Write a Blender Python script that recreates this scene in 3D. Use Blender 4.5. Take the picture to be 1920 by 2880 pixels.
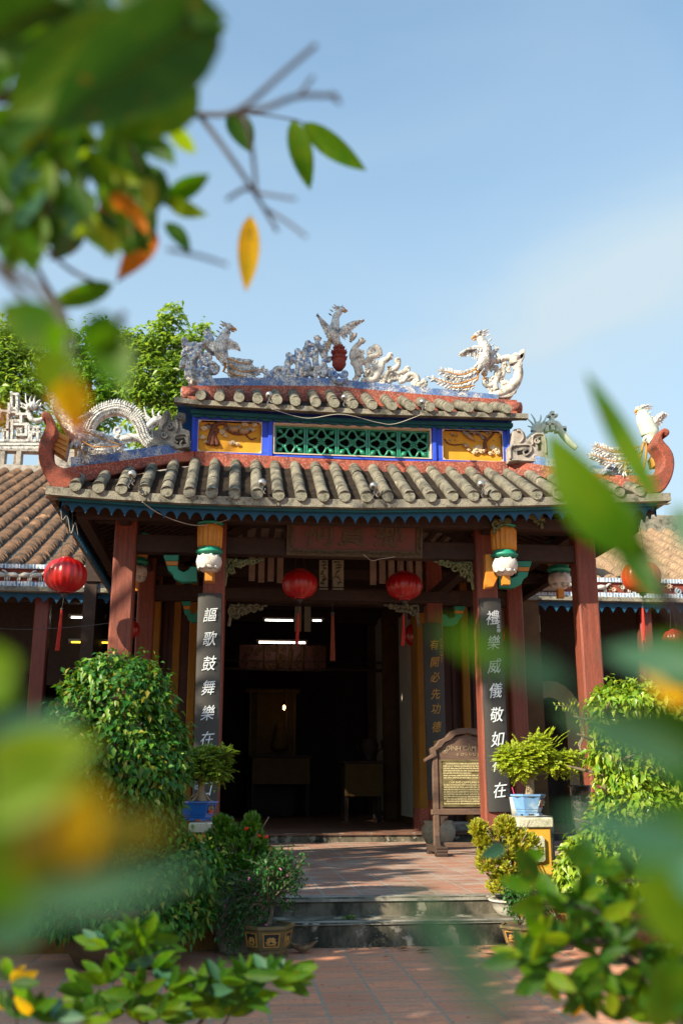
import bpy, bmesh, math, random
import numpy as np
from mathutils import Vector, Matrix
R = math.radians
for o in list(bpy.data.objects): bpy.data.objects.remove(o)
SC = bpy.context.scene
COL = SC.collection
# ------------------------------------------------------------------ camera
F, TH, PS, CZ = 2800.0, R(15.0), R(6.3), 1.2
cam_d = bpy.data.cameras.new('camera'); cam = bpy.data.objects.new('camera', cam_d); COL.objects.link(cam)
cam.location = (0, 0, CZ); cam.rotation_euler = (R(90) + TH, 0, -PS)
cam_d.sensor_fit = 'VERTICAL'; cam_d.sensor_height = 36.0; cam_d.sensor_width = 24.0; cam_d.lens = 35.0
cam_d.clip_start = 0.03; cam_d.clip_end = 2000
cam_d.dof.use_dof = True; cam_d.dof.focus_distance = 11.6; cam_d.dof.aperture_fstop = 2.8
SC.camera = cam
# ------------------------------------------------------------------ sky and sun
SUN_AZ, SUN_EL = R(55), R(31.5)          # azimuth measured from behind the camera towards the left
w = bpy.data.worlds.new('World'); SC.world = w; w.use_nodes = True
nt = w.node_tree; nt.nodes.clear()
sky = nt.nodes.new('ShaderNodeTexSky'); sky.sky_type = 'NISHITA'; sky.sun_disc = False
sky.sun_elevation = SUN_EL
sd = Vector((-math.sin(SUN_AZ) * math.cos(SUN_EL), -math.cos(SUN_AZ) * math.cos(SUN_EL), math.sin(SUN_EL)))   # towards the sun
sky.sun_rotation = math.atan2(sd.x, sd.y)
sky.air_density = 1.0; sky.dust_density = 1.2; sky.ozone_density = 0.7; sky.altitude = 10
bg = nt.nodes.new('ShaderNodeBackground'); bg.inputs[1].default_value = 0.112
# thin high cloud streaks and a little haze in the sky
tc = nt.nodes.new('ShaderNodeTexCoord'); mp = nt.nodes.new('ShaderNodeMapping'); mp.inputs['Scale'].default_value = (2.0, 2.0, 6.0); mp.inputs['Rotation'].default_value = (0.0, 0.42, 0.2)
no = nt.nodes.new('ShaderNodeTexNoise'); no.inputs['Scale'].default_value = 1.5; no.inputs['Detail'].default_value = 5; no.inputs['Roughness'].default_value = 0.45; no.inputs['Distortion'].default_value = 0.5
L = nt.links.new
def mnode(op, a, b=None, c=None):
    m = nt.nodes.new('ShaderNodeMath'); m.operation = op
    for i, x in enumerate((a, b, c)):
        if x is None: continue
        if isinstance(x, (int, float)): m.inputs[i].default_value = x
        else: L(x, m.inputs[i])
    return m.outputs[0]
def mrange(x, a, b, c, d):
    m = nt.nodes.new('ShaderNodeMapRange'); m.interpolation_type = 'SMOOTHSTEP'
    for i, v in enumerate((a, b, c, d)): m.inputs[i+1].default_value = v
    L(x, m.inputs[0]); return m.outputs[0]
def skydir(px, py): return (cam.rotation_euler.to_matrix() @ Vector((px-960.0, 1440.0-py, -F))).normalized()
bn = skydir(1330, 1000).cross(skydir(1920, 760)).normalized()
vd = nt.nodes.new('ShaderNodeVectorMath'); vd.operation = 'DOT_PRODUCT'; vd.inputs[1].default_value = bn
L(tc.outputs['Generated'], mp.inputs[0]); L(mp.outputs[0], no.inputs[0]); L(tc.outputs['Generated'], vd.inputs[0])
se = nt.nodes.new('ShaderNodeSeparateXYZ'); L(tc.outputs['Generated'], se.inputs[0])
band = mrange(mnode('ABSOLUTE', vd.outputs['Value']), 0.0, 0.13, 1.0, 0.0)
side = mrange(se.outputs[0], 0.02, 0.40, 0.0, 1.0)
low = mrange(se.outputs[2], 0.22, 0.70, 0.74, 0.20)
nz = mrange(no.outputs[0], 0.35, 0.75, 0.0, 1.0)
fac = mnode('ADD', low, mnode('ADD', mnode('MULTIPLY', nz, 0.13), mnode('MULTIPLY', mnode('MULTIPLY', band, side), mnode('MULTIPLY_ADD', nz, 0.36, 0.26))))
mx = nt.nodes.new('ShaderNodeMix'); mx.data_type = 'RGBA'; mx.inputs[7].default_value = (2.15, 2.66, 2.98, 1)
ou = nt.nodes.new('ShaderNodeOutputWorld')
tint = nt.nodes.new('ShaderNodeMix'); tint.data_type = 'RGBA'; tint.blend_type = 'MULTIPLY'; tint.inputs[0].default_value = 1.0; tint.inputs[7].default_value = (0.74, 0.97, 0.97, 1)
L(sky.outputs[0], tint.inputs[6])
L(fac, mx.inputs[0]); L(tint.outputs[2], mx.inputs[6]); L(mx.outputs[2], bg.inputs[0]); L(bg.outputs[0], ou.inputs[0])
sl = bpy.data.lights.new('sun', 'SUN'); sl.energy = 4.3; sl.angle = R(0.5); sl.color = (1.0, 0.85, 0.62)
so = bpy.data.objects.new('sun', sl); COL.objects.link(so); so.location = (-8, -6, 12)
so.rotation_euler = (-sd).to_track_quat('-Z', 'Y').to_euler()
SC.view_settings.view_transform = 'Standard'; SC.view_settings.look = 'None'; SC.view_settings.gamma = 1.0
SC.view_settings.exposure = 1.4
SC.cycles.max_bounces = 6; SC.cycles.diffuse_bounces = 3; SC.cycles.glossy_bounces = 2; SC.cycles.transmission_bounces = 4; SC.cycles.transparent_max_bounces = 8
SC.cycles.caustics_reflective = False; SC.cycles.caustics_refractive = False
SC.cycles.use_denoising = True; SC.cycles.sample_clamp_indirect = 6.0

# ------------------------------------------------------------------ photo pixel (1920 x 2880) -> point of the place
CR = cam.rotation_euler.to_matrix()
CO = Vector((0, 0, CZ))
def ray(px, py): return CR @ Vector((px - 960.0, 1440.0 - py, -F))
def P(px, py, Y):
    d = ray(px, py); return CO + d * (Y / d.y)
def G(px, py, z):
    d = ray(px, py); return CO + d * ((z - CZ) / d.z)
def XZ(px, py, Y):
    p = P(px, py, Y); return p.x, p.z

# ------------------------------------------------------------------ object helpers
def link(name, data, loc=(0, 0, 0), parent=None):
    o = bpy.data.objects.new(name, data); COL.objects.link(o); o.location = loc
    if parent is not None: o.parent = parent
    return o
def tag(o, label=None, cat=None, group=None, kind=None):
    if label: o['label'] = label
    if cat: o['category'] = cat
    if group: o['group'] = group
    if kind: o['kind'] = kind
    return o
def thing(name, label, cat, loc, group=None):
    return tag(link(name, None, loc), label, cat, group)
def root_loc(o):
    v = Vector(o.location)
    while o.parent is not None:
        o = o.parent; v += Vector(o.location)
    return v
def children(o): return [c for c in bpy.data.objects if c.parent == o]
def copy_tree(o, parent=None, loc=None, rotz=None, scale=None, label=None, group=None):
    c = o.copy(); COL.objects.link(c); c.parent = parent
    if loc is not None: c.location = loc
    if rotz is not None: c.rotation_euler = (0, 0, rotz)
    if scale is not None: c.scale = (scale, scale, scale)
    if label: c['label'] = label
    if group: c['group'] = group
    for ch in children(o): copy_tree(ch, c)
    return c

class B:
    """collects shapes, then links them as one mesh"""
    def __init__(s): s.v = []; s.f = []; s.m = []; s.sm = []; s.k = 0; s.s = False
    def mat(s, k, smooth=False): s.k = k; s.s = smooth; return s
    def add(s, vs, fs):
        n = len(s.v); s.v.extend([tuple(v) for v in vs])
        for f in fs: s.f.append([n + i for i in f]); s.m.append(s.k); s.sm.append(s.s)
    def box(s, x0, x1, y0, y1, z0, z1):
        s.add([(x0,y0,z0),(x1,y0,z0),(x1,y1,z0),(x0,y1,z0),(x0,y0,z1),(x1,y0,z1),(x1,y1,z1),(x0,y1,z1)],
              [(0,3,2,1),(4,5,6,7),(0,1,5,4),(1,2,6,5),(2,3,7,6),(3,0,4,7)])
    def beam(s, a, b, w, h, up=(0,0,1)):
        a = Vector(a); b = Vector(b); d = (b - a).normalized(); u = Vector(up)
        r = d.cross(u).normalized() * (w / 2); u = r.cross(d).normalized() * (h / 2)
        vs = [a-r-u, a+r-u, a+r+u, a-r+u, b-r-u, b+r-u, b+r+u, b-r+u]
        s.add(vs, [(0,1,2,3),(7,6,5,4),(0,4,5,1),(1,5,6,2),(2,6,7,3),(3,7,4,0)])
    def slab(s, xz, y0, y1, bev=0.0):
        """outline in the X-Z plane pulled from y0 (front) to y1 (back), front edge optionally bevelled"""
        n = len(xz)
        if bev > 0:
            ar = sum(xz[i][0]*xz[(i+1)%n][1]-xz[(i+1)%n][0]*xz[i][1] for i in range(n))
            sg = 1 if ar > 0 else -1
            ins = []
            for i in range(n):
                a = Vector(xz[i-1]); b = Vector(xz[i]); c = Vector(xz[(i+1)%n])
                e1 = (b-a); e2 = (c-b)
                if e1.length < 1e-7 or e2.length < 1e-7: ins.append(tuple(b)); continue
                n1 = Vector((-e1.y, e1.x)).normalized()*sg; n2 = Vector((-e2.y, e2.x)).normalized()*sg
                m = n1 + n2
                m = m.normalized() if m.length > 1e-4 else n1
                ins.append(tuple(b + m*bev))
            vs = [(x, y0, z) for x, z in ins] + [(x, y0+bev, z) for x, z in xz] + [(x, y1, z) for x, z in xz]
            fs = [tuple(range(n)), tuple(range(3*n-1, 2*n-1, -1))]
            for i in range(n):
                j = (i+1) % n
                fs += [(i, n+i, n+j, j), (n+i, 2*n+i, 2*n+j, n+j)]
        else:
            vs = [(x, y0, z) for x, z in xz] + [(x, y1, z) for x, z in xz]
            fs = [tuple(range(n)), tuple(range(2*n-1, n-1, -1))]
            for i in range(n):
                j = (i+1) % n; fs.append((i, n+i, n+j, j))
        s.add(vs, fs)
    def tube(s, pts, r, n=8, caps=True, flat=1.0, axis=None):
        pts = [Vector(p) for p in pts]; k = len(pts)
        rs = r if isinstance(r, (list, tuple)) else [r]*k
        vs = []; pu = None
        for i, p in enumerate(pts):
            d = (pts[min(i+1, k-1)] - pts[max(i-1, 0)])
            d = d.normalized() if d.length > 1e-9 else Vector((0,0,1))
            if axis is not None: u = Vector(axis)
            elif pu is None: u = Vector((0,0,1)) if abs(d.z) < .9 else Vector((1,0,0))
            else: u = pu
            a = d.cross(u)
            if a.length < 1e-5: a = d.cross(Vector((1,0.3,0)))
            a.normalize(); b = a.cross(d).normalized(); pu = b
            for j in range(n):
                t = 2*math.pi*j/n
                vs.append(p + a*(rs[i]*math.cos(t)) + b*(rs[i]*flat*math.sin(t)))
        fs = []
        for i in range(k-1):
            for j in range(n):
                q = (j+1) % n
                fs.append((i*n+j, i*n+q, (i+1)*n+q, (i+1)*n+j))
        if caps: fs += [tuple(range(n-1, -1, -1)), tuple((k-1)*n+j for j in range(n))]
        s.add(vs, fs)
    def lathe(s, c, prof, n=24, flute=0, fd=0.0, sx=1, sy=1, fl=None, rot=0):
        c = Vector(c); vs = []; k = len(prof)
        for i, (r, z) in enumerate(prof):
            for j in range(n):
                t = 2*math.pi*j/n + rot
                q = r
                if flute and (fl is None or fl[0] <= i <= fl[1]): q = r*(1 - fd*(1-abs(math.sin(t*flute/2))))
                vs.append((c.x + q*math.cos(t)*sx, c.y + q*math.sin(t)*sy, c.z + z))
        fs = []
        for i in range(k-1):
            for j in range(n):
                q = (j+1) % n; fs.append((i*n+j, i*n+q, (i+1)*n+q, (i+1)*n+j))
        fs += [tuple(range(n-1, -1, -1)), tuple((k-1)*n+j for j in range(n))]
        s.add(vs, fs)
    def ball(s, c, r, n=10, m=6, rx=1, ry=1, rz=1):
        pr = [(r*math.sin(math.pi*(i+.001 if i == 0 else (i-.001 if i == m else i))/m), -r*math.cos(math.pi*i/m)) for i in range(m+1)]
        c = Vector(c); vs = []
        for q, z in pr:
            for j in range(n):
                t = 2*math.pi*j/n; vs.append((c.x+q*math.cos(t)*rx, c.y+q*math.sin(t)*ry, c.z+z*rz))
        fs = []
        for i in range(m):
            for j in range(n):
                q = (j+1) % n; fs.append((i*n+j, i*n+q, (i+1)*n+q, (i+1)*n+j))
        fs += [tuple(range(n-1, -1, -1)), tuple(m*n+j for j in range(n))]
        s.add(vs, fs)
    def petal(s, a, b, w, th=.012, nrm=(0,-1,0)):
        a = Vector(a); b = Vector(b); d = b-a; nv = Vector(nrm)
        sd_ = d.cross(nv)
        if sd_.length < 1e-7: return
        sd_ = sd_.normalized()*(w/2); m = a + d*.55; q = a + d*.2
        s.add([a, q-sd_*.6, m-sd_, b, m+sd_, q+sd_*.6, m+nv*th, m-nv*th],
              [(0,1,6),(1,2,6),(2,3,6),(3,4,6),(4,5,6),(5,0,6),(1,0,7),(2,1,7),(3,2,7),(4,3,7),(5,4,7),(0,5,7)])
    def build(s, name, mats, parent=None, loc=None, fix=True, angle=None, bev=0.0):
        org = root_loc(parent) if parent is not None else Vector(loc or (0,0,0))
        me = bpy.data.meshes.new(name)
        me.from_pydata([(x-org.x, y-org.y, z-org.z) for x, y, z in s.v], [], s.f)
        for mm in (mats if isinstance(mats, (list, tuple)) else [mats]): me.materials.append(mm)
        me.polygons.foreach_set('material_index', s.m); me.polygons.foreach_set('use_smooth', s.sm)
        if fix or bev:
            bm = bmesh.new(); bm.from_mesh(me)
            if fix: bmesh.ops.recalc_face_normals(bm, faces=bm.faces)
            if bev:
                es = [e for e in bm.edges if len(e.link_faces) == 2 and e.calc_face_angle(0) > .6]
                bmesh.ops.bevel(bm, geom=es, offset=bev, segments=1, affect='EDGES', clamp_overlap=True)
            bm.to_mesh(me); bm.free()
        me.update()
        o = link(name, me, (0,0,0) if parent is not None else org, parent)
        return o
    def each(s, name, mats, parent, **k):
        """every connected piece becomes an object of its own"""
        up = list(range(len(s.v)))
        def find(i):
            while up[i] != i: up[i] = up[up[i]]; i = up[i]
            return i
        for f in s.f:
            a = find(f[0])
            for i in f[1:]: up[find(i)] = a
        gr = {}
        for fi, f in enumerate(s.f): gr.setdefault(find(f[0]), []).append(fi)
        out = []
        for fs in gr.values():
            g = B(); ix = {}
            for fi in fs:
                nf = []
                for i in s.f[fi]:
                    if i not in ix: ix[i] = len(g.v); g.v.append(s.v[i])
                    nf.append(ix[i])
                g.f.append(nf); g.m.append(s.m[fi]); g.sm.append(s.sm[fi])
            out.append(g.build(name, mats, parent, **k))
        return out
def struct(b, name, mats, **k): return tag(b.build(name, mats, **k), kind='structure')
def smoothpath(pts, n=6):
    """Catmull-Rom through the points (tuples of any length)"""
    out = []; k = len(pts)
    for i in range(k-1):
        p0 = pts[max(i-1,0)]; p1 = pts[i]; p2 = pts[i+1]; p3 = pts[min(i+2,k-1)]
        for j in range(n):
            t = j/n
            out.append(tuple(.5*((2*b)+(c-a)*t+(2*a-5*b+4*c-d)*t*t+(-a+3*b-3*c+d)*t**3) for a,b,c,d in zip(p0,p1,p2,p3)))
    out.append(tuple(pts[-1])); return out
def spiral(cx, cy, r0, r1, a0, turns, n=22):
    return [(cx+(r0+(r1-r0)*i/n)*math.cos(a0+turns*2*math.pi*i/n), cy+(r0+(r1-r0)*i/n)*math.sin(a0+turns*2*math.pi*i/n)) for i in range(n+1)]
FONT = {}
def text_into(b, s, o, size, ux=(1,0,0), uz=(0,0,1), nrm=(0,-1,0), depth=.006, off=0.0, shear=0.0, center=True, sx=1.0):
    """letters of s as solid raised shapes: o = centre point of the line"""
    key = (s, off, shear)
    if key not in FONT:
        c = bpy.data.curves.new('lettering','FONT'); c.body = s; c.size = 1; c.offset = off; c.shear = shear; c.resolution_u = 3
        c.align_x = 'CENTER' if center else 'LEFT'
        t = bpy.data.objects.new('lettering', c); COL.objects.link(t)
        m = bpy.data.meshes.new_from_object(t.evaluated_get(bpy.context.evaluated_depsgraph_get()))
        FONT[key] = ([tuple(v.co) for v in m.vertices], [tuple(p.vertices) for p in m.polygons])
        bpy.data.objects.remove(t); bpy.data.curves.remove(c); bpy.data.meshes.remove(m)
    vs, fs = FONT[key]
    ys = [v[1] for v in vs]; cy = (max(ys)+min(ys))/2 if center else 0
    o = Vector(o); ux = Vector(ux); uz = Vector(uz); nv = Vector(nrm)
    pts = [o + ux*(v[0]*size*sx) + uz*((v[1]-cy)*size) + nv*depth for v in vs]
    back = [p - nv*(depth*1.0-.0005) for p in pts]
    n = len(pts); fl = [tuple(f) for f in fs]
    ed = {}
    for f in fl:
        for i in range(len(f)):
            e = (f[i], f[(i+1) % len(f)]); ed[e] = 1
    side = [(e[0], n+e[0], n+e[1], e[1]) for e in ed if (e[1], e[0]) not in ed]
    b.add(pts+back, fl+side)

# ------------------------------------------------------------------ materials
def newmat(name):
    m = bpy.data.materials.new(name); m.use_nodes = True
    return m, m.node_tree, m.node_tree.nodes['Principled BSDF']
def N(t, kind, **kw):
    n = t.nodes.new('ShaderNode'+kind)
    for k, v in kw.items():
        if hasattr(n, k): setattr(n, k, v)
        else: n.inputs[k].default_value = v
    return n
def ramp(t, fac, stops, interp='LINEAR'):
    r = t.nodes.new('ShaderNodeValToRGB'); e = r.color_ramp; e.interpolation = interp
    while len(e.elements) < len(stops): e.elements.new(.5)
    for el, (p, c) in zip(e.elements, stops):
        el.position = p; el.color = (*c, 1) if len(c) == 3 else c
    t.links.new(fac, r.inputs[0]); return r.outputs[0]
def mixc(t, fac, a, b, mode='MIX'):
    m = t.nodes.new('ShaderNodeMix'); m.data_type = 'RGBA'; m.blend_type = mode
    if isinstance(fac, (int, float)): m.inputs[0].default_value = fac
    else: t.links.new(fac, m.inputs[0])
    for i, c in ((6, a), (7, b)):
        if isinstance(c, (tuple, list)): m.inputs[i].default_value = (*c, 1)
        else: t.links.new(c, m.inputs[i])
    return m.outputs[2]
def pos(t, sc=(1,1,1)):
    g = t.nodes.new('ShaderNodeNewGeometry'); m = t.nodes.new('ShaderNodeMapping'); m.inputs['Scale'].default_value = sc
    t.links.new(g.outputs['Position'], m.inputs[0]); return m.outputs[0]
def noise(t, vec, scale, detail=4, rough=.55, dist=0.0):
    n = N(t, 'TexNoise', Scale=scale, Detail=detail, Roughness=rough, Distortion=dist)
    t.links.new(vec, n.inputs['Vector']); return n.outputs[0]
def bump(t, p, h, st, d=.01):
    b = N(t, 'Bump', Strength=st, Distance=d); t.links.new(h, b.inputs['Height']); t.links.new(b.outputs[0], p.inputs['Normal'])
def M(name, c1, c2=None, sc=6, rough=.75, bmp=.25, bsc=40, spec=.3, dirt=None, dlo=.52, dhi=.66, dsc=3.0, stretch=(1,1,1), fine=None, patch=None):
    """painted / stone / wood surface: two tones, a worn or stained third tone in patches of its own shape, fine grain bump"""
    m, t, p = newmat(name); v = pos(t, stretch)
    c2 = c2 or tuple(x*.75 for x in c1)
    col = mixc(t, ramp(t, noise(t, v, sc), [(.35,(0,0,0)),(.68,(1,1,1))]), c1, c2)
    if dirt:
        col = mixc(t, ramp(t, noise(t, v, dsc, 8, .68), [(dlo,(0,0,0)),(dhi,(1,1,1))]), col, dirt)
    if fine:
        col = mixc(t, ramp(t, noise(t, v, sc*14, 3), [(.50,(0,0,0)),(.62,(1,1,1))]), col, fine)
    if patch:
        col = mixc(t, ramp(t, noise(t, pos(t), patch[1], 6, .6), [(patch[2],(0,0,0)),(patch[2]+.05,(1,1,1))]), col, patch[0])
    t.links.new(col, p.inputs['Base Color'])
    p.inputs['Roughness'].default_value = rough; p.inputs['Specular IOR Level'].default_value = spec
    if bmp: bump(t, p, noise(t, v, bsc, 5, .6), bmp)
    return m
def leafmat(name, cols, trans=.45, rough=.42, spec=.4, tcol=1.6, nsc=0):
    m, t, p = newmat(name)
    g = t.nodes.new('ShaderNodeNewGeometry')
    col = ramp(t, g.outputs['Random Per Island'], [(i/max(1,len(cols)-1), c) for i, c in enumerate(cols)])
    if nsc:
        col = mixc(t, ramp(t, noise(t, pos(t), nsc, 3), [(.35,(0,0,0)),(.7,(1,1,1))]), col, mixc(t, 1.0, col, (1.9,1.7,.8), 'MULTIPLY'))
    t.links.new(col, p.inputs['Base Color']); p.inputs['Roughness'].default_value = rough; p.inputs['Specular IOR Level'].default_value = spec
    tr = t.nodes.new('ShaderNodeBsdfTranslucent'); t.links.new(mixc(t, 1.0, col, (tcol*1.1, tcol, tcol*.35), 'MULTIPLY'), tr.inputs[0])
    ms = t.nodes.new('ShaderNodeMixShader'); ms.inputs[0].default_value = trans
    out = t.nodes['Material Output']
    t.links.new(p.outputs[0], ms.inputs[1]); t.links.new(tr.outputs[0], ms.inputs[2]); t.links.new(ms.outputs[0], out.inputs[0])
    return m
def emis(name, c, st):
    m, t, p = newmat(name); p.inputs['Base Color'].default_value = (*c,1); p.inputs['Emission Color'].default_value = (*c,1); p.inputs['Emission Strength'].default_value = st; return m

def tilemat(name, ox, oy, sz, cols, grout, stain, stain2):
    m, t, p = newmat(name)
    g = t.nodes.new('ShaderNodeNewGeometry'); mp_ = t.nodes.new('ShaderNodeMapping'); mp_.inputs['Location'].default_value = (ox, oy, 0)
    t.links.new(g.outputs['Position'], mp_.inputs[0])
    nz = noise(t, mp_.outputs[0], 1.3, 2)
    br = N(t, 'TexBrick', offset=0.0, squash=1.0); br.inputs['Scale'].default_value = 1.0
    br.inputs['Brick Width'].default_value = sz; br.inputs['Row Height'].default_value = sz; br.inputs['Mortar Size'].default_value = .011; br.inputs['Mortar Smooth'].default_value = .3
    br.inputs['Color1'].default_value = (*cols[0],1); br.inputs['Color2'].default_value = (*cols[1],1); br.inputs['Mortar'].default_value = (*grout,1); br.inputs['Bias'].default_value = .0
    t.links.new(mp_.outputs[0], br.inputs['Vector'])
    col = br.outputs[0]
    s1 = ramp(t, noise(t, pos(t, (1,2.2,1)), 2.3, 8, .66), [(.44,(0,0,0)),(.62,(.85,.85,.85))])
    col = mixc(t, s1, col, stain)
    s2 = ramp(t, noise(t, pos(t, (.7,3.2,1)), 5.0, 8, .7), [(.50,(0,0,0)),(.66,(.75,.75,.75))])
    col = mixc(t, s2, col, stain2)
    col = mixc(t, ramp(t, noise(t, pos(t), 38, 4), [(.3,(0,0,0)),(.8,(.35,.35,.35))]), col, (.05,.04,.04))
    t.links.new(col, p.inputs['Base Color']); p.inputs['Roughness'].default_value = .62; p.inputs['Specular IOR Level'].default_value = .35
    h = mixc(t, .25, br.outputs['Fac'], noise(t, pos(t), 60, 4))
    b = N(t, 'Bump', Strength=.5, Distance=.006); b.invert = True; t.links.new(h, b.inputs['Height']); t.links.new(b.outputs[0], p.inputs['Normal'])
    return m
m_tile = tilemat('terracotta paving', .05, .12, .305, ((.74,.30,.17),(.56,.23,.135)), (.33,.28,.22), (.52,.29,.19), (.30,.20,.155))
m_tile2 = tilemat('worn terracotta paving', .12, .06, .305, ((.40,.195,.135),(.30,.15,.11)), (.33,.31,.285), (.42,.36,.315), (.20,.165,.145))
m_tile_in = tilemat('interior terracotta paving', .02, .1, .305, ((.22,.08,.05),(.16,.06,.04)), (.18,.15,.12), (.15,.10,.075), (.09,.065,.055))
m_step = M('weathered step concrete', (.14,.125,.095), (.062,.058,.046), 2.6, .9, .5, 30, dirt=(.022,.024,.018), dlo=.44, dhi=.62, dsc=2.6, stretch=(1.6,1,.9), patch=((.27,.25,.21),5,.57))
m_stepedge = M('worn pale step edge', (.30,.29,.26), (.17,.165,.15), 4, .9, .6, 40, dirt=(.07,.072,.066), dlo=.50, dhi=.64, dsc=5)
m_red = M('dark red lacquered timber', (.155,.033,.022), (.115,.024,.018), 4, .5, .12, 60, .45, dirt=(.06,.015,.012), dlo=.60, dhi=.72, dsc=3, stretch=(6,6,.7))
m_redL = M('sun bleached red timber', (.25,.066,.038), (.17,.045,.030), 3, .55, .3, 60, .35, dirt=(.085,.028,.02), dlo=.50, dhi=.68, dsc=5, stretch=(7,7,.45), fine=(.12,.04,.028))
m_brown = M('dark brown timber', (.038,.02,.014), (.022,.013,.01), 5, .65, .2, 50, .3, stretch=(3,3,3))
m_redplaster = M('red lime plaster', (.32,.078,.046), (.22,.05,.036), 3, .85, .35, 30, dirt=(.11,.042,.038), dlo=.46, dhi=.64, dsc=3.6, fine=(.36,.15,.11))
m_hornred = M('red clay plaster horn', (.30,.075,.045), (.20,.05,.034), 5, .9, .6, 45, dirt=(.09,.055,.045), dlo=.52, dhi=.66, dsc=7, fine=(.10,.05,.04))
m_conc = M('lichened grey concrete', (.28,.27,.225), (.17,.165,.14), 7, .95, .8, 55, dirt=(.055,.055,.047), dlo=.50, dhi=.62, dsc=6, fine=(.10,.098,.08))
m_tube = M('lichened grey tile', (.235,.22,.175), (.14,.132,.108), 5, .95, 1.0, 60, dirt=(.05,.05,.042), dlo=.46, dhi=.62, dsc=6, fine=(.085,.08,.065), patch=((.50,.47,.40),3.2,.66))
m_disc = M('mossy tile end', (.215,.215,.175), (.13,.135,.11), 14, .95, .9, 80, dirt=(.045,.048,.04), dlo=.48, dhi=.6, dsc=15, fine=(.30,.29,.23))
m_pan = M('dark layered pan tile', (.042,.031,.024), (.020,.015,.012), 8, .9, .6, 30)
m_blue = M('ultramarine painted plaster', (.022,.062,.52), (.03,.085,.60), 5, .75, .2, 40, dirt=(.05,.12,.50), dlo=.55, dhi=.7, dsc=5, stretch=(1,1,.4))
m_bluedull = M('faded blue plaster', (.06,.14,.36), (.20,.27,.42), 5, .85, .35, 40, dirt=(.45,.46,.47), dlo=.50, dhi=.58, dsc=4, fine=(.05,.08,.16))
m_teal = M('teal painted board', (.008,.10,.13), (.006,.07,.10), 5, .6, .1, 40)
m_tealbl = M('blue painted scallop board', (.006,.075,.16), (.005,.055,.12), 5, .6, .1, 40)
m_gold = M('ochre painted relief ground', (.62,.30,.022), (.52,.235,.018), 6, .7, .25, 40, dirt=(.33,.19,.08), dlo=.6, dhi=.7, dsc=8)
m_cream = M('chipped cream plaster', (.62,.50,.40), (.48,.36,.28), 9, .85, .3, 40)
m_glaze = M('green glazed ceramic', (.022,.23,.135), (.014,.14,.095), 14, .28, .2, 40, .6, dirt=(.10,.33,.23), dlo=.58, dhi=.7, dsc=16)
m_nearblack = M('near black for hollow shade and cord', (.010,.008,.008), (.007,.006,.006), 5, .9, 0)  # near-black colour stands in for shade in hollows; also the bulb cord
m_stucco = M('weathered white stucco', (.64,.62,.57), (.46,.445,.40), 9, .85, .8, 60, dirt=(.13,.127,.115), dlo=.49, dhi=.64, dsc=9, fine=(.26,.25,.235))
m_stone = M('grey carved stucco', (.36,.33,.30), (.25,.23,.21), 8, .9, .5, 60, dirt=(.06,.06,.056), dlo=.52, dhi=.66, dsc=7)
m_dstone = M('dark grey stucco', (.13,.13,.125), (.085,.085,.083), 8, .9, .5, 60, dirt=(.03,.03,.03), dlo=.52, dhi=.66, dsc=7, fine=(.22,.22,.21))  # darker copy of the grey carved stucco
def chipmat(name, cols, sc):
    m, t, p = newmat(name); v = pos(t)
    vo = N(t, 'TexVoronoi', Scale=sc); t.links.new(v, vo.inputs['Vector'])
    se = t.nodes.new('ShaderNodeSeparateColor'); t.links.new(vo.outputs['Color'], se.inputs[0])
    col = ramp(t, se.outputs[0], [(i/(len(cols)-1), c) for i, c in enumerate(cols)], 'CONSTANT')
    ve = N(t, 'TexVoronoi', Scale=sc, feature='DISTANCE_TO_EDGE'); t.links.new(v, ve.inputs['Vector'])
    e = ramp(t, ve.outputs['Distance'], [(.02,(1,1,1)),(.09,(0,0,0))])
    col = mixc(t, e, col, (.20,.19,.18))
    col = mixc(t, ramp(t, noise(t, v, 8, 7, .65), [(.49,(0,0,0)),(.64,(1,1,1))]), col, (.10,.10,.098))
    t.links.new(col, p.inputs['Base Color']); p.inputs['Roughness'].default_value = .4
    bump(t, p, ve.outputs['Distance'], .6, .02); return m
m_chip = chipmat('blue and white porcelain chips with shade tone', [(.62,.62,.60),(.30,.40,.56),(.66,.65,.62),(.10,.20,.42),(.56,.60,.64),(.42,.50,.60)], 26)  # blue share also carries the shade tone of the shaded ridge ornaments
m_chipw = chipmat('white porcelain chips', [(.64,.63,.60),(.55,.54,.51),(.48,.53,.57),(.62,.61,.58)], 30)
m_feath = chipmat('porcelain feathers', [(.66,.65,.61),(.52,.56,.60),(.70,.68,.63),(.30,.38,.47),(.60,.58,.52)], 34)
m_ochre = M('ochre porcelain', (.50,.24,.05), (.40,.18,.04), 20, .5, .3, 60)
m_seagrn = M('pale green porcelain', (.42,.52,.42), (.58,.62,.55), 20, .5, .3, 60)
m_lotusred = M('dark red carved lotus', (.20,.035,.025), (.12,.022,.018), 12, .8, .5, 60)
m_pend = M('ochre lacquered ribs', (.52,.22,.020), (.42,.165,.014), 6, .5, .15, 50, .45)
m_pgreen = M('jade green lacquer', (.012,.26,.17), (.010,.19,.13), 6, .5, .12, 50, .45)
m_bud = M('cracked white lotus bud', (.60,.60,.57), (.48,.48,.45), 9, .8, .4, 50, dirt=(.28,.26,.23), dlo=.55, dhi=.68, dsc=9)
m_board = M('black lacquered board', (.034,.034,.033), (.026,.026,.026), 3, .55, .05, 60, .4)
m_ink = M('brushed white lettering', (.60,.66,.70), (.48,.55,.62), 30, .6, 0)
m_gilt = M('gilded lettering', (.50,.28,.035), (.36,.20,.03), 30, .45, 0)
m_plaque = M('red lacquered plaque', (.10,.020,.014), (.075,.016,.012), 6, .5, .1, 50, .4)
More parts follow.
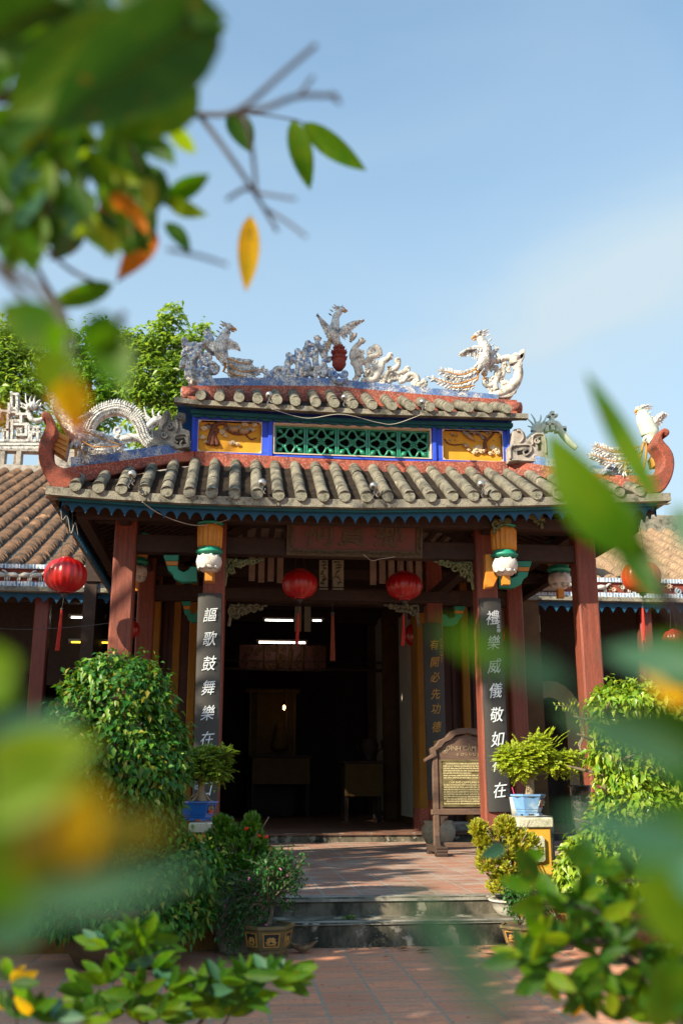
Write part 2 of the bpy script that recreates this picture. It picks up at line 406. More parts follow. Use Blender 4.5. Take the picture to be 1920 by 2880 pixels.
m_pframe = M('tarnished gilt carving', (.085,.065,.035), (.05,.04,.025), 30, .6, .8, 60)
m_yellow = M('yellow lime wash', (.58,.30,.035), (.48,.235,.028), 3, .85, .3, 30, dirt=(.24,.13,.03), dlo=.58, dhi=.72, dsc=2.5, stretch=(1,1,.5))
m_yeldark = M('ochre stained wall', (.30,.14,.024), (.22,.10,.018), 3, .9, .4, 25, dirt=(.06,.042,.022), dlo=.40, dhi=.62, dsc=2.2)
m_white = M('whitewashed wall', (.48,.46,.42), (.40,.385,.35), 3, .85, .2, 30)
m_plank = M('pale rafter boards', (.34,.28,.22), (.24,.19,.15), 7, .85, .3, 40)
m_rafter = M('dark rafters', (.06,.035,.022), (.04,.024,.016), 7, .8, .2, 40)
# ------------------------------------------------------------------ ground, steps, terrace
zT, zI = .30, .43
Yfoot = G(1000, 2665, 0).y
Ytread = G(1000, 2588, .17).y
Yedge = G(1000, 2524, zT).y
b = B(); b.add([(-80,-30,0),(80,-30,0),(80,140,0),(-80,140,0)], [(0,1,2,3)]); struct(b, 'ground', m_tile, fix=False)
sx0, sx1 = G(600,2600,.1).x, G(1500,2600,.1).x
b = B(); b.mat(0); b.box(sx0, sx1, Yfoot, Yedge-.003, -.05, .17); b.mat(1); b.box(sx0, sx1, Yfoot-.012, Yfoot+.10, .145, .174)
b.mat(0); b.box(sx0-1.2, sx1+1.4, Yedge, 9.0, -.05, zT-.02); b.mat(1); b.box(sx0, sx1, Yedge-.015, Yedge+.13, zT-.04, zT+.004)
struct(b, 'steps', [m_step, m_stepedge], bev=.012)
b = B(); b.box(-9, 12, Yedge+.13, 15.26, .02, zT); struct(b, 'terrace', m_tile2)
Yin = 15.26
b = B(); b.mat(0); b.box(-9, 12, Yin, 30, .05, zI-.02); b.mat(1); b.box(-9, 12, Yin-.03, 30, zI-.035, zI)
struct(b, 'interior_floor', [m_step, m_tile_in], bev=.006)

# ------------------------------------------------------------------ porch of the communal house
PC = (1.36, 12.5, zT)
porch = thing('communal_house_porch', 'ornate porch with two tiered tiled roof, red columns and blue frieze', 'porch', PC)
YE, YF = 10.5, 11.65
eave_px = [(130,1366),(220,1374),(320,1381),(500,1391),(700,1398),(1000,1405),(1200,1404),(1400,1401),(1600,1396),(1780,1389),(1884,1386)]
eave = [P(x, y, YE) for x, y in eave_px]
XL, XR = eave[0].x, eave[-1].x
def ez(X):
    for a, c in zip(eave, eave[1:]):
        if X <= c.x: 
            t = (X-a.x)/(c.x-a.x); return a.z+(c.z-a.z)*t
    return eave[-1].z
FX0, FX1 = P(540,1270,YF).x, P(1432,1293,YF).x
zFt = P(985, 1322, YF).z
def hipY(X):
    if X < FX0: return YE + (YF-YE)*(X-XL)/(FX0-XL)
    if X > FX1: return YE + (YF-YE)*(XR-X)/(XR-FX1)
    return YF
def sz(X, Y): return ez(X) + (zFt-ez(X))*(Y-YE)/(YF-YE)
# roof body: front slope, two side slopes, deck behind the frieze, all with thickness
NX = 40
b = B(); b.mat(0)
Yb = 16.6
top = []; 
cols = []
for i in range(NX+1):
    X = XL+(XR-XL)*i/NX; cols.append([(X, YE+.03, ez(X)-.02), (X, hipY(X), sz(X, hipY(X))-.02)])
for i in range(NX):
    a, c = cols[i], cols[i+1]; b.add([a[0], c[0], c[1], a[1]], [(0,1,2,3)])
zl, zr = ez(XL), ez(XR)
b.add([(XL,YE+.03,zl-.02),(FX0,YF,zFt-.02),(FX0,Yb,zFt-.02),(XL,Yb,zl-.02)], [(0,1,2,3)])
b.add([(XR,YE+.03,zr-.02),(XR,Yb,zr-.02),(FX1,Yb,zFt-.02),(FX1,YF,zFt-.02)], [(0,1,2,3)])
b.add([(FX0,YF,zFt-.02),(FX1,YF,zFt-.02),(FX1,Yb,zFt-.02),(FX0,Yb,zFt-.02)], [(0,1,2,3)])
roof = b.build('lower_roof', m_pan, porch, fix=False)
# boarded underside with rafters
b = B(); rb = B()
T = .10
for i in range(NX):
    a, c = cols[i], cols[i+1]
    b.add([(a[0][0],a[0][1]+.06,a[0][2]-T),(c[0][0],c[0][1]+.06,c[0][2]-T),(c[1][0],c[1][1],c[1][2]-T),(a[1][0],a[1][1],a[1][2]-T)], [(3,2,1,0)])
b.add([(XL+.08,YE+.1,zl-T),(FX0,YF,zFt-T),(FX0,Yb,zFt-T),(XL+.08,Yb,zl-T)], [(3,2,1,0)])
b.add([(XR-.08,YE+.1,zr-T),(XR-.08,Yb,zr-T),(FX1,Yb,zFt-T),(FX1,YF,zFt-T)], [(3,2,1,0)])
b.add([(FX0,YF,zFt-T),(FX1,YF,zFt-T),(FX1,Yb,zFt-T),(FX0,Yb,zFt-T)], [(3,2,1,0)])
b.build('soffit', m_plank, roof, fix=False)
X = XL+.2
while X < XR-.1:
    yh = hipY(X)
    if yh - YE > .2: rb.beam((X,YE+.1,sz(X,YE+.1)-T-.03),(X,yh,sz(X,yh)-T-.03), .07, .05)
    X += .19
Y = 10.75
while Y < Yb-.1:
    ft = min(1, (Y-YE)/(YF-YE))
    for xa, xb, za in ((XL+.08, XL+(FX0-XL)*ft, zl), (XR-.08, XR+(FX1-XR)*ft, zr)):
        zb = za+(zFt-za)*ft
        rb.beam((xa,Y,za-T-.03),(xb,Y,zb-T-.03), .07, .05)
    Y += .19
Y = 12.0
X = FX0+.1
while X < FX1:
    rb.beam((X,YF+.05,zFt-T-.03),(X,Yb,zFt-T-.03), .07, .05); X += .2
rb.build('rafter', m_rafter, roof)
# grey concrete fascia: front and two sides
b = B(); fh = .092
for a, c in zip(eave, eave[1:]):
    for y0, y1, dz0, dz1 in ((YE, YE+.11, -fh, 0),):
        vs = []
        for p in (a, c):
            vs += [(p.x,y0,p.z+dz0),(p.x,y0,p.z+dz1),(p.x,y1,p.z+dz1+.01),(p.x,y1,p.z+dz0)]
        b.add(vs, [(0,4,5,1),(1,5,6,2),(2,6,7,3),(3,7,4,0)])
b.add([(eave[0].x,YE,eave[0].z-fh),(eave[0].x,YE,eave[0].z),(eave[0].x,YE+.11,eave[0].z),(eave[0].x,YE+.11,eave[0].z-fh)],[(0,1,2,3)])
b.add([(eave[-1].x,YE,eave[-1].z-fh),(eave[-1].x,YE,eave[-1].z),(eave[-1].x,YE+.11,eave[-1].z),(eave[-1].x,YE+.11,eave[-1].z-fh)],[(3,2,1,0)])
b.box(XL, XL+.1, YE+.11, Yb, zl-fh, zl+.01); b.box(XR-.1, XR, YE+.11, Yb, zr-fh, zr+.01)
b.build('fascia', m_conc, roof)
# round tile rows and their end discs
rnd = random.Random(4)
n_t = 27; x0t, x1t = P(214,1372,YE).x, P(1796,1386,YE).x
rt = .066
tube_x = [x0t+(x1t-x0t)*i/(n_t-1) for i in range(n_t)]
for i, X in enumerate(tube_x):
    b = B(); yh = hipY(X)+.02; y0 = YE-.015+rnd.uniform(-.008,.008); X += rnd.uniform(-.006,.006)
    L_ = max(yh-y0, .16); nseg = max(1, round(L_/.2)); b.mat(0, True)
    for k in range(nseg):
        ya = y0+L_*k/nseg; yb_ = y0+L_*(k+1)/nseg+.012
        ra = rt*(1.03+rnd.uniform(-.05,.05)); q = rt*.97
        zo = rnd.uniform(-.006,.006)
        b.tube([(X,ya,sz(X,ya)+.035+zo),(X,ya+.012,sz(X,ya+.012)+.035+zo),(X,yb_,sz(X,yb_)+.035+zo)], [ra*.97,ra,q], 14, False)
    b.mat(1, False)
    r2 = rt*1.0
    b.tube([(X,y0-.012,sz(X,y0)+.035),(X,y0+.004,sz(X,y0)+.035)], [r2*.95,r2], 20, True, axis=(0,0,1))
    b.build('tile_row', [m_tube, m_disc], roof)
# layered pan tiles between the rows
b = B()
for i in range(n_t-1):
    xm = (tube_x[i]+tube_x[i+1])/2; wd = (tube_x[1]-tube_x[0])/2-rt*.55
    yh = min(hipY(xm-wd), hipY(xm+wd))
    y = YE+.03
    while y < yh-.03:
        zz = sz(xm,y)
        b.add([(xm-wd,y,zz+.026),(xm,y-.004,zz+.010),(xm+wd,y,zz+.026),(xm+wd,y+.05,zz+.008+.03),(xm,y+.05,zz+.022-.01),(xm-wd,y+.05,zz+.038),(xm-wd,y,zz-.01),(xm,y,zz-.02),(xm+wd,y,zz-.01)],
              [(0,1,4,5),(1,2,3,4),(0,6,7,1),(1,7,8,2)])
        y += .042
b.build('pan_tile', m_pan, roof, fix=False)
# scalloped valance boards hanging under the eave
def valance(b, pts, step, drop, base, th=.025):
    """pts: polyline of the board's top edge; pointed tips hang every step"""
    pts = [Vector(p) for p in pts]
    for a, c in zip(pts, pts[1:]):
        Ls = (c-a).length; n = max(1, round(Ls/step)); d = (c-a)/n
        nv = Vector((d.y, -d.x, 0)).normalized()*th
        for i in range(n):
            p = a+d*i; bot = []
            for j in range(9):
                t = j/8; h = base + drop*(abs(2*t-1)**2.2)
                bot.append(p+d*t-Vector((0,0,h)))
            tp = [p, p+d]; ring = [tp[0]]+bot+[tp[1]]; m_ = len(ring)
            vs = ring+[v-nv for v in ring]
            fs = [tuple(range(m_)), tuple(range(2*m_-1, m_-1, -1))]
            fs += [(k,(k+1)%m_,m_+(k+1)%m_,m_+k) for k in range(m_)]
            b.add(vs, fs)
b = B(); YV = 10.63
vp = [Vector((X, YV, ez(X)-fh+.02)) for X in [XL+.13+(XR-XL-.26)*i/8 for i in range(9)]]
valance(b, vp, .152, .085, .085)
valance(b, [(XL+.13, Yb, zl-fh+.02), (XL+.13, YV, zl-fh+.02)], .16, .085, .085); valance(b, [(XR-.13, YV, zr-fh+.02), (XR-.13, Yb, zr-fh+.02)], .16, .085, .085)
b.build('valance', m_tealbl, roof)
b = B()
for i in range(8): 
    a, c = vp[i], vp[i+1]; b.beam(a+Vector((0,-.035,-.03)), c+Vector((0,-.035,-.03)), .03, .05)
b.build('valance_rail', m_teal, roof)

# hip ridges (red plaster) with the curled horns
def strip(b, top, bot, Ys, th):
    """band in the facade seen between two photo lines, each point with its own distance, given a real thickness"""
    n = len(top); f = []; k = []
    for (tx,ty),(bx,by),Y in zip(top, bot, Ys):
        f.append((P(tx,ty,Y), P(bx,by,Y)))
    vs = []
    for a, c in f: vs += [a, c, c+Vector((0,th,0)), a+Vector((0,th,0))]
    fs = []
    for i in range(n-1):
        o = i*4; q = o+4
        fs += [(o,o+1,q+1,q),(o+1,o+2,q+2,q+1),(o+2,o+3,q+3,q+2),(o+3,o,q,q+3)]
    fs += [(3,2,1,0), ((n-1)*4,(n-1)*4+1,(n-1)*4+2,(n-1)*4+3)]
    b.add(vs, fs)
def lerpY(x, xa, ya, xb, yb): return ya+(yb-ya)*(x-xa)/(xb-xa)
b = B(); b.mat(0)
tl = [(168,1318),(200,1312),(250,1306),(330,1296),(420,1284),(500,1273),(548,1267)]
bl = [(168,1372),(200,1366),(250,1352),(330,1332),(420,1312),(500,1300),(548,1296)]
strip(b, tl, bl, [lerpY(x,150,YE+.06,548,YF-.02) for x,_ in tl], .2)
tr = [(1428,1297),(1500,1303),(1580,1316),(1660,1330),(1740,1336),(1800,1336),(1840,1334)]
br_ = [(1428,1336),(1500,1340),(1580,1352),(1660,1366),(1740,1378),(1800,1386),(1850,1388)]
strip(b, tr, br_, [lerpY(x,1428,YF-.02,1860,YE+.06) for x,_ in tr], .2)
xs = [548,700,850,1000,1150,1290,1428]
tm = [1268,1278,1287,1294,1296,1297,1297]
strip(b, list(zip(xs,tm)), [(x,1338) for x in xs], [YF-.035]*7, .1)
b.each('hip_ridge', m_redplaster, porch, bev=.008)
b = B()
strip(b, [(x,y-26) for x,y in tl[1:]], [(x,y+2) for x,y in tl[1:]], [lerpY(x,150,YE+.1,548,YF+.02) for x,_ in tl[1:]], .1)
strip(b, [(x,y-22) for x,y in tr[:-1]], [(x,y+2) for x,y in tr[:-1]], [lerpY(x,1428,YF+.02,1860,YE+.1) for x,_ in tr[:-1]], .1)
b.each('hip_capping', m_bluedull, porch)
hornL = [(152,1374),(132,1348),(117,1318),(109,1288),(108,1258),(114,1232),(126,1205),(130,1190),(128,1178),(121,1176),(116,1168),(119,1158),(130,1155),(140,1159),(147,1170),(151,1186),(160,1204),(158,1222),(148,1240),(143,1262),(148,1290),(162,1308),(190,1318),(225,1330),(215,1356),(190,1374)]
hornR = [(1846,1389),(1866,1380),(1883,1356),(1893,1330),(1897,1302),(1893,1276),(1882,1256),(1869,1242),(1863,1230),(1866,1219),(1876,1225),(1883,1217),(1880,1207),(1868,1203),(1857,1210),(1849,1226),(1842,1246),(1852,1262),(1864,1284),(1864,1308),(1850,1328),(1820,1338),(1800,1345),(1810,1389)]
b = B()
for h in (hornL, hornR):
    h = smoothpath(h+[h[0]], 3)[:-1]
    b.mat(0, False); b.slab([XZ(x,y,YE+.05) for x,y in h], YE+.05, YE+.30, .02)
b.each('horn_finial', m_hornred, porch)

# clerestory frieze -----------------------------------------------------------------
zc = lambda y: P(990, y, YF).z
zb0, zt0 = zc(1292), zc(1166)
fx = lambda x, y=1230: P(x, y, YF).x
b = B()
pz0, pz1 = zc(1283), zc(1198)       # panel opening, bottom and top
xs = [fx(541),fx(558),fx(735),fx(769),fx(1211),fx(1244),fx(1411),fx(1431)]
b.box(xs[0],xs[7],YF,YF+.12,zb0,pz0); b.box(xs[0],xs[7],YF,YF+.12,pz1,zt0)
for a, c in ((0,1),(2,3),(4,5),(6,7)): b.box(xs[a],xs[c],YF,YF+.12,pz0,pz1)
for xa, xb in ((xs[0]-.01, fx(549)), (fx(754),fx(767)), (fx(1214),fx(1225)), (fx(1424), xs[7]+.01)): b.box(xa, xb, YF-.025, YF, zb0, zt0)
b.box(xs[0],xs[0]+.1,YF+.12,14.2,zb0,zt0); b.box(xs[7]-.1,xs[7],YF+.12,14.2,zb0,zt0); b.box(xs[0],xs[7],14.2,14.3,zb0,zt0)
fr = b.build('frieze', m_blue, porch, bev=.005)
b = B(); b.box(xs[1]-.02,xs[2]+.02,YF+.055,YF+.1,pz0-.02,pz1+.02); b.box(xs[5]-.02,xs[6]+.02,YF+.055,YF+.1,pz0-.02,pz1+.02)
b.each('relief_panel', m_gold, fr)
b = B(); b.box(xs[3]+.0,xs[4]-.0,YF+.4,YF+.42,pz0,pz1); b.build('recess_shade', m_nearblack, fr)  # near-black sheet painted as the shade behind the lattice
b = B(); q = .018
for xa, xb in ((xs[3],xs[4]),):
    b.box(xa-.004,xb+.004,YF-.012,YF+.06,pz1-q,pz1+.004); b.box(xa-.004,xb+.004,YF-.012,YF+.06,pz0-.004,pz0+.008)
    b.box(xa-.004,xa+q*.7,YF-.0125,YF+.06,pz0,pz1); b.box(xb-q*.7,xb+.004,YF-.0125,YF+.06,pz0,pz1)
b.build('lattice_frame', m_cream, fr)
q = .006
for xa, xb in ((xs[1],xs[2]),(xs[5],xs[6])):
    b = B(); b.box(xa-q,xb+q,YF-.004,YF+.05,pz1,pz1+q); b.box(xa-q,xb+q,YF-.004,YF+.05,pz0-q,pz0); b.box(xa-q,xa,YF-.004,YF+.05,pz0,pz1); b.box(xb,xb+q,YF-.004,YF+.05,pz0,pz1)
    for cx, cz, sxn, szn in ((xa,pz0,1,1),(xb,pz0,-1,1),(xa,pz1,1,-1),(xb,pz1,-1,-1)):
        b.slab([(cx,cz),(cx+sxn*.035,cz),(cx,cz+szn*.035)], YF+.0, YF+.05)
    b.build('panel_border', m_cream, fr)
# five pierced green glazed blocks
wb = (xs[4]-xs[3]-.03)/5; hb = pz1-pz0-.03; cz = (pz0+pz1)/2-.003
lat0 = None
def lattice(cx):
    g = B(); y = YF+.07; h = hb/2; wq = wb/2-.004
    g.mat(0, False)
    for xa, xb, za, zb in ((-wq,wq,h-.022,h),(-wq,wq,-h,-h+.022),(-wq,-wq+.02,-h+.022,h-.022),(wq-.02,wq,-h+.022,h-.022)):
        g.box(cx+xa,cx+xb,y-.02,y+.05,cz+za,cz+zb)
    g.mat(0, True)
    def T(pp, r): g.tube([(cx+a,y,cz+c) for a, c in pp], r, 8, True)
    lob = []
    for k in range(4):
        a0 = k*math.pi/2
        for j in range(-3, 4):
            an = a0+j*.2; rr = h*(.74+.16*math.cos(j*1.05)*1.0); lob.append((rr*math.cos(an)*wq/h, rr*math.sin(an)))
        an = a0+math.pi/4; lob.append((h*.62*math.cos(an)*wq/h, h*.62*math.sin(an)))
    T(smoothpath(lob+[lob[0]], 2), .015)
    for k in range(4):
        a0 = k*math.pi/2
        for sgn in (-1, 1):
            T(smoothpath([(.02*math.cos(a0),.02*math.sin(a0)),(h*.36*math.cos(a0+sgn*.75),h*.36*math.sin(a0+sgn*.75)),(h*.60*math.cos(a0+sgn*.62),h*.60*math.sin(a0+sgn*.62))],4), .013)
        an = a0+math.pi/4
        g.petal((cx+(wq-.012)*(1 if math.cos(an)>0 else -1), y-.012, cz+(h-.012)*(1 if math.sin(an)>0 else -1)), (cx+h*.62*math.cos(an)*wq/h, y-.012, cz+h*.62*math.sin(an)), .075, .02)
        for j in (-1,1):
            g.petal((cx,y-.016,cz),(cx+h*.34*math.cos(a0+j*.39),y-.016,cz+h*.34*math.sin(a0+j*.39)), .03, .012)
    g.ball((cx,y-.014,cz), .016, 8, 5)
    return g
for k in range(5):
    cx = xs[3]+.015+wb*(k+.5)
    if lat0 is None:
        lat0 = lattice(cx).build('lattice_block', m_glaze, fr); lat0x = cx
    else:
        o = lat0.copy(); COL.objects.link(o); o.parent = fr; o.location = (cx-lat0x, 0, 0)
# relief pictures: old tree, birds, blossoms
m_bark_r = M('relief brown', (.17,.055,.03), (.10,.035,.022), 20, .7, .4, 60)
m_flow_r = M('relief cream', (.62,.52,.38), (.50,.36,.22), 25, .7, .4, 60)
m_bird_r = M('relief bird tan', (.42,.24,.12), (.26,.17,.11), 25, .7, .4, 60)
m_gry_r = M('relief slate', (.16,.17,.16), (.30,.28,.24), 25, .7, .4, 60)
yr = YF+.045
def RP(x, y): p = P(x, y, YF); return Vector((p.x, yr, p.z))
def dz_at(x): return 0
rr = random.Random(9)
b = B()
def slope(x, y): return y + (x-990)*0.0  # photo rows already follow the wall
def blossom(b, x, y, r, mk, n=9):
    c = RP(x, y); b.mat(mk)
    for k in range(n):
        a = 2*math.pi*k/n+rr.uniform(-.2,.2); d = r/2890*YF*rr.uniform(.8,1.1)
        b.petal(c+Vector((0,-.012,0)), c+Vector((d*math.cos(a),-.018,d*math.sin(a)*.75)), d*.55, .008)
    b.ball(c+Vector((0,-.02,0)), r*.3/2890*YF, 6, 4)
def pt(b, pts, r, mk, n=7):
    b.mat(mk, True); q = smoothpath(pts, 5); k = len(q)
    rs = [r[0]+(r[1]-r[0])*i/(k-1) for i in range(k)] if isinstance(r, tuple) else r
    b.tube([RP(x,y) for x,y in q], [v/2890*YF for v in rs] if isinstance(rs, list) else rs/2890*YF, n)
# left panel
pt(b, [(597,1250),(600,1225),(597,1205),(606,1192),(630,1187),(640,1205),(660,1216),(690,1216),(712,1206)], (9,3), 0)
pt(b, [(613,1250),(604,1222),(612,1204),(585,1188)], (8,3), 0); pt(b, [(600,1200),(580,1192),(570,1205)], (4,2), 0); pt(b, [(690,1216),(705,1232),(722,1228)], (3,1.5), 0)
pt(b, [(586,1248),(592,1215),(600,1198)], (7,4), 0)
for x, y, r in ((575,1202,13),(585,1198,9),(625,1212,12),(634,1222,9),(570,1228,11),(690,1190,12),(716,1192,12),(712,1206,9),(634,1202,8),(652,1243,12),(668,1246,9),(578,1240,8)): blossom(b, x, y, r, rr.choice((1,1,3)))
for x, y in ((657,1204),(686,1210)):
    b.mat(2, True); b.ball(RP(x,y)+Vector((0,-.012,0)), 13/2890*YF, 10, 6, 1.25, .8, .8); b.ball(RP(x-12,y-7)+Vector((0,-.016,0)), 6/2890*YF, 8, 5)
    b.mat(3); b.petal(RP(x+2,y)+Vector((0,-.03,0)), RP(x+24,y-9)+Vector((0,-.02,0)), .05, .012)
b.build('relief_carving', [m_bark_r, m_flow_r, m_bird_r, m_gry_r], fr)
b = B()
# right panel
pt(b, [(1368,1270),(1365,1245),(1368,1232),(1355,1222),(1340,1216),(1325,1217)], (7,3), 0); pt(b, [(1366,1240),(1378,1228),(1390,1216),(1394,1205)], (4,2), 0)
pt(b, [(1252,1232),(1262,1244),(1280,1248),(1300,1246)], (2.5,1.5), 0); pt(b, [(1320,1212),(1345,1213),(1362,1232)], (4,5), 3)
for x, y, r in ((1340,1262,16),(1348,1256,14),(1335,1270,12),(1355,1266,12),(1395,1262,15),(1388,1256,13),(1400,1270,11),(1380,1272,10),(1318,1262,8)): blossom(b, x, y, r, 1)
for k in range(26): blossom(b, rr.choice((rr.uniform(1252,1290), rr.uniform(1290,1405))), rr.uniform(1213,1240), rr.uniform(3,5), rr.choice((1,3,3)), 6)
for x0_, y0_, x1_, y1_ in ((1337,1238,1300,1212),(1300,1246,1318,1256)):
    b.mat(2, True); c = (RP(x0_,y0_)+RP(x1_,y1_))/2; d = RP(x1_,y1_)-RP(x0_,y0_)
    b.tube([RP(x0_,y0_)+Vector((0,-.012,0)), c+Vector((0,-.025,0)), RP(x1_,y1_)], [.008,.032,.008], 8); b.mat(3); b.petal(c+Vector((0,-.04,0)), RP(x1_,y1_)+Vector((0,-.03,.01)), .05, .012)
b.build('relief_carving', [m_bark_r, m_flow_r, m_bird_r, m_gry_r], fr)

# upper roof -----------------------------------------------------------------------
YU, YR_ = 11.38, 11.98
ufp = [(490,1116),(560,1124),(700,1132),(830,1140),(960,1147),(1080,1152),(1191,1155),(1340,1159),(1484,1163)]
uf = [P(x,y,YU) for x,y in ufp]
def uz(X):
    for a, c in zip(uf, uf[1:]):
        if X <= c.x: return a.z+(c.z-a.z)*(X-a.x)/(c.x-a.x)
    return uf[-1].z
ux0, ux1 = uf[0].x, uf[-1].x
rtp = [(527,1085),(640,1084),(755,1084),(946,1086),(1003,1092),(1191,1109),(1330,1118),(1453,1125)]
YRr = YR_
rt_ = [P(x,y,YRr) for x,y in rtp]
def rz(X):
    if X <= rt_[0].x: return rt_[0].z
    for a, c in zip(rt_, rt_[1:]):
        if X <= c.x: return a.z+(c.z-a.z)*(X-a.x)/(c.x-a.x)
    return rt_[-1].z
b = B(); dz = .2
for i in range(20):
    for mirror in (0, 1):
        X0 = ux0+(ux1-ux0)*i/20; X1 = ux0+(ux1-ux0)*(i+1)/20
        ye = YU+.02 if not mirror else 2*(YR_+.1)-YU
        b.add([(X0,ye,uz(X0)-.02),(X1,ye,uz(X1)-.02),(X1,YR_+.1,rz(X1)-dz+.03),(X0,YR_+.1,rz(X0)-dz+.03)], [(0,1,2,3)])
uroof = b.build('upper_roof', m_pan, porch, fix=False)
b = B()
for i in range(20):
    for mirror in (0, 1):
        X0 = ux0+(ux1-ux0)*i/20; X1 = ux0+(ux1-ux0)*(i+1)/20
        ye = YU+.05 if not mirror else 2*(YR_+.1)-YU
        b.add([(X0,ye,uz(X0)-.07),(X1,ye,uz(X1)-.07),(X1,YR_+.1,rz(X1)-dz-.06),(X0,YR_+.1,rz(X0)-dz-.06)], [(3,2,1,0)])
b.build('soffit', m_teal, uroof, fix=False)
b = B(); fh2 = .062
for a, c in zip(uf, uf[1:]):
    vs = []
    for p in (a, c): vs += [(p.x,YU,p.z-fh2),(p.x,YU,p.z),(p.x,YU+.09,p.z+.008),(p.x,YU+.09,p.z-fh2)]
    b.add(vs, [(0,4,5,1),(1,5,6,2),(2,6,7,3),(3,7,4,0)])
for p in (uf[0], uf[-1]): b.add([(p.x,YU,p.z-fh2),(p.x,YU,p.z),(p.x,YU+.09,p.z),(p.x,YU+.09,p.z-fh2)], [(0,1,2,3)])
for X in (ux0, ux1):
    s_ = .05 if X == ux0 else -.05
    b.add([(X,YU+.09,uz(X)-fh2),(X,YU+.09,uz(X)),(X,YR_+.1,rz(X)-dz+.04),(X,YR_+.1,rz(X)-dz-.05),(X+s_,YU+.09,uz(X)-fh2),(X+s_,YU+.09,uz(X)),(X+s_,YR_+.1,rz(X)-dz+.04),(X+s_,YR_+.1,rz(X)-dz-.05)],
          [(0,1,2,3),(7,6,5,4),(0,4,5,1),(1,5,6,2),(3,2,6,7),(0,3,7,4)])
b.build('fascia', m_conc, uroof)
ux = [P(565+(1421-565)*i/16, 1120, YU).x for i in range(17)]
for X in ux:
    b = B(); X += rnd.uniform(-.008,.008); y0 = YU-.03+rnd.uniform(-.006,.006); z0 = uz(X)+.042; z1 = rz(X)-dz+.09
    b.mat(0, True)
    for k in range(4):
        ya = y0+(YR_-y0)*k/4; yb_ = y0+(YR_-y0)*(k+1)/4; za = z0+(z1-z0)*k/4; zb = z0+(z1-z0)*(k+1)/4
        b.tube([(X,ya,za),(X,ya+.012,za+.003),(X,yb_,zb)], [.063,.066,.062], 14, False)
    b.mat(1, False); b.tube([(X,y0-.012,z0),(X,y0+.004,z0)], [.061,.065], 20, True, axis=(0,0,1))
    b.build('tile_row', [m_tube, m_disc], uroof)
b = B()   # shallow scalloped board below the upper eave
vv = [Vector((X, YF-.05, uz(X)-.09)) for X in [xs[0]-.03+(xs[7]-xs[0]+.06)*i/6 for i in range(7)]]
valance(b, vv, .155, -.03, .055, .02)
for a, c in zip(vv, vv[1:]): b.beam(a+Vector((0,-.03,.0)), c+Vector((0,-.03,.0)), .03, .045)
b.build('valance', m_teal, uroof)
# ridge: red band, round capped ends, blue band above
b = B()
strip(b, rtp, [(x, y+44) for x,y in rtp], [YRr]*8, .2)
for (x,y), sgn in (((527,1101),-1),((1451,1144),1)):
    c = P(x,y,YRr); b.mat(0, True)
    b.tube([c+Vector((-.12*sgn,.06,0)), c+Vector((.07*sgn,.06,0))], .085, 18)
    b.mat(1, False); b.tube([c+Vector((.068*sgn,.06,0)), c+Vector((.082*sgn,.06,0))], [.074,.07], 18)
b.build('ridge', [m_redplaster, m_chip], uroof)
b = B()
bt = [(556,1066),(640,1062),(755,1062),(900,1062),(960,1065),(1003,1072),(1191,1089),(1330,1102),(1400,1110)]
bb = [(556,1086),(640,1085),(755,1085),(900,1086),(960,1088),(1003,1093),(1191,1110),(1330,1119),(1400,1123)]
strip(b, bt, bb, [YRr+.03]*9, .14)
b.build('ridge_capping', m_bluedull, uroof)

m_basejar = M('tan stone drum', (.42,.35,.26), (.30,.25,.19), 7, .85, .4, 40, dirt=(.16,.13,.10), dlo=.52, dhi=.66, dsc=6)
# columns, beams, brackets ----------------------------------------------------------
def column(b, x, y, z0, z1, w=.25, ch=.02):
    h = w/2
    pr = [(-h+ch,-h),(h-ch,-h),(h,-h+ch),(h,h-ch),(h-ch,h),(-h+ch,h),(-h,h-ch),(-h,-h+ch)]
    vs = [(x+a,y+c,z0) for a,c in pr]+[(x+a,y+c,z1) for a,c in pr]
    b.add(vs, [tuple(range(7,-1,-1)), tuple(range(8,16))]+[(i,(i+1)%8,8+(i+1)%8,8+i) for i in range(8)])
CXs = [P(345,1700,11.5).x, P(594,1900,11.5).x, P(1372,1900,11.5).x, P(1652,1800,11.5).x]
for r, Y in enumerate((11.5, 14.6)):
    for i, X in enumerate(CXs):
        b = B(); z1 = 4.32 if i in (0,3) else 4.4
        column(b, X, Y, zT, z1, .25 if r == 0 else .24)
        o = b.build('column', m_redL, porch)
        if r == 1:
            b = B(); b.mat(0, True)
            b.lathe((X,Y,zT), [(.10,0),(.17,.005),(.20,.05),(.235,.12),(.245,.19),(.225,.25),(.19,.28),(.205,.30),(.20,.325),(.12,.33)], 24)
            b.build('column_base', m_basejar, o)
b = B()
z_l0 = P(990,1570,11.5).z; z_l1 = P(990,1522,11.5).z
b.box(CXs[0]-.1,CXs[3]+.1,11.42,11.58,z_l0,z_l1)
b.box(CXs[0],CXs[3],14.52,14.68,z_l0+.02,z_l1); 
b.box(CXs[0],CXs[3],14.53,14.67,P(990,1700,14.6).z,P(990,1664,14.6).z)
b.box(CXs[1],CXs[2],12.9,13.02,P(990,1700,13).z+.04,P(990,1672,13).z+.04)
for i, X in enumerate(CXs):
    za_, zb2 = (z_l0+.05,z_l1-.02) if i in (1,2) else (4.12,4.24)
    b.box(X-.07,X+.07,11.58,14.52,za_,zb2); b.box(X-.07,X+.07,14.68,16.4,za_,zb2)
zp = P(990,1478,11.0).z
b.box(CXs[0]-.5,CXs[3]+.5,10.93,11.06,zp,zp+.13)                      # eave purlin
for X in CXs: b.box(X-.06,X+.06,11.06,11.42,zp+.02,zp+.12)
for xa in (CXs[0]-.45, CXs[3]+.45): b.box(xa-.06,xa+.06,11.06,16.4,zp,zp+.13)
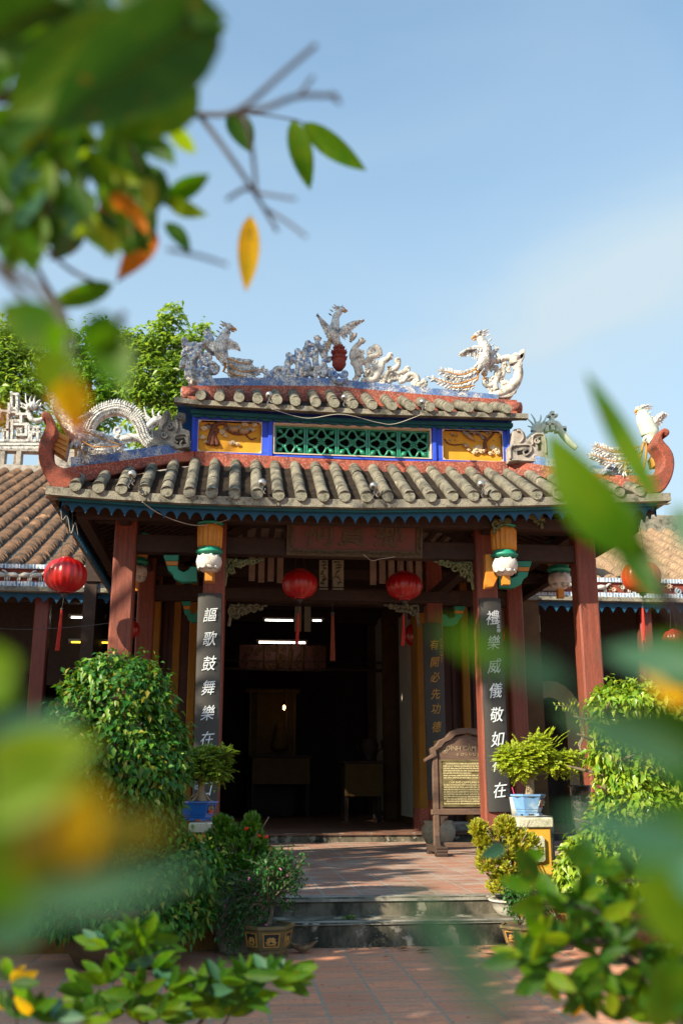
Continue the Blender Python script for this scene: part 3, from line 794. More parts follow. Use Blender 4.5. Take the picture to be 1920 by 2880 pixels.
for y in (11.5, 14.6): b.box(CXs[0]-.6,CXs[3]+.6,y-.07,y+.07,zp+.08,zp+.22)
# hip rafters and short king posts
b.beam((CXs[0],11.5,zp+.2),(XL+.15,YE+.15,zl-.15), .09, .12); b.beam((CXs[3],11.5,zp+.2),(XR-.15,YE+.15,zr-.15), .09, .12)
b.beam((CXs[1]+.1,11.5,z_l1),(CXs[1]+.9,12.6,zFt-.15), .09, .12); b.beam((CXs[2]-.1,11.5,z_l1),(CXs[2]-.9,12.6,zFt-.15), .09, .12)
b.build('beam', m_brown, porch, bev=.006)
# hanging lotus pendants
def pendant(px, Y, wpx, yt, yb):
    c0 = P(px, yt, Y); h = c0.z-P(px, yb, Y).z; w_ = wpx/2890*Y/2; x, z = c0.x, c0.z
    g = B(); g.mat(0, True)
    f = lambda t: -h*t
    g.lathe((x,Y,z), [(w_*.8,f(.50)),(w_*.97,f(.48)),(w_*1.0,f(.30)),(w_*1.02,f(.10)),(w_*.9,f(.06)),(w_*.8,f(.055))], 70, 14, .20, fl=(1,3))
    o = g.build('lotus_pendant', m_pend, porch)
    g = B(); g.mat(0, True)
    g.lathe((x,Y,z), [(w_*.75,f(.055)),(w_*1.0,f(.03)),(w_*1.02,f(.005)),(w_*.8,f(0)),(w_*.5,-f(.06))], 28)
    g.build('ring', m_pgreen, o); g = B(); g.mat(0, True)
    g.lathe((x,Y,z), [(w_*.5,f(.65)),(w_*.95,f(.62)),(w_*1.08,f(.575)),(w_*.85,f(.55)),(w_*.9,f(.51)),(w_*.75,f(.495))], 28)
    g.build('ring', m_pgreen, o)
    g = B(); g.mat(0, True)
    g.lathe((x,Y,z), [(w_*.35,f(.985)),(w_*.62,f(.96)),(w_*.93,f(.87)),(w_*1.0,f(.78)),(w_*.93,f(.69)),(w_*.6,f(.64))], 32)
    rg = random.Random(int(px)); 
    for row, (t, rr_) in enumerate(((.70,.97),(.80,1.01),(.89,.95))):
        for k in range(9):
            a = 2*math.pi*(k+.5*row)/9
            d = Vector((math.cos(a), math.sin(a), 0)); p0 = Vector((x,Y,z+f(t)))+d*(w_*rr_*.965); 
            g.petal(p0+Vector((0,0,h*.05)), p0+Vector((0,0,-h*.075))-d*(w_*.10), w_*.70, .0035, tuple(d))
    g.build('bud', m_bud, o)
    g = B(); g.mat(0); r_ = w_*.28; g.box(x-r_,x+r_,Y-r_,Y+r_,z+f(1.16),z+f(.98)); g.build('tenon', m_pend, o)
    return o
pendant(592, 11.0, 76, 1472, 1612); pendant(1414, 11.0, 78, 1480, 1622)
pendant(1566, 12.8, 68, 1524, 1660); pendant(388, 12.8, 66, 1502, 1640); pendant(446, 16.4, 52, 1642, 1752)
pendant(1512, 16.4, 52, 1660, 1765) if False else None
# curved jade brackets beside the columns
def elbow(x0, y0, x1, y1, Y, flip=1):
    """bracket arm: flat head with an ochre band, curved belly; photo box x0..x1 (head end at x0), y0..y1"""
    def q(u, v): return XZ(x0+(x1-x0)*u, y0+(y1-y0)*v, Y)
    h = B(); h.slab([q(0,.0),q(.46,.0),q(.44,.22),q(.05,.22)], Y-.05, Y+.05, .008)
    o = h.build('bracket_arm', m_pgreen, porch)
    h = B(); h.slab([q(.06,.22),q(.44,.22),q(.42,.38),q(.10,.38)], Y-.045, Y+.045, .006); h.build('band', m_pend, o)
    h = B(); h.slab([q(t,u) for t,u in ((.10,.39),(.42,.39),(.46,.54),(.60,.62),(.74,.54),(.80,.42),(1,.42),(1,.97),(.55,1),(.32,.86),(.26,.68),(.14,.56))], Y-.05, Y+.05, .008); h.build('belly', m_pgreen, o)
elbow(460,1563,555,1640,11.46); elbow(1492,1580,1398,1656,11.46)
elbow(512,1692,566,1752,14.56); elbow(1306,1706,1238,1762,14.56)
h = B(); h.slab([XZ(x,y,11.1) for x,y in ((1362,1560),(1400,1560),(1402,1590),(1398,1625),(1385,1652),(1362,1655))], 11.06, 11.16, .01); h.build('bracket_arm', m_pend, porch)
h = B(); h.slab([XZ(x,y,11.1) for x,y in ((577,1610),(604,1610),(604,1638),(577,1638))], 11.06, 11.16, .006); h.build('bracket_arm', m_pend, porch)
# pierced foliage brackets in the doorway corners
m_carv = M('gilded green carving', (.13,.13,.045), (.06,.10,.05), 30, .55, .6, 60, .4, dirt=(.25,.18,.06), dlo=.55, dhi=.66, dsc=22)
m_carv2 = M('grey green carving', (.20,.22,.17), (.07,.12,.08), 30, .6, .6, 60, .4, dirt=(.30,.25,.16), dlo=.52, dhi=.66, dsc=22)
def corner(px, py, w_, h_, Y, mt, seed):
    rg = random.Random(seed); g = B(); s = Y/2890; o = P(px, py, Y); sg = 1 if w_ > 0 else -1; w_ = abs(w_)
    def V(u, v, d=0): return Vector((o.x+sg*u*s, Y-.02-d, o.z-v*s))
    g.mat(0, True)
    def tb(pp, r0, r1, d=0):
        q = smoothpath(pp, 5); k = len(q)
        g.tube([V(u,v,d) for u,v in q], [(r0+(r1-r0)*i/(k-1))*s for i in range(k)], 7, True)
    tb([(0,h_),(w_*.04,h_*.6),(w_*.10,h_*.3),(w_*.3,h_*.14),(w_*.62,h_*.06),(w_,0)], 5, 3)
    tb([(3,0),(w_*.5,3),(w_,0)], 4, 3); tb([(3,0),(3,h_*.5),(0,h_)], 4, 4)
    for k in range(9):
        t = (k+.6)/9.5; cu = w_*t*.86+4; lim = h_*(1-t)**1.5*.7+7; cv = rg.uniform(.25,.75)*lim
        r = rg.uniform(8,15)*(1.1-t*.5)
        tb(spiral(cu, cv, r, 1.5, rg.uniform(0,6.3), rg.choice((-1,1))*1.35, 14), 3.6, 2.2, rg.uniform(0,.03))
        for j in range(5):
            a = rg.uniform(0,6.3); g.petal(V(cu,cv,.02), V(cu+r*1.35*math.cos(a),cv+r*1.35*math.sin(a),.03), 8*s, .012)
    return g.build('carved_bracket', mt, porch)
corner(634,1574,112,80,11.44,m_carv,1); corner(1326,1583,-118,84,11.44,m_carv,2)
corner(645,1702,110,62,14.54,m_carv2,3); corner(1176,1704,-105,64,14.54,m_carv2,4)
corner(1385,1462,55,45,10.9,m_carv,5); corner(1520,1448,-55,45,10.9,m_carv,6)

# ceiling planks seen through the doorway, and painted scroll panels behind the front beam
b = B()
ya = 13.0; za, zb_ = P(990,1640,13.6).z, P(990,1572,13.6).z
x = P(700,1600,13.6).x
k = 0
while x < P(1185,1600,13.6).x:
    if not (P(800,1600,13.6).x < x < P(1015,1600,13.6).x): b.box(x, x+.085, 13.56, 13.60, za-.02*(k%2), zb_+.1)
    x += .13; k += 1
b.each('ceiling_plank', m_plank, porch)
m_paper = M('painted white panel', (.36,.38,.30), (.29,.31,.25), 5, .8, .05, 30)
m_bamboo = M('ink green painting', (.035,.07,.04), (.05,.06,.03), 20, .8, 0)
for (xa, xb), sd_ in (((898,922),1),((934,966),2)):
    g = B(); p0 = P(xa,1668,13.5); p1 = P(xb,1576,13.5); zm = P(xa,1652,13.5).z
    g.mat(0); g.box(p0.x,p1.x,13.5,13.53,zm+.012,p1.z); g.box(p0.x,p1.x,13.5,13.53,p0.z,zm-.008)
    g.mat(1, True); rg = random.Random(sd_); xm = (p0.x+p1.x)/2; xx = xm-.01; pts = []
    for k in range(9):
        pts.append((xx, 13.497, zm+.03+(p1.z-zm-.05)*k/8)); xx = xm+rg.uniform(-.03,.03)
    g.tube([tuple(v) for v in smoothpath(pts,3)], .005, 5)
    for k in range(20):
        q = pts[rg.randrange(1,9)]; a = rg.uniform(-.6,.6)+rg.choice((0,math.pi))
        g.petal((q[0],13.496,q[2]), (min(p1.x-.01,max(p0.x+.01,q[0]+.05*math.cos(a))),13.494,q[2]+.035*math.sin(a)-.012), .016, .002)
    g.build('painted_panel', [m_paper, m_bamboo], porch)
# ------------------------------------------------------------------ porcelain ridge sculptures
def V3(px, py, Y, d=0.0):
    p = P(px, py, Y); return Vector((p.x, Y-d, p.z))
def ptube(b, Y, pts, r, d=0.0, n=9, flat=1.0, sm=5, smooth=True):
    """sculpted roll through photo points at distance Y; radii in photo pixels, one value or (start,...,end)"""
    if sm > 1: q = smoothpath(pts, sm)
    else: q = pts
    k = len(q); s = Y/2890
    if isinstance(r, (tuple, list)):
        m_ = len(r)-1; rs = []
        for i in range(k):
            t = i/(k-1)*m_; j = min(int(t), m_-1); rs.append((r[j]+(r[j+1]-r[j])*(t-j))*s)
    else: rs = [r*s]*k
    b.s = smooth
    b.tube([V3(x,y,Y,d) for x,y in q], rs, n, True, 1.0)
def scales(b, Y, path, r, rg, step=7, size=11, d=.03, n=3):
    q = smoothpath(path, 8); s = Y/2890
    for i in range(0, len(q)-1, 2):
        x, y = q[i]; dx = q[i+1][0]-x; dy = q[i+1][1]-y; L_ = math.hypot(dx,dy) or 1
        t = i/(len(q)-1); rr_ = (r[0]+(r[1]-r[0])*t) if isinstance(r, tuple) else r
        for k in range(n):
            u = (k+.5)/n*2-1
            X_ = x-dy/L_*rr_*u*.9; Y_ = y+dx/L_*rr_*u*.9
            dd = math.sqrt(max(0,1-u*u))*rr_*s
            a = V3(X_, Y_, Y, dd*.95); e = V3(X_+dx/L_*size, Y_+dy/L_*size, Y, dd+.018)
            b.petal(a, e, size*.8*s, .008)
def plume(b, Y, path, wid, rg, d=.02, n=14, mid=None, bm=None):
    q = smoothpath(path, 6); s = Y/2890; k = len(q)
    for i in range(n):
        t = (i+.4)/n; j = min(int(t*(k-1)), k-2); x, y = q[j]; dx = q[j+1][0]-x; dy = q[j+1][1]-y; L_ = math.hypot(dx,dy) or 1
        dx /= L_; dy /= L_; wv = wid*(.75+.5*math.sin(t*3.0))*rg.uniform(.85,1.1)
        for sg in (-1, 1):
            ex = x+dx*wv*.85-dy*wv*sg*.85; ey = y+dy*wv*.85+dx*wv*sg*.85
            b.petal(V3(x,y,Y,d+.01), V3(ex,ey,Y,d+.0+rg.uniform(-.01,.02)), wv*.72*s, .016)
    x, y = q[-1]; b.petal(V3(*q[-3],Y,d), V3(x+(x-q[-3][0])*1.5, y+(y-q[-3][1])*1.5, Y, d), wid*.6*s, .012)
def phoenix(parent, Y, K, seed, name='phoenix_finial', mats=None, label=None):
    rg = random.Random(seed); s = Y/2890
    m0, m1, m2, m3 = mats or (m_chipw, m_feath, m_ochre, m_stucco)
    b = B(); b.mat(0, True)
    K = dict(K); K['bodyr'] = tuple(v*1.2 for v in K['bodyr'])
    ptube(b, Y, K['body'], K['bodyr'], .02, 12)
    hx, hy = K['head']; bx, by = K['beak']; hr = K.get('hr', 11)
    b.s = True; b.ball(V3(hx,hy,Y,.02), hr*s, 10, 6, 1.25, 1, .9)
    b.mat(0, False); scales(b, Y, K['body'], (K['bodyr'][0], K['bodyr'][1]) , rg, size=11)
    sp = smoothpath(K['spine'], 4)
    for i in range(0, len(sp)-1, 2):
        x, y = sp[i]; dx = sp[i+1][0]-x; dy = sp[i+1][1]-y; L_ = math.hypot(dx,dy) or 1; g_ = K.get('spike',13)
        sg = K['side']
        b.petal(V3(x,y,Y,.02), V3(x+g_*sg*abs(dy)/L_+dx/L_*2, y-5+dy/L_*-3, Y,.03), 6*s, .012)
    o = b.build(name, m0, parent)
    if label: o['label'] = label
    b = B(); b.mat(0, True)
    dx, dy = bx-hx, by-hy
    b.tube([V3(hx+dx*.35,hy+dy*.2,Y,.02), V3(hx+dx*.8,hy+dy*.55,Y,.02), V3(bx,by,Y,.02)], [hr*.6*s, hr*.42*s, 1.0*s], 8)
    b.tube([V3(hx+dx*.3,hy+dy*.6+3,Y,.02), V3(hx+dx*.72,hy+dy*1.05+3,Y,.02)], [hr*.42*s, 1.2*s], 8)
    b.ball(V3(hx+dx*.22,hy-3,Y,.02+hr*s*.85), hr*.24*s, 8, 5)
    b.build('beak', m2, o)
    b = B(); b.mat(0)
    for tx, ty in K['crest']:
        b.petal(V3(hx-dx*.1,hy-2,Y,.01+rg.uniform(0,.03)), V3(tx,ty,Y,rg.uniform(0,.05)), 8*s, .014)
    b.build('crest', m1, o)
    for W in K['wings']:
        b = B(); b.mat(0, False)
        (sx_,sy_),(tx,ty) = W['arm']; n = W.get('n', 9); df = W.get('d', .05)
        ptube(b, Y, [(sx_,sy_),((sx_+tx)/2+W.get('bow',0)*.3,(sy_+ty)/2-abs(W.get('bow',8))),(tx,ty)], (9,7,4), df, 8)
        b.s = False
        for row, (fr_, ln) in enumerate(((1.0,1.0),(.62,.62),(.34,.36))):
            for k in range(n):
                t = k/(n-1); x = sx_+(tx-sx_)*t; y = sy_+(ty-sy_)*t-abs(W.get('bow',8))*math.sin(math.pi*t)
                ex = x+(W['f0'][0]*(1-t)+W['f1'][0]*t)*ln; ey = y+(W['f0'][1]*(1-t)+W['f1'][1]*t)*ln
                b.petal(V3(x,y,Y,df+.012*row), V3(ex,ey,Y,df+.012*row+rg.uniform(-.008,.012)), 14*s*(1.15 if row else 1), .012)
        b.build('wing', m1, o)
    b = B()
    for T in K['tails']:
        b.mat(0, False); plume(b, Y, T['p'], T.get('w',13)*1.12, rg, T.get('d',.03), int(T.get('n',13)*1.15))
        ptube(b, Y, T['p'], (T.get('w',13)*.5,T.get('w',13)*.3), T.get('d',.03)-.02, 7); b.s = False
        b.mat(1); ptube(b, Y, T['p'], T.get('mid',(2.2,1.4)), T.get('d',.03)+.05, 6)
    b.build('tail', [m1, m2], o)
    b = B(); b.mat(0)
    for (ax,ay),(cx,cy) in K['legs']:
        ptube(b, Y, [(ax,ay),((ax+cx)/2+2,(ay+cy)/2),(cx,cy)], (4.5,3.2), .03, 7)
        for j in (-1,0,1): b.petal(V3(cx,cy,Y,.03), V3(cx+K.get('toe',-1)*9+j*3, cy+4+j*2, Y,.04), 4*s, .008)
    b.build('leg', m2, o)
    return o
YS = 12.06
RIGHT = dict(head=(1341,944), beak=(1324,957), hr=10, side=1,
    body=[(1348,950),(1356,968),(1364,990),(1362,1012),(1352,1030),(1341,1044)], bodyr=(10,17,19,10), spine=[(1360,940),(1370,962),(1380,990)],
    crest=[(1374,926),(1372,935),(1370,945),(1352,929),(1362,929),(1344,930)],
    wings=[dict(arm=((1356,984),(1290,1000)), f0=(-8,46), f1=(4,10), n=10, bow=8, d=.06), dict(arm=((1374,1010),(1400,974)), f0=(-4,14), f1=(-10,20), n=6, bow=2, d=-.04)],
    tails=[dict(p=[(1338,1042),(1310,1056),(1282,1060),(1240,1048)], w=15), dict(p=[(1336,1068),(1305,1080),(1270,1086),(1214,1068)], w=14), dict(p=[(1330,1090),(1300,1096),(1262,1096)], w=10, n=8)],
    legs=[((1340,1042),(1339,1072)),((1346,1044),(1362,1066))])
LEFT = dict(head=(646,923), beak=(666,932), hr=11, side=-1, toe=1,
    body=[(640,932),(630,948),(622,968),(621,990),(628,1008),(636,1024)], bodyr=(10,16,18,10), spine=[(632,922),(620,938),(610,962)],
    crest=[(618,905),(624,908),(632,909),(640,908),(616,914),(648,908)],
    wings=[dict(arm=((628,960),(660,972)), f0=(8,34), f1=(17,22), n=9, bow=3, d=.06), dict(arm=((608,985),(584,926)), f0=(6,18), f1=(10,20), n=6, bow=2, d=-.03)],
    tails=[dict(p=[(640,1014),(660,1022),(682,1028),(704,1028)], w=15), dict(p=[(640,1030),(664,1046),(694,1052),(738,1044)], w=15), dict(p=[(640,1048),(660,1060),(690,1066)], w=11, n=8)],
    legs=[((634,1022),(628,1048)),((626,1020),(610,1010))])
CENT = dict(head=(962,873), beak=(977,878), hr=9, side=-1, toe=1,
    body=[(955,878),(945,892),(942,910),(938,935),(941,955),(948,970)], bodyr=(8,10,18,9), spine=[(948,866),(938,880),(932,900)],
    crest=[(936,866),(940,862),(950,860),(962,861),(938,874)],
    wings=[dict(arm=((930,936),(892,892)), f0=(-10,28), f1=(-4,-2), n=10, bow=0, d=.05), dict(arm=((956,934),(1018,906)), f0=(14,30), f1=(4,4), n=10, bow=6, d=.05)],
    tails=[dict(p=[(930,958),(922,972),(918,990)], w=9, n=6), dict(p=[(985,962),(990,952),(992,944)], w=10, n=6)],
    legs=[((944,966),(942,984)),((955,966),(959,984))])
phoenix(uroof, YS, RIGHT, 1, label='white phoenix facing left beside a curling cloud')
phoenix(uroof, YS, LEFT, 2, label='shaded phoenix facing right beside a curling cloud')
phoenix(uroof, YS, CENT, 3, label='phoenix with spread wings standing on a red lotus')
# red lotus under the middle phoenix
b = B(); b.mat(0, False); s = YS/2890
for row, (yy, rr_, n) in enumerate(((1030,20,9),(1012,25,11),(996,24,11),(984,17,9))):
    for k in range(n):
        a = 2*math.pi*(k+.5*(row%2))/n; c = V3(953,yy,YS); d = Vector((math.cos(a),math.sin(a),0))
        b.petal(c+d*(rr_*.55*s)-Vector((0,0,8*s)), c+d*(rr_*1.12*s)+Vector((0,0,13*s)), 20*s, .02, tuple(d))
b.mat(0, True); b.lathe(V3(953,1042,YS), [(10*s,0),(20*s,14*s),(22*s,36*s),(14*s,56*s),(4*s,62*s)], 16)
b.build('lotus', m_lotusred, uroof)
def curls(env, ybase, n, seed):
    rg = random.Random(seed); out = []
    for _ in range(n):
        x = rg.uniform(env[0][0], env[-1][0]); yt = ybase
        for (xa,ya),(xb,yb) in zip(env, env[1:]):
            if xa <= x <= xb: yt = ya+(yb-ya)*(x-xa)/(xb-xa)
        y = rg.uniform(yt+6, ybase-4) if yt+6 < ybase-4 else ybase-6; r = rg.uniform(6,12)
        out.append((spiral(x,y,r,1.5,rg.uniform(0,6.3),rg.choice((-1,1))*1.2,12), (rg.uniform(3.5,6),2.5)))
    return out
def cloud_scroll(parent, Y, rolls, spikes, mt, d=0.0, th=.10, label=None, slabs=()):
    b = B()
    for pts, r in rolls: b.mat(0); ptube(b, Y, pts, tuple(v*1.16 for v in r) if isinstance(r, tuple) else r*1.16, d, 9)
    for sl_ in slabs:
        b.mat(0, False); b.slab([XZ(x,y,Y) for x,y in smoothpath(sl_+[sl_[0]],3)[:-1]], Y-.04-d, Y+th-d, .012)
    b.s = False
    for (ax,ay),(cx,cy),w_ in spikes: b.petal(V3(ax,ay,Y,d), V3(cx,cy,Y,d), w_*Y/2890, .03)
    o = b.build('cloud_scroll', mt, parent)
    if label: o['label'] = label
    return o
# right end cloud: big C with inner curls and a pointed horn
rollsR0 = curls([(1366,1030),(1400,1010),(1450,1010)], 1108, 12, 5)
rollsR = rollsR0+[([(1386,1112),(1410,1104),(1438,1088),(1455,1064),(1458,1040),(1450,1018),(1436,1006),(1418,1006),(1404,1014)], (11,14,14,13,11,9,7)),
          ([(1446,1022),(1444,1010),(1456,1000)], (14,13)), 
          ([(1404,1014),(1390,1012),(1376,1020),(1366,1034),(1362,1052)], (9,10,9)), (spiral(1402,1048,16,2,-1.2,1.25), (7,4)),
          ([(1396,1096),(1392,1078),(1400,1060),(1408,1046)], (9,7)), (spiral(1372,1072,14,2,.5,1.2), (7,4)), (spiral(1446,1072,12,2,0,1.2), (6,4)),
          ([(1398,994),(1404,1004),(1412,1010)], (6,9)), (spiral(1388,1034,9,2,2,1.1),(5,3)), (spiral(1386,1100,10,2,0,1.2),(6,4))]
cloud_scroll(uroof, YS, rollsR, [((1418,1010),(1420,1000),12)], m_stucco, -.02, slabs=[[(1452,1026),(1440,1012),(1448,1002),(1458,998),(1462,986),(1474,986-2),(1473,1006),(1466,1020),(1468,1030)], [(1472,990),(1456,1000),(1450,1010),(1466,1012),(1473,1000)], [(1374,1118),(1380,1104),(1400,1098),(1430,1080),(1448,1060),(1464,1050),(1466,1072),(1452,1098),(1430,1120)]], label='white cloud scroll with pointed horn')
rollsL0 = curls([(520,970),(560,965),(600,990)], 1076, 16, 6)
rollsL = rollsL0+[([(606,1074),(580,1078),(554,1070),(538,1052),(536,1030),(540,1010),(552,992),(566,984)], (12,16,17,17,15,11)),
          (spiral(530,992,12,3,2.4,1.2), (10,6)), (spiral(532,1022,16,3,2.6,1.2), (12,7)), (spiral(546,1052,15,3,2.8,1.2), (12,7)),
          ([(546,966),(560,972),(576,966),(590,958)], (9,10,8)), (spiral(584,1006,17,2,1.2,1.3), (8,4)), (spiral(598,1036,14,2,-.5,1.25), (8,4)), ([(562,992),(570,1012),(560,1030),(572,1052)], (8,8,7)), (spiral(570,1062,11,2,1,1.2),(6,4)), ([(580,1020),(600,1020),(614,1034)], (7,5))]
cloud_scroll(uroof, YS, rollsL, [], m_chip, -.02, slabs=[[(518,946),(510,954),(513,968),(524,976),(530,984),(548,982),(560,972),(546,962),(534,964),(526,952)], [(574,930),(584,924),(594,934),(604,958),(612,984),(598,990),(582,978),(574,960)], [(524,1044),(536,1040),(552,1062),(584,1078),(590,1086),(552,1086),(532,1074)]], label='shaded cloud scroll of blue and white porcelain, shade tone mixed in')
# flame and cloud groups either side of the middle
ra = [(1008,1060),(1004,1034),(996,1014),(990,1000),(996,980),(1010,966),(1020,956)]
flR = [(ra, (8,10,9,8,7,6)), (spiral(1000,990,14,3,.5,1.2),(7,5)), (spiral(1017,957,6,2,0,1),(6,5)),
       ([(990,1024),(1010,1014),(1030,1018),(1040,1004),(1058,1000),(1066,988)], (7,9,8,7)), (spiral(1052,990,14,3,2.6,1.3),(8,5)), ([(1048,980),(1056,974),(1066,984),(1070,1000)], (6,8,6)),
       ([(1014,1070),(1030,1072),(1052,1066),(1070,1040),(1074,1018),(1086,1012),(1098,1000)], (8,11,10,9,7)), (spiral(1098,1000,6,2,1,1),(6,5)), (spiral(1056,1042,16,3,.6,1.25),(8,5)),
       ([(1080,1074),(1088,1052),(1102,1042),(1118,1030),(1121,1014)], (8,8,8,6)), (spiral(1119,1014,6,2,1,1),(6,5)),
       (spiral(1104,1062,12,3,2.2,1.25),(7,5)), ([(1112,1054),(1130,1048),(1146,1040)], (7,7,6)), (spiral(1146,1038,6,2,1,1),(6,5)),
       ([(1122,1076),(1136,1070),(1146,1056),(1160,1054),(1172,1062),(1174,1076)], (6,8,8,8,7)), ([(1174,1078),(1184,1080),(1191,1072)], (6,7,6)), (spiral(1192,1072,5,2,0,1),(6,4)),
       ([(1010,1000),(1020,1012),(1012,1030),(1018,1050)], (7,6)), ([(1068,1060),(1082,1062),(1096,1076)], (7,6)), ([(1030,1018),(1034,1040),(1026,1060)], (8,7))]
flR += curls([(992,975),(1020,965),(1065,1000),(1120,1030),(1160,1060),(1190,1078)], 1084, 34, 3)
cloud_scroll(uroof, YS, flR, [], m_stucco, 0, label='white flame shaped cloud, sunlit')
b = B(); s = YS/2890
for fx_, fy_ in ((1016,1000),(1030,1048),(1092,1042)):
    for k in range(5):
        a = 2*math.pi*k/5; b.petal(V3(fx_,fy_,YS,.07), V3(fx_+9*math.cos(a),fy_+9*math.sin(a),YS,.09), 8*s, .012)
b.build('plaster_flower', m_stucco, uroof)
flL = [([(748,1064),(750,1050),(756,1046)], (7,6)), ([(760,1062),(768,1048),(780,1038),(794,1040),(800,1052),(796,1062)], (6,9,9,7)), ([(786,1062),(800,1064),(812,1056),(806,1044)], (7,8,6)),
       ([(812,1056),(808,1036),(810,1014),(816,1000)], (9,10,8,7)), (spiral(813,999,6,2,0,1),(7,5)), ([(816,1010),(830,1014),(838,1028),(834,1050)], (7,8,7)), (spiral(826,1050,11,3,1,1.2),(7,5)),
       ([(836,1058),(850,1040),(846,1016),(836,996),(838,986)], (8,10,9,6)), (spiral(838,988,7,2,0,1),(7,5)), ([(858,1060),(866,1034),(860,1006),(858,984),(868,966)], (9,11,10,8,7)), (spiral(868,966,8,2,0,1),(8,5)), ([(862,980),(874,990),(884,1010)], (7,8,6)),
       ([(880,1062),(890,1040),(886,1010),(890,980),(893,952)], (9,10,9,8,6)), (spiral(892,950,6,2,0,1),(7,5)), ([(896,972),(906,988),(910,1006)], (7,8,6)), (spiral(878,1044,11,3,1,1.2),(7,5)),
       ([(905,1062),(914,1044),(910,1020),(916,1000),(912,960)], (9,10,8,6,4)), (spiral(904,1040,11,3,2,1.2),(7,5)), ([(926,1062),(934,1050),(930,1036)], (7,8,6)), (spiral(850,1054,8,2,2,1.2),(5,4))]
flL += curls([(750,1050),(790,1036),(812,1006),(840,990),(868,970),(895,958),(920,970),(935,1030)], 1066, 40, 4)
cloud_scroll(uroof, YS, flL, [], m_chip, 0, label='flame shaped cloud of blue white porcelain, shade tone mixed in')
cloud_scroll(uroof, YS, [(spiral(938,1056,10,2,0,1.2),(6,4)), (spiral(966,1056,10,2,3.1,-1.2),(6,4)), ([(932,1068),(952,1080),(974,1068)], (6,9,6))], [], m_bluedull, .06, label='blue scroll under the red lotus')

# corner phoenixes on the hip ridges
YC = 10.85
CL = dict(head=(152,1120), beak=(134,1116), hr=11, side=1,
    body=[(158,1126),(168,1150),(190,1180),(212,1212),(222,1240),(220,1262)], bodyr=(12,22,24,14), spine=[(166,1118),(186,1150),(208,1176)],
    crest=[(130,1104),(136,1110),(146,1104),(128,1112),(160,1106),(152,1102)],
    wings=[dict(arm=((206,1196),(250,1170)), f0=(20,24), f1=(18,0), n=9, bow=3, d=.05)],
    tails=[dict(p=[(226,1216),(258,1226),(300,1244),(345,1258)], w=17, n=16), dict(p=[(226,1240),(262,1262),(300,1262),(340,1262)], w=15, n=14), dict(p=[(222,1256),(238,1280),(240,1296)], w=14, n=8)],
    legs=[((214,1256),(212,1296)),((224,1258),(232,1300))])
CRt = dict(head=(1793,1152), beak=(1781,1164), hr=10, side=1,
    body=[(1800,1158),(1806,1178),(1818,1206),(1826,1230),(1816,1250)], bodyr=(12,22,24,14), spine=[(1812,1158),(1822,1180),(1834,1200)],
    crest=[(1828,1139),(1836,1144),(1826,1150),(1806,1141),(1816,1140),(1834,1152)],
    wings=[dict(arm=((1826,1196),(1850,1168)), f0=(18,26), f1=(24,4), n=9, bow=3, d=.05)],
    tails=[dict(p=[(1790,1262),(1755,1274),(1715,1276),(1672,1260)], w=16, n=16), dict(p=[(1790,1280),(1760,1298),(1710,1302),(1660,1284)], w=14, n=15), dict(p=[(1780,1290),(1752,1306),(1752,1330),(1790,1334)], w=12, n=11)],
    legs=[((1806,1248),(1784,1322)),((1814,1250),(1806,1322))])
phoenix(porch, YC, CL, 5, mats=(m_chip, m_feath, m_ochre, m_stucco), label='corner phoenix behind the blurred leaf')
phoenix(porch, YC, CRt, 6, mats=(m_seagrn, m_chipw, m_ochre, m_stucco), label='green white corner phoenix beside the curled horn')
b = B()   # ochre scroll boxes inside the horns
b.mat(0, False); b.slab([XZ(x,y,YC-.1) for x,y in ((146,1206),(196,1232),(184,1290),(134,1258))], YC-.14, YC+.05, .015)
b.build('ochre_block', m_ochre, porch); b = B()
b.slab([XZ(x,y,YC-.02) for x,y in ((1842,1268),(1858,1268),(1866,1290),(1856,1312),(1834,1314),(1828,1290))], YC-.06, YC+.08, .015)
b.build('ochre_block', m_ochre, porch); b = B()
for k in range(3): b.slab([XZ(x,y,YC-.15) for x,y in ((150,1216+k*14),(188,1236+k*14),(188,1242+k*14),(150,1222+k*14))], YC-.16, YC-.13, .004)
b.build('ochre_rib', m_ochre, porch)
# scroll ends against the frieze, hollows painted as near-black patches
def fret_end(pts_out, hole_shades, rolls, mt, Y, label=None):
    b = B(); b.mat(0, False); b.slab([XZ(x,y,Y) for x,y in pts_out], Y, Y+.12, .01)
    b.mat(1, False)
    for h in hole_shades: b.slab([XZ(x,y,Y) for x,y in h], Y-.004, Y+.02)
    for r_, w_ in rolls: b.mat(0); ptube(b, Y, r_, w_, .01, 7)
    o = b.build('scroll_panel', [mt, m_nearblack], porch)
    if label: o['label'] = label
fret_end([(414,1262),(414,1248),(432,1238),(430,1212),(444,1206),(452,1176),(462,1158),(472,1150),(480,1164),(484,1190),(492,1170),(504,1158),(522,1162),(522,1176),(512,1186),(514,1204),(534,1212),(536,1262)],
         [[(494,1236),(518,1230),(524,1248),(498,1250)], [(474,1194),(484,1190),(486,1210),(476,1212)]],
         [([(500,1246),(492,1240),(492,1228),(512,1222),(526,1226),(530,1244),(530,1256),(514,1258),(508,1248),(514,1240)], (3.4,3)), (spiral(462,1224,10,2,0,1.2),(4,3)), (spiral(478,1200,8,2,0,1.2),(4,3)), ([(424,1256),(440,1252),(460,1256),(490,1256)], (3,3)), ([(470,1160),(468,1184),(456,1200),(456,1212)],(4,3)), ([(496,1178),(500,1200),(496,1216)],(4,3)), (spiral(508,1172,8,2,1,1.2),(4,3))], m_dstone, 11.5, 'dark grey scroll panel')
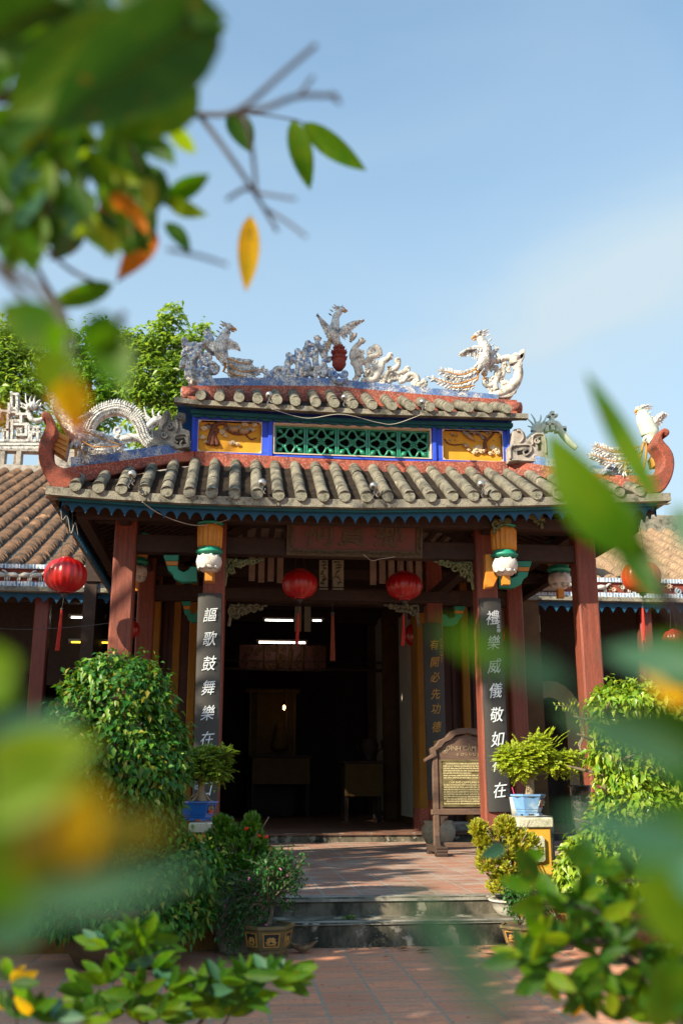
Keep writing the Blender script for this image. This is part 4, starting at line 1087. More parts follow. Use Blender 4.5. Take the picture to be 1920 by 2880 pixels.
fret_end([(1430,1298),(1428,1256),(1440,1246),(1440,1214),(1446,1206),(1462,1204),(1474,1216),(1482,1236),(1494,1224),(1508,1216),(1530,1218),(1538,1236),(1542,1296),(1546,1302)],
         [[(1452,1268),(1484,1264),(1484,1274),(1454,1280)], [(1510,1232),(1520,1228),(1520,1266),(1512,1268)]],
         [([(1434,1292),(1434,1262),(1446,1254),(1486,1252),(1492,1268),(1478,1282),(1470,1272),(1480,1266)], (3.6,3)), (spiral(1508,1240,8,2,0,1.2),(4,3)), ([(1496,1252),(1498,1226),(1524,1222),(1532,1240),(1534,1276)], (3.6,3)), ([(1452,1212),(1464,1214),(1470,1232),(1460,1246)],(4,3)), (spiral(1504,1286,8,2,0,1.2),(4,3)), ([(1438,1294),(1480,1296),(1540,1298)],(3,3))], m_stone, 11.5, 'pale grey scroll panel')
b = B(); YD = 12.6; b.mat(0)      # green dragon end behind the right panel
for pts, r in (([(1480,1240),(1500,1222),(1520,1208),(1530,1196)], (10,9)), ([(1500,1216),(1508,1200),(1516,1196)], (12,14)), ([(1530,1196),(1548,1190),(1566,1196),(1580,1220),(1600,1244),(1620,1262)], (9,12,12,9))): ptube(b, YD, pts, r, 0, 8)
for (ax,ay),(cx,cy) in (((1506,1196),(1492,1164)),((1512,1194),(1520,1166)),((1500,1200),(1482,1178)),((1520,1194),(1536,1168)),((1498,1204),(1482,1198)),((1586,1226),(1606,1238)),((1600,1244),(1618,1250))):
    ptube(b, YD, [(ax,ay),((ax+cx)/2+3,(ay+cy)/2),(cx,cy)], (4.5,1.2), 0, 6)
b.s = False
for x0_,x1_,y0_,y1_ in ((1546,1556,1158,1212),(1530,1572,1190,1198),(1540,1566,1166,1172),(1560,1590,1206,1216),(1578,1590,1200,1226),(1530,1540,1190,1216)):
    b.slab([XZ(x,y,YD) for x,y in ((x0_,y0_),(x1_,y0_),(x1_,y1_),(x0_,y1_))], YD-.04, YD+.06, .006)
b.build('dragon_finial', m_seagrn, porch)
# ------------------------------------------------------------------ side halls and the dark hall behind
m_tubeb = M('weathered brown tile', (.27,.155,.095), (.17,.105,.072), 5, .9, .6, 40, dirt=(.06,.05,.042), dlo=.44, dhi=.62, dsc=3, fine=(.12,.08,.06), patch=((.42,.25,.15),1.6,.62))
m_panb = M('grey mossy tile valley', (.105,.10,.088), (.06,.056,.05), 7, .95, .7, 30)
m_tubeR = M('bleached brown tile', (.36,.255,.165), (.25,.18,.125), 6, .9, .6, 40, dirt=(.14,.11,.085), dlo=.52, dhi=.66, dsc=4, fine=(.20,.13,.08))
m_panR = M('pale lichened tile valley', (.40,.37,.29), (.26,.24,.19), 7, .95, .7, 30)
m_reliefred = M('red relief ground', (.22,.05,.03), (.16,.04,.028), 8, .85, .3, 40)
def chips(name):
    m, t, p = newmat(name)
    v = pos(t); br = N(t, 'TexBrick', offset=0.0); br.inputs['Scale'].default_value = 1; br.inputs['Brick Width'].default_value = .055; br.inputs['Row Height'].default_value = 3.0
    br.inputs['Mortar Size'].default_value = .007; br.inputs['Color1'].default_value = (.05,.12,.30,1); br.inputs['Color2'].default_value = (.30,.42,.55,1); br.inputs['Mortar'].default_value = (.72,.72,.70,1)
    t.links.new(v, br.inputs[0]); col = mixc(t, ramp(t, noise(t, v, 22, 4), [(.5,(0,0,0)),(.6,(.8,.8,.8))]), br.outputs[0], (.60,.64,.66))
    t.links.new(col, p.inputs['Base Color']); p.inputs['Roughness'].default_value = .35; return m
m_bluetile = chips('blue porcelain tile border')
m_relfl = M('relief pale', (.55,.54,.50), (.40,.42,.40), 30, .7, .4, 60)
m_relgr = M('relief green', (.16,.20,.10), (.30,.28,.12), 30, .7, .4, 60)
m_relbl = M('relief blue', (.16,.24,.34), (.34,.38,.40), 30, .7, .4, 60)
def wavy_roof(parent, x0, x1, Ye, ze, Yr, zr_, step, r, mts, seed, xcut=None):
    rg = random.Random(seed); b = B(); b.mat(1)
    b.add([(x0,Ye,ze-.05),(x1,Ye,ze-.05),(x1,Yr,zr_-.05),(x0,Yr,zr_-.05),(x0,Ye,ze-.15),(x1,Ye,ze-.15),(x1,Yr,zr_-.15),(x0,Yr,zr_-.15)], [(0,1,2,3),(7,6,5,4),(0,4,5,1),(1,5,6,2),(2,6,7,3),(3,7,4,0)])
    sl_ = (zr_-ze)/(Yr-Ye); n = 10; pit = .085
    X = x0+.1
    while X < x1-.05:
        b.mat(0, False)
        y = Ye-.02; vs = []; fs = []; row = 0; xx = X+rg.uniform(-.02,.02)
        vs = []
        while y < Yr:
            ra = r*(1.06+rg.uniform(-.05,.06)); xo = xx+rg.uniform(-.012,.012)
            for yy, q in ((y, ra), (y+pit*.98, ra*.86)):
                z = ze+sl_*(yy-Ye)
                for j in range(n+1):
                    a = math.pi*j/n; vs.append((xo+q*math.cos(a), yy, z-.05+q*1.05*math.sin(a)))
            y += pit; row += 2
        for i in range(row-1):
            for j in range(n):
                o = i*(n+1)+j; fs.append((o, o+1, o+n+2, o+n+1))
        fs.append(tuple(range(n, -1, -1)))
        b.add(vs, fs); X += step
    o = b.build('tiled_roof', mts, parent, fix=False)
    return o
def eave_frieze(parent, x0, x1, Y, ytop, pxref, rows, seed, motifs):
    """tiled and carved parapet along an eave; rows are photo rows at column pxref: blue, red, blue, grey gutter"""
    z = [P(pxref, r, Y).z for r in rows]
    b = B(); b.box(x0,x1,Y-.01,Y+.18,z[1],z[0]); b.box(x0,x1,Y-.02,Y+.18,z[3],z[2])
    X = x0+.6
    while X < x1: b.box(X-.05,X+.05,Y-.006,Y+.1,z[2],z[1]); X += 1.62
    o = b.build('tile_border', m_bluetile, parent)
    b = B(); b.box(x0,x1,Y+.03,Y+.19,z[2],z[1]); b.build('relief_ground', m_reliefred, parent)
    b = B(); b.box(x0,x1,Y-.06,Y+.4,z[4],z[3]-.004); b.build('gutter', m_conc, parent, bev=.01)
    b = B(); valance(b, [(x0,Y+.05,z[4]+.01),(x1,Y+.05,z[4]+.01)], .2, .1, .08); b.build('valance', m_tealbl, parent)
    rg = random.Random(seed); h = z[1]-z[2]; zm = (z[1]+z[2])/2
    X = x0+.15
    while X < x1-.15:
        b = B(); kind = rg.choice(motifs); mk = rg.choice((0,0,1,2)); cz_ = zm+rg.uniform(-.25,.25)*h; b.mat(mk, False)
        if kind == 'flower':
            rad = h*rg.uniform(.22,.36); n = 8
            for ring in (1.0, .6):
                for k in range(n):
                    a = 2*math.pi*k/n+ring; b.petal((X,Y+.02,cz_),(X+rad*ring*math.cos(a),Y-.02-.02*(1-ring),cz_+rad*ring*.9*math.sin(a)), rad*.6, .012)
            b.mat(2)
            for k in range(4):
                a = rg.uniform(0,6.3); b.petal((X+rad*.6*math.cos(a),Y+.02,cz_+rad*.6*math.sin(a)),(X+rad*1.8*math.cos(a),Y,cz_+max(-h*.45,min(h*.45,rad*1.4*math.sin(a)))), rad*.5, .01)
        elif kind == 'scroll':
            b.mat(3, True); q = [(X+u,Y,cz_+v) for u, v in spiral(0,0,h*.34,h*.08,rg.uniform(0,6),1.3,16)]; b.tube(q, h*.10, 7)
        else:
            b.mat(0, True); f = rg.choice((-1,1)); b.tube([(X-.1*f,Y+.01,zm-.01),(X,Y-.01,zm),(X+.1*f,Y+.01,zm+.01)], [.02,.045,.03], 8)
            b.tube([(X+.1*f,Y,zm+.01),(X+.15*f,Y,zm+h*.30),(X+.19*f,Y,zm+h*.34)], [.024,.016,.012], 7)
            for dx in (-.09,-.06,.06,.09): b.tube([(X+dx*f,Y+.01,zm-.02),(X+dx*f*1.1,Y+.01,z[2]+.01)], [.014,.009], 6)
        if X/YH > -.34: b.build('relief_'+kind, [m_relfl, m_cream, m_relgr, m_relbl], parent)
        X += rg.uniform(.16,.24)
YH = 16.4
hallL = thing('side_hall', 'long hall with brown tiled roof, white fretwork and arched dragon ridge', 'hall', (-6, YH, zI), 'side halls flanking the porch')
zeL = P(100,1592,YH).z
YRL = 27.0; zRL = P(60,1322,YRL).z
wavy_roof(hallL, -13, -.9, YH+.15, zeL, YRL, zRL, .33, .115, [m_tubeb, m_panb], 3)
eave_frieze(hallL, -13, P(330,1600,YH).x+.45, YH, 0, 120, (1588,1600,1637,1650,1666), 11, ('flower','flower','scroll','bird'))
hallR = thing('side_hall', 'low hall with bleached tiled roof and deer on its frieze', 'hall', (9, YH, zI), 'side halls flanking the porch')
zeR = P(1800,1634,YH).z; YRR = 21.0; zRR = P(1850,1490,YRR).z
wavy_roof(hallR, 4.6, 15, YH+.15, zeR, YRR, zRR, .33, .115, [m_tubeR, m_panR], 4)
eave_frieze(hallR, P(1436,1680,YH).x, 15, YH, 0, 1750, (1626,1638,1668,1680,1694), 12, ('flower','deer','scroll','flower'))
b = B(); p = P(1850,1494,YRR); q = P(1850,1452,YRR)
b.box(5.2,15,YRR-.15,YRR+.25,p.z-.2,q.z); b.build('ridge', m_conc, hallR, bev=.03)
# left hall ridge: base wall with openings, fretwork and the arched dragon
YW = YRL
b = B(); zb_, zt_ = P(60,1325,YW).z, P(60,1262,YW).z
z1_, z2_ = P(60,1310,YW).z, P(60,1272,YW).z
b.mat(0); xl = P(0,1300,YW).x
b.box(-16,2.6,YW-.1,YW+.2,zb_-.4,z1_); b.box(-16,2.6,YW-.1,YW+.2,z2_,zt_)
for xa, xb in ((-16,P(0,1290,YW).x),(P(48,1290,YW).x,P(62,1290,YW).x),(P(110,1290,YW).x,2.6)): b.box(xa,xb,YW-.1,YW+.2,z1_,z2_)
for xa, xb in ((0,16),): b.box(P(xa,1290,YW).x,P(xb,1290,YW).x,YW-.08,YW+.2,z1_,z2_)
b.build('ridge', m_stone, hallL, bev=.01)
b = B()   # square spiral fretwork
def bar(x0_,y0_,x1_,y1_,w_=8):
    if x0_ == x1_: pts = [(x0_-w_/2,min(y0_,y1_)-w_/2),(x0_+w_/2,min(y0_,y1_)-w_/2),(x0_+w_/2,max(y0_,y1_)+w_/2),(x0_-w_/2,max(y0_,y1_)+w_/2)]
    else: pts = [(min(x0_,x1_)-w_/2,y0_-w_/2),(max(x0_,x1_)+w_/2,y0_-w_/2),(max(x0_,x1_)+w_/2,y0_+w_/2),(min(x0_,x1_)-w_/2,y0_+w_/2)]
    bar.k += 1; e = .004*(bar.k % 5)
    b.slab([XZ(x,y,YW) for x,y in pts], YW-.1-e, YW+.1+e, .012)
bar.k = 0
for t in ((35,1108,35,1150),(35,1112,52,1112),(50,1112,50,1168),(28,1140,28,1165),(28,1162,56,1162),(38,1152,46,1152),(6,1160,30,1160),(2,1156,2,1176),(24,1172,24,1240),(24,1186,62,1186),(36,1192,36,1238),(36,1196,80,1196),(76,1196,76,1226),(52,1226,76,1226),(52,1210,52,1226),(52,1210,62,1210),
          (62,1212,62,1218),(12,1220,12,1242),(12,1212,24,1212),(84,1200,84,1234),(84,1204,112,1204),(90,1218,90,1240),(90,1218,112,1218),(108,1204,108,1240),(0,1242,116,1242),(0,1252,118,1252),(0,1262,118,1262),(56,1168,86,1168),(62,1172,62,1190),(96,1212,96,1222)):
    bar(*t)
for k in range(7): bar(-10-60*k,1200,-10-60*k,1240); bar(-30-60*k,1180,-30-60*k,1240); bar(-40-60*k,1196,-10-60*k,1196); bar(-70-60*k,1246,-10-60*k,1246); bar(-70-60*k,1258,-10-60*k,1258)
fw = b.build('fretwork', m_chipw, hallL)
b = B(); b.mat(0)      # sun-like dragon tail
def rolld(pts, r, n=10): ptube(b, YW, pts, r, .05, n)
rolld([(80,1158),(84,1172),(96,1184),(112,1184),(124,1178)], (6,8,8,6)); rolld([(76,1150),(92,1144),(108,1150)], (8,14,9))
for (ax,ay),(mx_,my),(cx,cy) in (((86,1144),(76,1132),(74,1108)),((92,1142),(86,1128),(92,1112)),((98,1142),(98,1126),(102,1114)),((104,1144),(108,1132),(118,1126)),((106,1150),(116,1142),(117,1134)),((80,1146),(66,1138),(58,1134)),((78,1152),(66,1146),(57,1124)),((80,1154),(68,1148),(56,1146)),((106,1156),(116,1152),(124,1156))):
    rolld([(ax,ay),(mx_,my),(cx,cy)], (4,3.4,1.2), 6)
# arched body with dorsal fins
arch = [(236,1264),(244,1238),(250,1216),(260,1192),(280,1170),(306,1158),(334,1154),(360,1162),(382,1180),(396,1204),(404,1228),(416,1248),(430,1254)]
ptube(b, YW, arch, (14,18,20,20,18,15,12), .05, 12)
b.s = False; rg = random.Random(8); q = smoothpath(arch, 5); s = YW/2890
for i in range(2, len(q)-3, 1):
    x, y = q[i]; dx = q[i+1][0]-q[i-1][0]; dy = q[i+1][1]-q[i-1][1]; L_ = math.hypot(dx,dy); nx, ny = dy/L_, -dx/L_
    b.petal(V3(x+nx*15,y+ny*15,YW,.05), V3(x+nx*30+dx*.35,y+ny*30+dy*.35,YW,.07), 9*s, .03)
    for u in (-.7,-.25,.2,.62):
        b.petal(V3(x+nx*u*17,y+ny*u*17,YW,.05+math.sqrt(1-u*u)*.16), V3(x+nx*(u*17+2)+dx*.9,y+ny*(u*17+2)+dy*.9,YW,.09+math.sqrt(1-u*u)*.16), 9*s, .025)
# legs, flames and the second coil
rolld([(268,1252),(276,1240),(286,1226),(296,1222)], (9,9,6)); rolld([(280,1240),(292,1232),(304,1234)], (7,5)); rolld(spiral(334,1214,12,3,1.5,1.2), (6,4)); rolld([(330,1250),(328,1234),(336,1224)], (7,6))
rolld([(340,1238),(370,1232),(396,1236),(416,1252)], (10,13,12,8)); rolld([(240,1262),(300,1250),(340,1246)], (7,8))
for k in range(16):
    x = 262+k*9; b.s = False; b.petal(V3(x,1254-((k*7)%9),YW,.06), V3(x+rg.uniform(-4,8),1234-rg.uniform(0,14),YW,.1), 9*s, .03)
# head end with horns
rolld([(404,1214),(420,1200),(440,1184),(456,1180)], (12,14,10)); 
for (ax,ay),(mx_,my),(cx,cy) in (((430,1186),(414,1172),(406,1146)),((440,1180),(432,1168),(430,1150)),((452,1178),(446,1168),(452,1158)),((424,1196),(410,1186),(412,1172))): rolld([(ax,ay),(mx_,my),(cx,cy)], (6,4,1.5), 7)
for k in range(8): b.s = False; b.petal(V3(436,1190+k*2,YW,.1), V3(412-rg.uniform(0,8),1180+k*7,YW,.12), 8*s, .03)
b.build('ridge_dragon', m_chipw, hallL)
# hall walls: floor to eave, doorways, arches
zc_ = P(990,1690,YH).z+.35
b = B()
b.box(-13,-7.2,YH+1.6,YH+1.8,zI,zeL); b.box(-6.4,-3.4,YH+1.6,YH+1.8,zI,zeL); b.box(-7.2,-6.4,YH+1.6,YH+1.8,zI+2.3,zeL); b.box(-3.4,-2.3,YH+1.6,YH+1.8,zI+2.35,zeL); b.box(-2.3,-1.0,YH+1.6,YH+1.8,zI,zeL)
b.box(-13,-12.8,YH+1.8,YRL,zI,zeL+2); b.box(-12.8,-1.0,YH+5.0,YH+5.2,zI,zeL+1.5)
b.build('wall', m_brown, hallL)
b = B()
for xa in (-9.0,-5.4,-3.1): column(b, xa, YH+.35, zI, zeL-.1, .24)
b.each('column', m_red, hallL)
b = B(); b.box(-13,-1,YH+.25,YH+.45,zeL-.55,zeL-.3); b.build('beam', m_brown, hallL)
m_doorp = M('dark maroon door panel', (.05,.016,.012), (.035,.012,.010), 4, .6, .1)
m_pil = M('yellow pilaster wash darkened for shade', (.25,.115,.014), (.18,.08,.012), 3, .85, .3, 30, dirt=(.18,.10,.025), dlo=.55, dhi=.72, dsc=2.5, stretch=(1,1,.5))  # darker copy of the yellow wash, porch shade put into its colour
m_giltd = M('dim gilding', (.12,.062,.012), (.07,.036,.009), 20, .55, .2)
# yellow pilasters and dark doors between the porch and the main hall
hall = thing('main_hall', 'dark main hall seen through the porch, with yellow door pilasters', 'hall', (1.36, 20, zI))
YP = 16.0
def col_x(px, Y=YP): return P(px, 2000, Y).x
b = B()
ztop = 4.6
for xa, xb, y0, y1 in ((1176,1204,YP-.3,YP+.3),(1302,1323,YP,YP+.3),(524,546,YP,YP+.3),(408,440,YP,YP+.3),(478,500,YP+.1,YP+.3)):
    b.box(col_x(xa,y0 if xa < 1100 else y0),col_x(xb,y0),y0,y1,zI+.0,ztop)
b.each('pilaster', m_pil, hall, bev=.015)
b = B(); b.box(col_x(1176,YP-.3)-.006,col_x(1204,YP-.3)+.006,YP-.312,YP+.3,zI,zI+.33); b.build('plinth', m_redplaster, hall)
b = B()
b.box(col_x(440),col_x(478),YP+.12,YP+.24,zI,ztop); b.box(col_x(500),col_x(524),YP+.12,YP+.24,zI,ztop); b.box(col_x(546),col_x(600),YP+.1,YP+.25,zI,ztop)
b.box(col_x(1204,YP-.3),col_x(1302),YP+.12,YP+.24,zI,ztop); b.box(col_x(1323),col_x(1400),YP+.12,YP+.24,zI,ztop)
for px in (455, 1250, 1282, 1340): b.box(col_x(px)-.03,col_x(px)+.03,YP+.09,YP+.12,zI+.1,ztop-.6)
b.each('door_panel', m_doorp, hall)
b = B(); b.box(col_x(590),col_x(1210),YP+.02,YP+.2,P(990,1702,YP).z,5.59); b.box(-2.4,col_x(590)-.003,YP+.26,YP+.4,ztop-.3,5.59); b.box(col_x(1210)+.003,5.6,YP+.26,YP+.4,ztop-.3,5.59); b.build('lintel', m_brown, hall)
# enclosed interior room
b = B()
YB = 24.5
b.box(-2.2,5.4,YB,YB+.2,zI,5.6)
b.box(-2.4,-2.2,YP+.3,YB,zI,5.6)
b.box(-13,15,YP+.3,YB+6,5.6,5.7) if False else b.box(-2.4,5.6,YP-.02,YB+.2,5.6,5.7)
b.build('interior_wall', m_brown, hall)
b = B(); XW = 3.2
b.box(XW,XW+.15,17.4,18.95,zI+.12,4.2); b.box(XW+.02,XW+.15,21.0,22.2,zI+.12,4.6)
b.each('white_wall', m_white, hall)
b = B(); b.box(XW-.02,XW+.16,17.38,18.97,zI,zI+.12); b.box(XW,XW+.2,16.4,17.35,zI,5); b.box(XW+.06,XW+.2,19.0,20.95,zI,5); b.box(XW+.06,XW+.2,22.2,YB,zI,5); column(b,XW-.02,19.9,zI,5,.3); column(b,XW+.02,22.6,zI,5,.3); b.box(XW+.15,XW+2.0,16.4,16.5,zI,5)
b.build('timber_wall', M('ochre brown timber', (.09,.045,.014), (.06,.03,.01), 4, .7, .1), hall)
b = B()
for Y in (18.5, 20.2, 22.0): b.box(-2.2,5.4,Y-.1,Y+.1,4.55,4.8); 
b.box(-2.2,5.4,20.9,21.05,P(990,1885,21).z-.03,P(990,1885,21).z+.02); b.box(-2.2,5.4,20.9,21.05,P(990,1862,21).z-.02,P(990,1862,21).z+.0)
b.each('cross_beam', m_brown, hall)
# gilded panel over the altar
g = B(); pa, pb = P(740,1885,20.9), P(850,1815,20.9); g.mat(0); g.box(pa.x-.5,pb.x+.5,20.92,20.98,pa.z,pb.z)
g.mat(1, True); rg = random.Random(2)
for k in range(46):
    u, v = rg.uniform(-.4,pb.x-pa.x+.4), rg.uniform(.04,pb.z-pa.z-.03)
    g.tube([(pa.x+u+q[0],20.9,pa.z+v+q[1]) for q in spiral(0,0,.07,.015,rg.uniform(0,6),1.1,10)], .012, 5)
for k in range(4): g.tube([(pa.x+.02+k*(pb.x-pa.x)/3,20.9,pa.z),(pa.x+.02+k*(pb.x-pa.x)/3,20.9,pb.z)], .025, 6)
g.build('gilded_panel', [m_plaque, m_giltd], hall)
b = B()
for x0_,x1_ in ((915,945),):
    pass
hp = [(662,690),(694,720)]
for xa, xb in ((829,848),(856,874)): b.box(P(xa,1720,18.4).x,P(xb,1720,18.4).x,18.4,18.43,P(850,1776,18.4).z,P(850,1706,18.4).z)
b.each('painted_panel', m_paper, hall)
# altars and cabinet
def altar(name, label, cat, xa, xb, yt, yb, Y, dp, cloth, extra=None):
    p0, p1 = P(xa,yb,Y), P(xb,yt,Y)
    o = thing(name, label, cat, ((p0.x+p1.x)/2, Y+dp/2, zI))
    g = B(); g.box(p0.x-.06,p1.x+.06,Y-.05,Y+dp,p1.z-.05,p1.z); g.build('top', m_brown, o, bev=.008)
    g = B(); g.box(p0.x,p1.x,Y,Y+.03,p0.z,p1.z-.05); g.build('front_panel', cloth, o, bev=.006)
    for x in (p0.x, p1.x-.07):
        for y in (Y+.04, Y+dp-.1): g = B(); g.box(x,x+.07,y,y+.07,zI,p1.z-.05); g.build('leg', m_brown, o)
    return o
m_altc = M('faded gold altar cloth', (.12,.07,.022), (.09,.05,.016), 6, .8, .1)
altar('altar_table', 'low gold fronted altar table in the middle of the dark hall', 'altar', 708, 872, 2124, 2206, 21.5, .9, m_altc)
altar('altar_table', 'small dark cabinet table holding an urn by the inner wall', 'altar', 970, 1072, 2140, 2240, 19.0, .7, m_altc)
o = thing('incense_urn', 'dark square incense urn on the small cabinet table in the hall', 'urn', P(1040,2140,19.2))
g = B(); c = P(1040,2140,19.2); g.mat(0,True); g.lathe(c, [(.10,0),(.12,.03),(.09,.06),(.15,.14),(.17,.30),(.13,.36),(.15,.40),(.12,.41)], 20); g.build('body', m_brown, o)
g = B()
for sg in (-1,1): g.tube([(c.x+sg*.15,c.y,c.z+.18),(c.x+sg*.24,c.y,c.z+.24),(c.x+sg*.22,c.y,c.z+.38)], .018, 6)
g.build('handle', m_brown, o)
o = thing('altar_shrine', 'dim gilded shrine rising behind the altar table', 'shrine', P(770,2124,22.6))
g = B(); p0, p1 = P(700,2060,22.6), P(830,1950,22.6)
g.box(p0.x,p1.x,22.7,22.8,P(770,2124,22.6).z,p1.z); g.build('back_panel', m_altc, o)
g = B(); 
for xx in (p0.x,p0.x+.18,p1.x-.22,p1.x-.04): g.box(xx,xx+.06,22.55,22.6,P(770,2124,22.6).z,p1.z+.1)
g.box(p0.x-.1,p1.x+.1,22.5,22.65,p1.z,p1.z+.08); g.build('frame', m_giltd, o)
g = B(); c = P(788,2060,22.5); g.mat(0,True); g.lathe((c.x,22.5,P(770,2110,22.5).z), [(.16,0),(.2,.1),(.14,.3),(.1,.45),(.12,.52),(.06,.6)], 16); g.build('statue', m_altc, o)
g = B(); g.box(p0.x,p1.x,22.45,22.9,zI,P(770,2126,22.6).z); g.build('base', m_brown, o)
m_bulb = emis('warm glowing bulb', (1.0,.62,.22), 5)
o = thing('light_bulb', 'single warm glowing bulb hanging in front of the shrine', 'bulb', P(799,1988,22.0))
g = B(); c = P(799,1990,22.0); g.mat(0,True); g.ball(c, .036, 10, 8, .8,.8,1.5); g.build('glass', m_bulb, o)
g = B(); g.tube([c+Vector((0,0,.06)), c+Vector((0,0,.14))], .025, 8); g.tube([c+Vector((0,0,.14)), c+Vector((0,0,2.2))], .006, 5); g.build('cord', m_nearblack, o)
# fluorescent tube lamps
m_tubeW = emis('lit white tube', (1.0,.97,.85), 2.4); m_tubeWarm = emis('lit warm tube', (1.0,.80,.62), 2.6); m_tubeY = emis('lit yellow tube', (1.0,.66,.05), 1.0)
m_metal = M('white enamel batten', (.35,.35,.33), None, 6, .5, 0)
def lamp(xa, xb, y, Y, mt, lab, r=.015):
    p0, p1 = P(xa,y,Y), P(xb,y+(xb-xa)*.025,Y); p1.z = p0.z
    o = thing('tube_lamp', lab, 'tube lamp', ((p0+p1)/2), 'lit tube lamps in the halls')
    g = B(); g.mat(0,True); g.tube([p0,p1], r, 8); g.build('tube', mt, o)
    g = B(); g.box(p0.x-.03,p1.x+.03,Y-.02,Y+.05,p0.z+r+.004,p0.z+r+.04)
    for x in (p0.x,p1.x): g.box(x-.02,x+.02,Y-.03,Y+.03,p0.z-r,p0.z+r+.01)
    g.build('batten', m_metal, o)
lamp(743,826,1744,19.0,m_tubeW,'long white tube lamp above the gilded panel lamp')
lamp(876,906,1745,19.0,m_tubeW,'short white tube lamp beside the narrow painted panels in the hall')
lamp(725,861,1806,20.4,m_tubeWarm,'warm white tube lamp lighting the gilded panel', .02)
lamp(198,294,1736,17.6,m_tubeW,'white tube lamp between the shiny round lantern and the column')
lamp(122,136,1735,17.6,m_tubeW,'shortest white tube lamp, seen below the shiny round lantern')
lamp(198,312,1806,17.4,m_tubeY,'yellow tube lamp beside the shiny lantern tassel')
lamp(1411,1456,1750,17.6,m_tubeW,'white tube lamp just beside the board behind the pale blue pot')
# right hall front: arches and dark wall
b = B(); zw0 = zI
def archwall(xc, wd, th, ht, rise, Y, mtk):
    n = 12; out = [(xc-wd/2-th,zw0)]; inn = [(xc-wd/2,zw0)]
    for i in range(n+1):
        a = math.pi-math.pi*i/n
        out.append((xc+(wd/2+th)*math.cos(a), zw0+ht+(rise+th)*math.sin(a))); inn.append((xc+wd/2*math.cos(a), zw0+ht+rise*math.sin(a)))
    out.append((xc+wd/2+th,zw0)); inn.append((xc+wd/2,zw0)); m_ = len(out)
    vs = [(x,Y,z) for x,z in out]+[(x,Y,z) for x,z in inn]+[(x,Y+.3,z) for x,z in out]+[(x,Y+.3,z) for x,z in inn]
    fs = []
    for i in range(m_-1): fs += [(i,i+1,m_+i+1,m_+i),(2*m_+i,3*m_+i,3*m_+i+1,2*m_+i+1),(m_+i,m_+i+1,3*m_+i+1,3*m_+i),(i,2*m_+i,2*m_+i+1,i+1)]
    b.add(vs, fs)
archwall(8.45, 1.5, .42, 1.75, .75, YH+1.2, 0); archwall(5.75, .6, .30, 1.8, .4, YH+1.4, 0); archwall(11.3, 1.5, .42, 1.75, .75, YH+1.2, 0)
b.each('arch', M('dim ochre plaster', (.30,.21,.12), (.24,.16,.09), 4, .85, .2), hallR)
b = B(); b.box(4.6,15,YRR,YRR+.2,zI,zRR); b.box(4.6,15,YH+2.2,YH+2.3,zI,zeR-.1); b.box(5.0,5.15,YH+.3,YH+2.2,zI,zeR); b.box(14.8,15,YH,YRR,zI,zRR-1)
b.build('wall', m_brown, hallR)
b = B(); 
for x in (5.0, 7.2, 10.0): column(b, x, YH+.35, zI, zeR-.15, .22)
b.each('column', m_red, hallR)
b = B(); b.box(P(1472,1720,YH+.5).x,P(1496,1720,YH+.5).x,YH+.5,YH+.53,P(1480,1778,YH+.5).z,P(1480,1706,YH+.5).z); b.box(P(1506,1720,YH+.5).x,P(1516,1720,YH+.5).x,YH+.5,YH+.53,P(1480,1776,YH+.5).z,P(1480,1730,YH+.5).z); b.each('painted_panel', m_paper, hallR)
# ------------------------------------------------------------------ couplet boards, plaque
def board(xtl, xtr, yt, xbl, xbr, yb, Y, chars, ys, lab, mink, group, size, small=None, tilt=0.0):
    """hanging board between photo corners; characters at photo rows ys"""
    a, bb, c, d = P(xtl,yt,Y), P(xtr,yt,Y), P(xbr,yb,Y), P(xbl,yb,Y)
    xm0, xm1 = (a.x+d.x)/2, (bb.x+c.x)/2; z1 = (a.z+bb.z)/2; z0 = (c.z+d.z)/2
    sh = ((d.x+c.x)-(a.x+bb.x))/2; w_ = ((bb.x-a.x)+(c.x-d.x))/2
    o = thing('couplet_board', lab, 'sign board', ((d.x+c.x)/2, Y, z0), group)
    g = B(); n = 12; vs = []; ca = .12     # slightly curved board following the column
    for k in range(n+1):
        u = k/n-.5; yy = Y+.10*u*u
        vs += [(d.x+w_*(k/n),yy,z0),(a.x+w_*(k/n),yy,z1),(a.x+w_*(k/n),yy+.035,z1),(d.x+w_*(k/n),yy+.035,z0)]
    fs = [(3,2,1,0),(4*n,4*n+1,4*n+2,4*n+3)]
    for k in range(n):
        q = 4*k; fs += [(q,q+4,q+5,q+1),(q+1,q+5,q+6,q+2),(q+2,q+6,q+7,q+3),(q+3,q+7,q+4,q)]
    g.add(vs, fs); pn = g.build('panel', m_board, o, bev=.004)
    for ch, y in zip(chars, ys):
        g = B(); t = (y-yt)/(yb-yt); cx = (a.x+bb.x)/2+sh*t; cz = z1+(z0-z1)*t
        text_into(g, ch, (cx, Y, cz), size, ux=Vector((1,0,.10)).normalized(), depth=.006, off=.002, shear=.2, sx=.88)
        g.build('character', mink, o)
    if small:
        g = B(); s_, xo, y0, dy, sz = small
        for i, ch in enumerate(s_):
            t = (y0+i*dy-yt)/(yb-yt); cx = (a.x+bb.x)/2+sh*t+xo*w_; cz = z1+(z0-z1)*t
            text_into(g, ch, (cx, Y+.10*xo*xo, cz), sz, depth=.004, off=.004, shear=.1)
        g.build('small_lettering', mink, o)
    return o
GB = 'lettered boards hung on the porch columns'
cy = CXs and 11.5-.125
board(557,624,1668,540,612,2262,11.33,'謳歌鼓舞樂在人口',[1732,1802,1873,1942,2013,2085,2158,2222],'black board with white characters on the column behind the deep blue pot', m_ink, GB, .175, ('恭造',-.34,2200,16,.055))
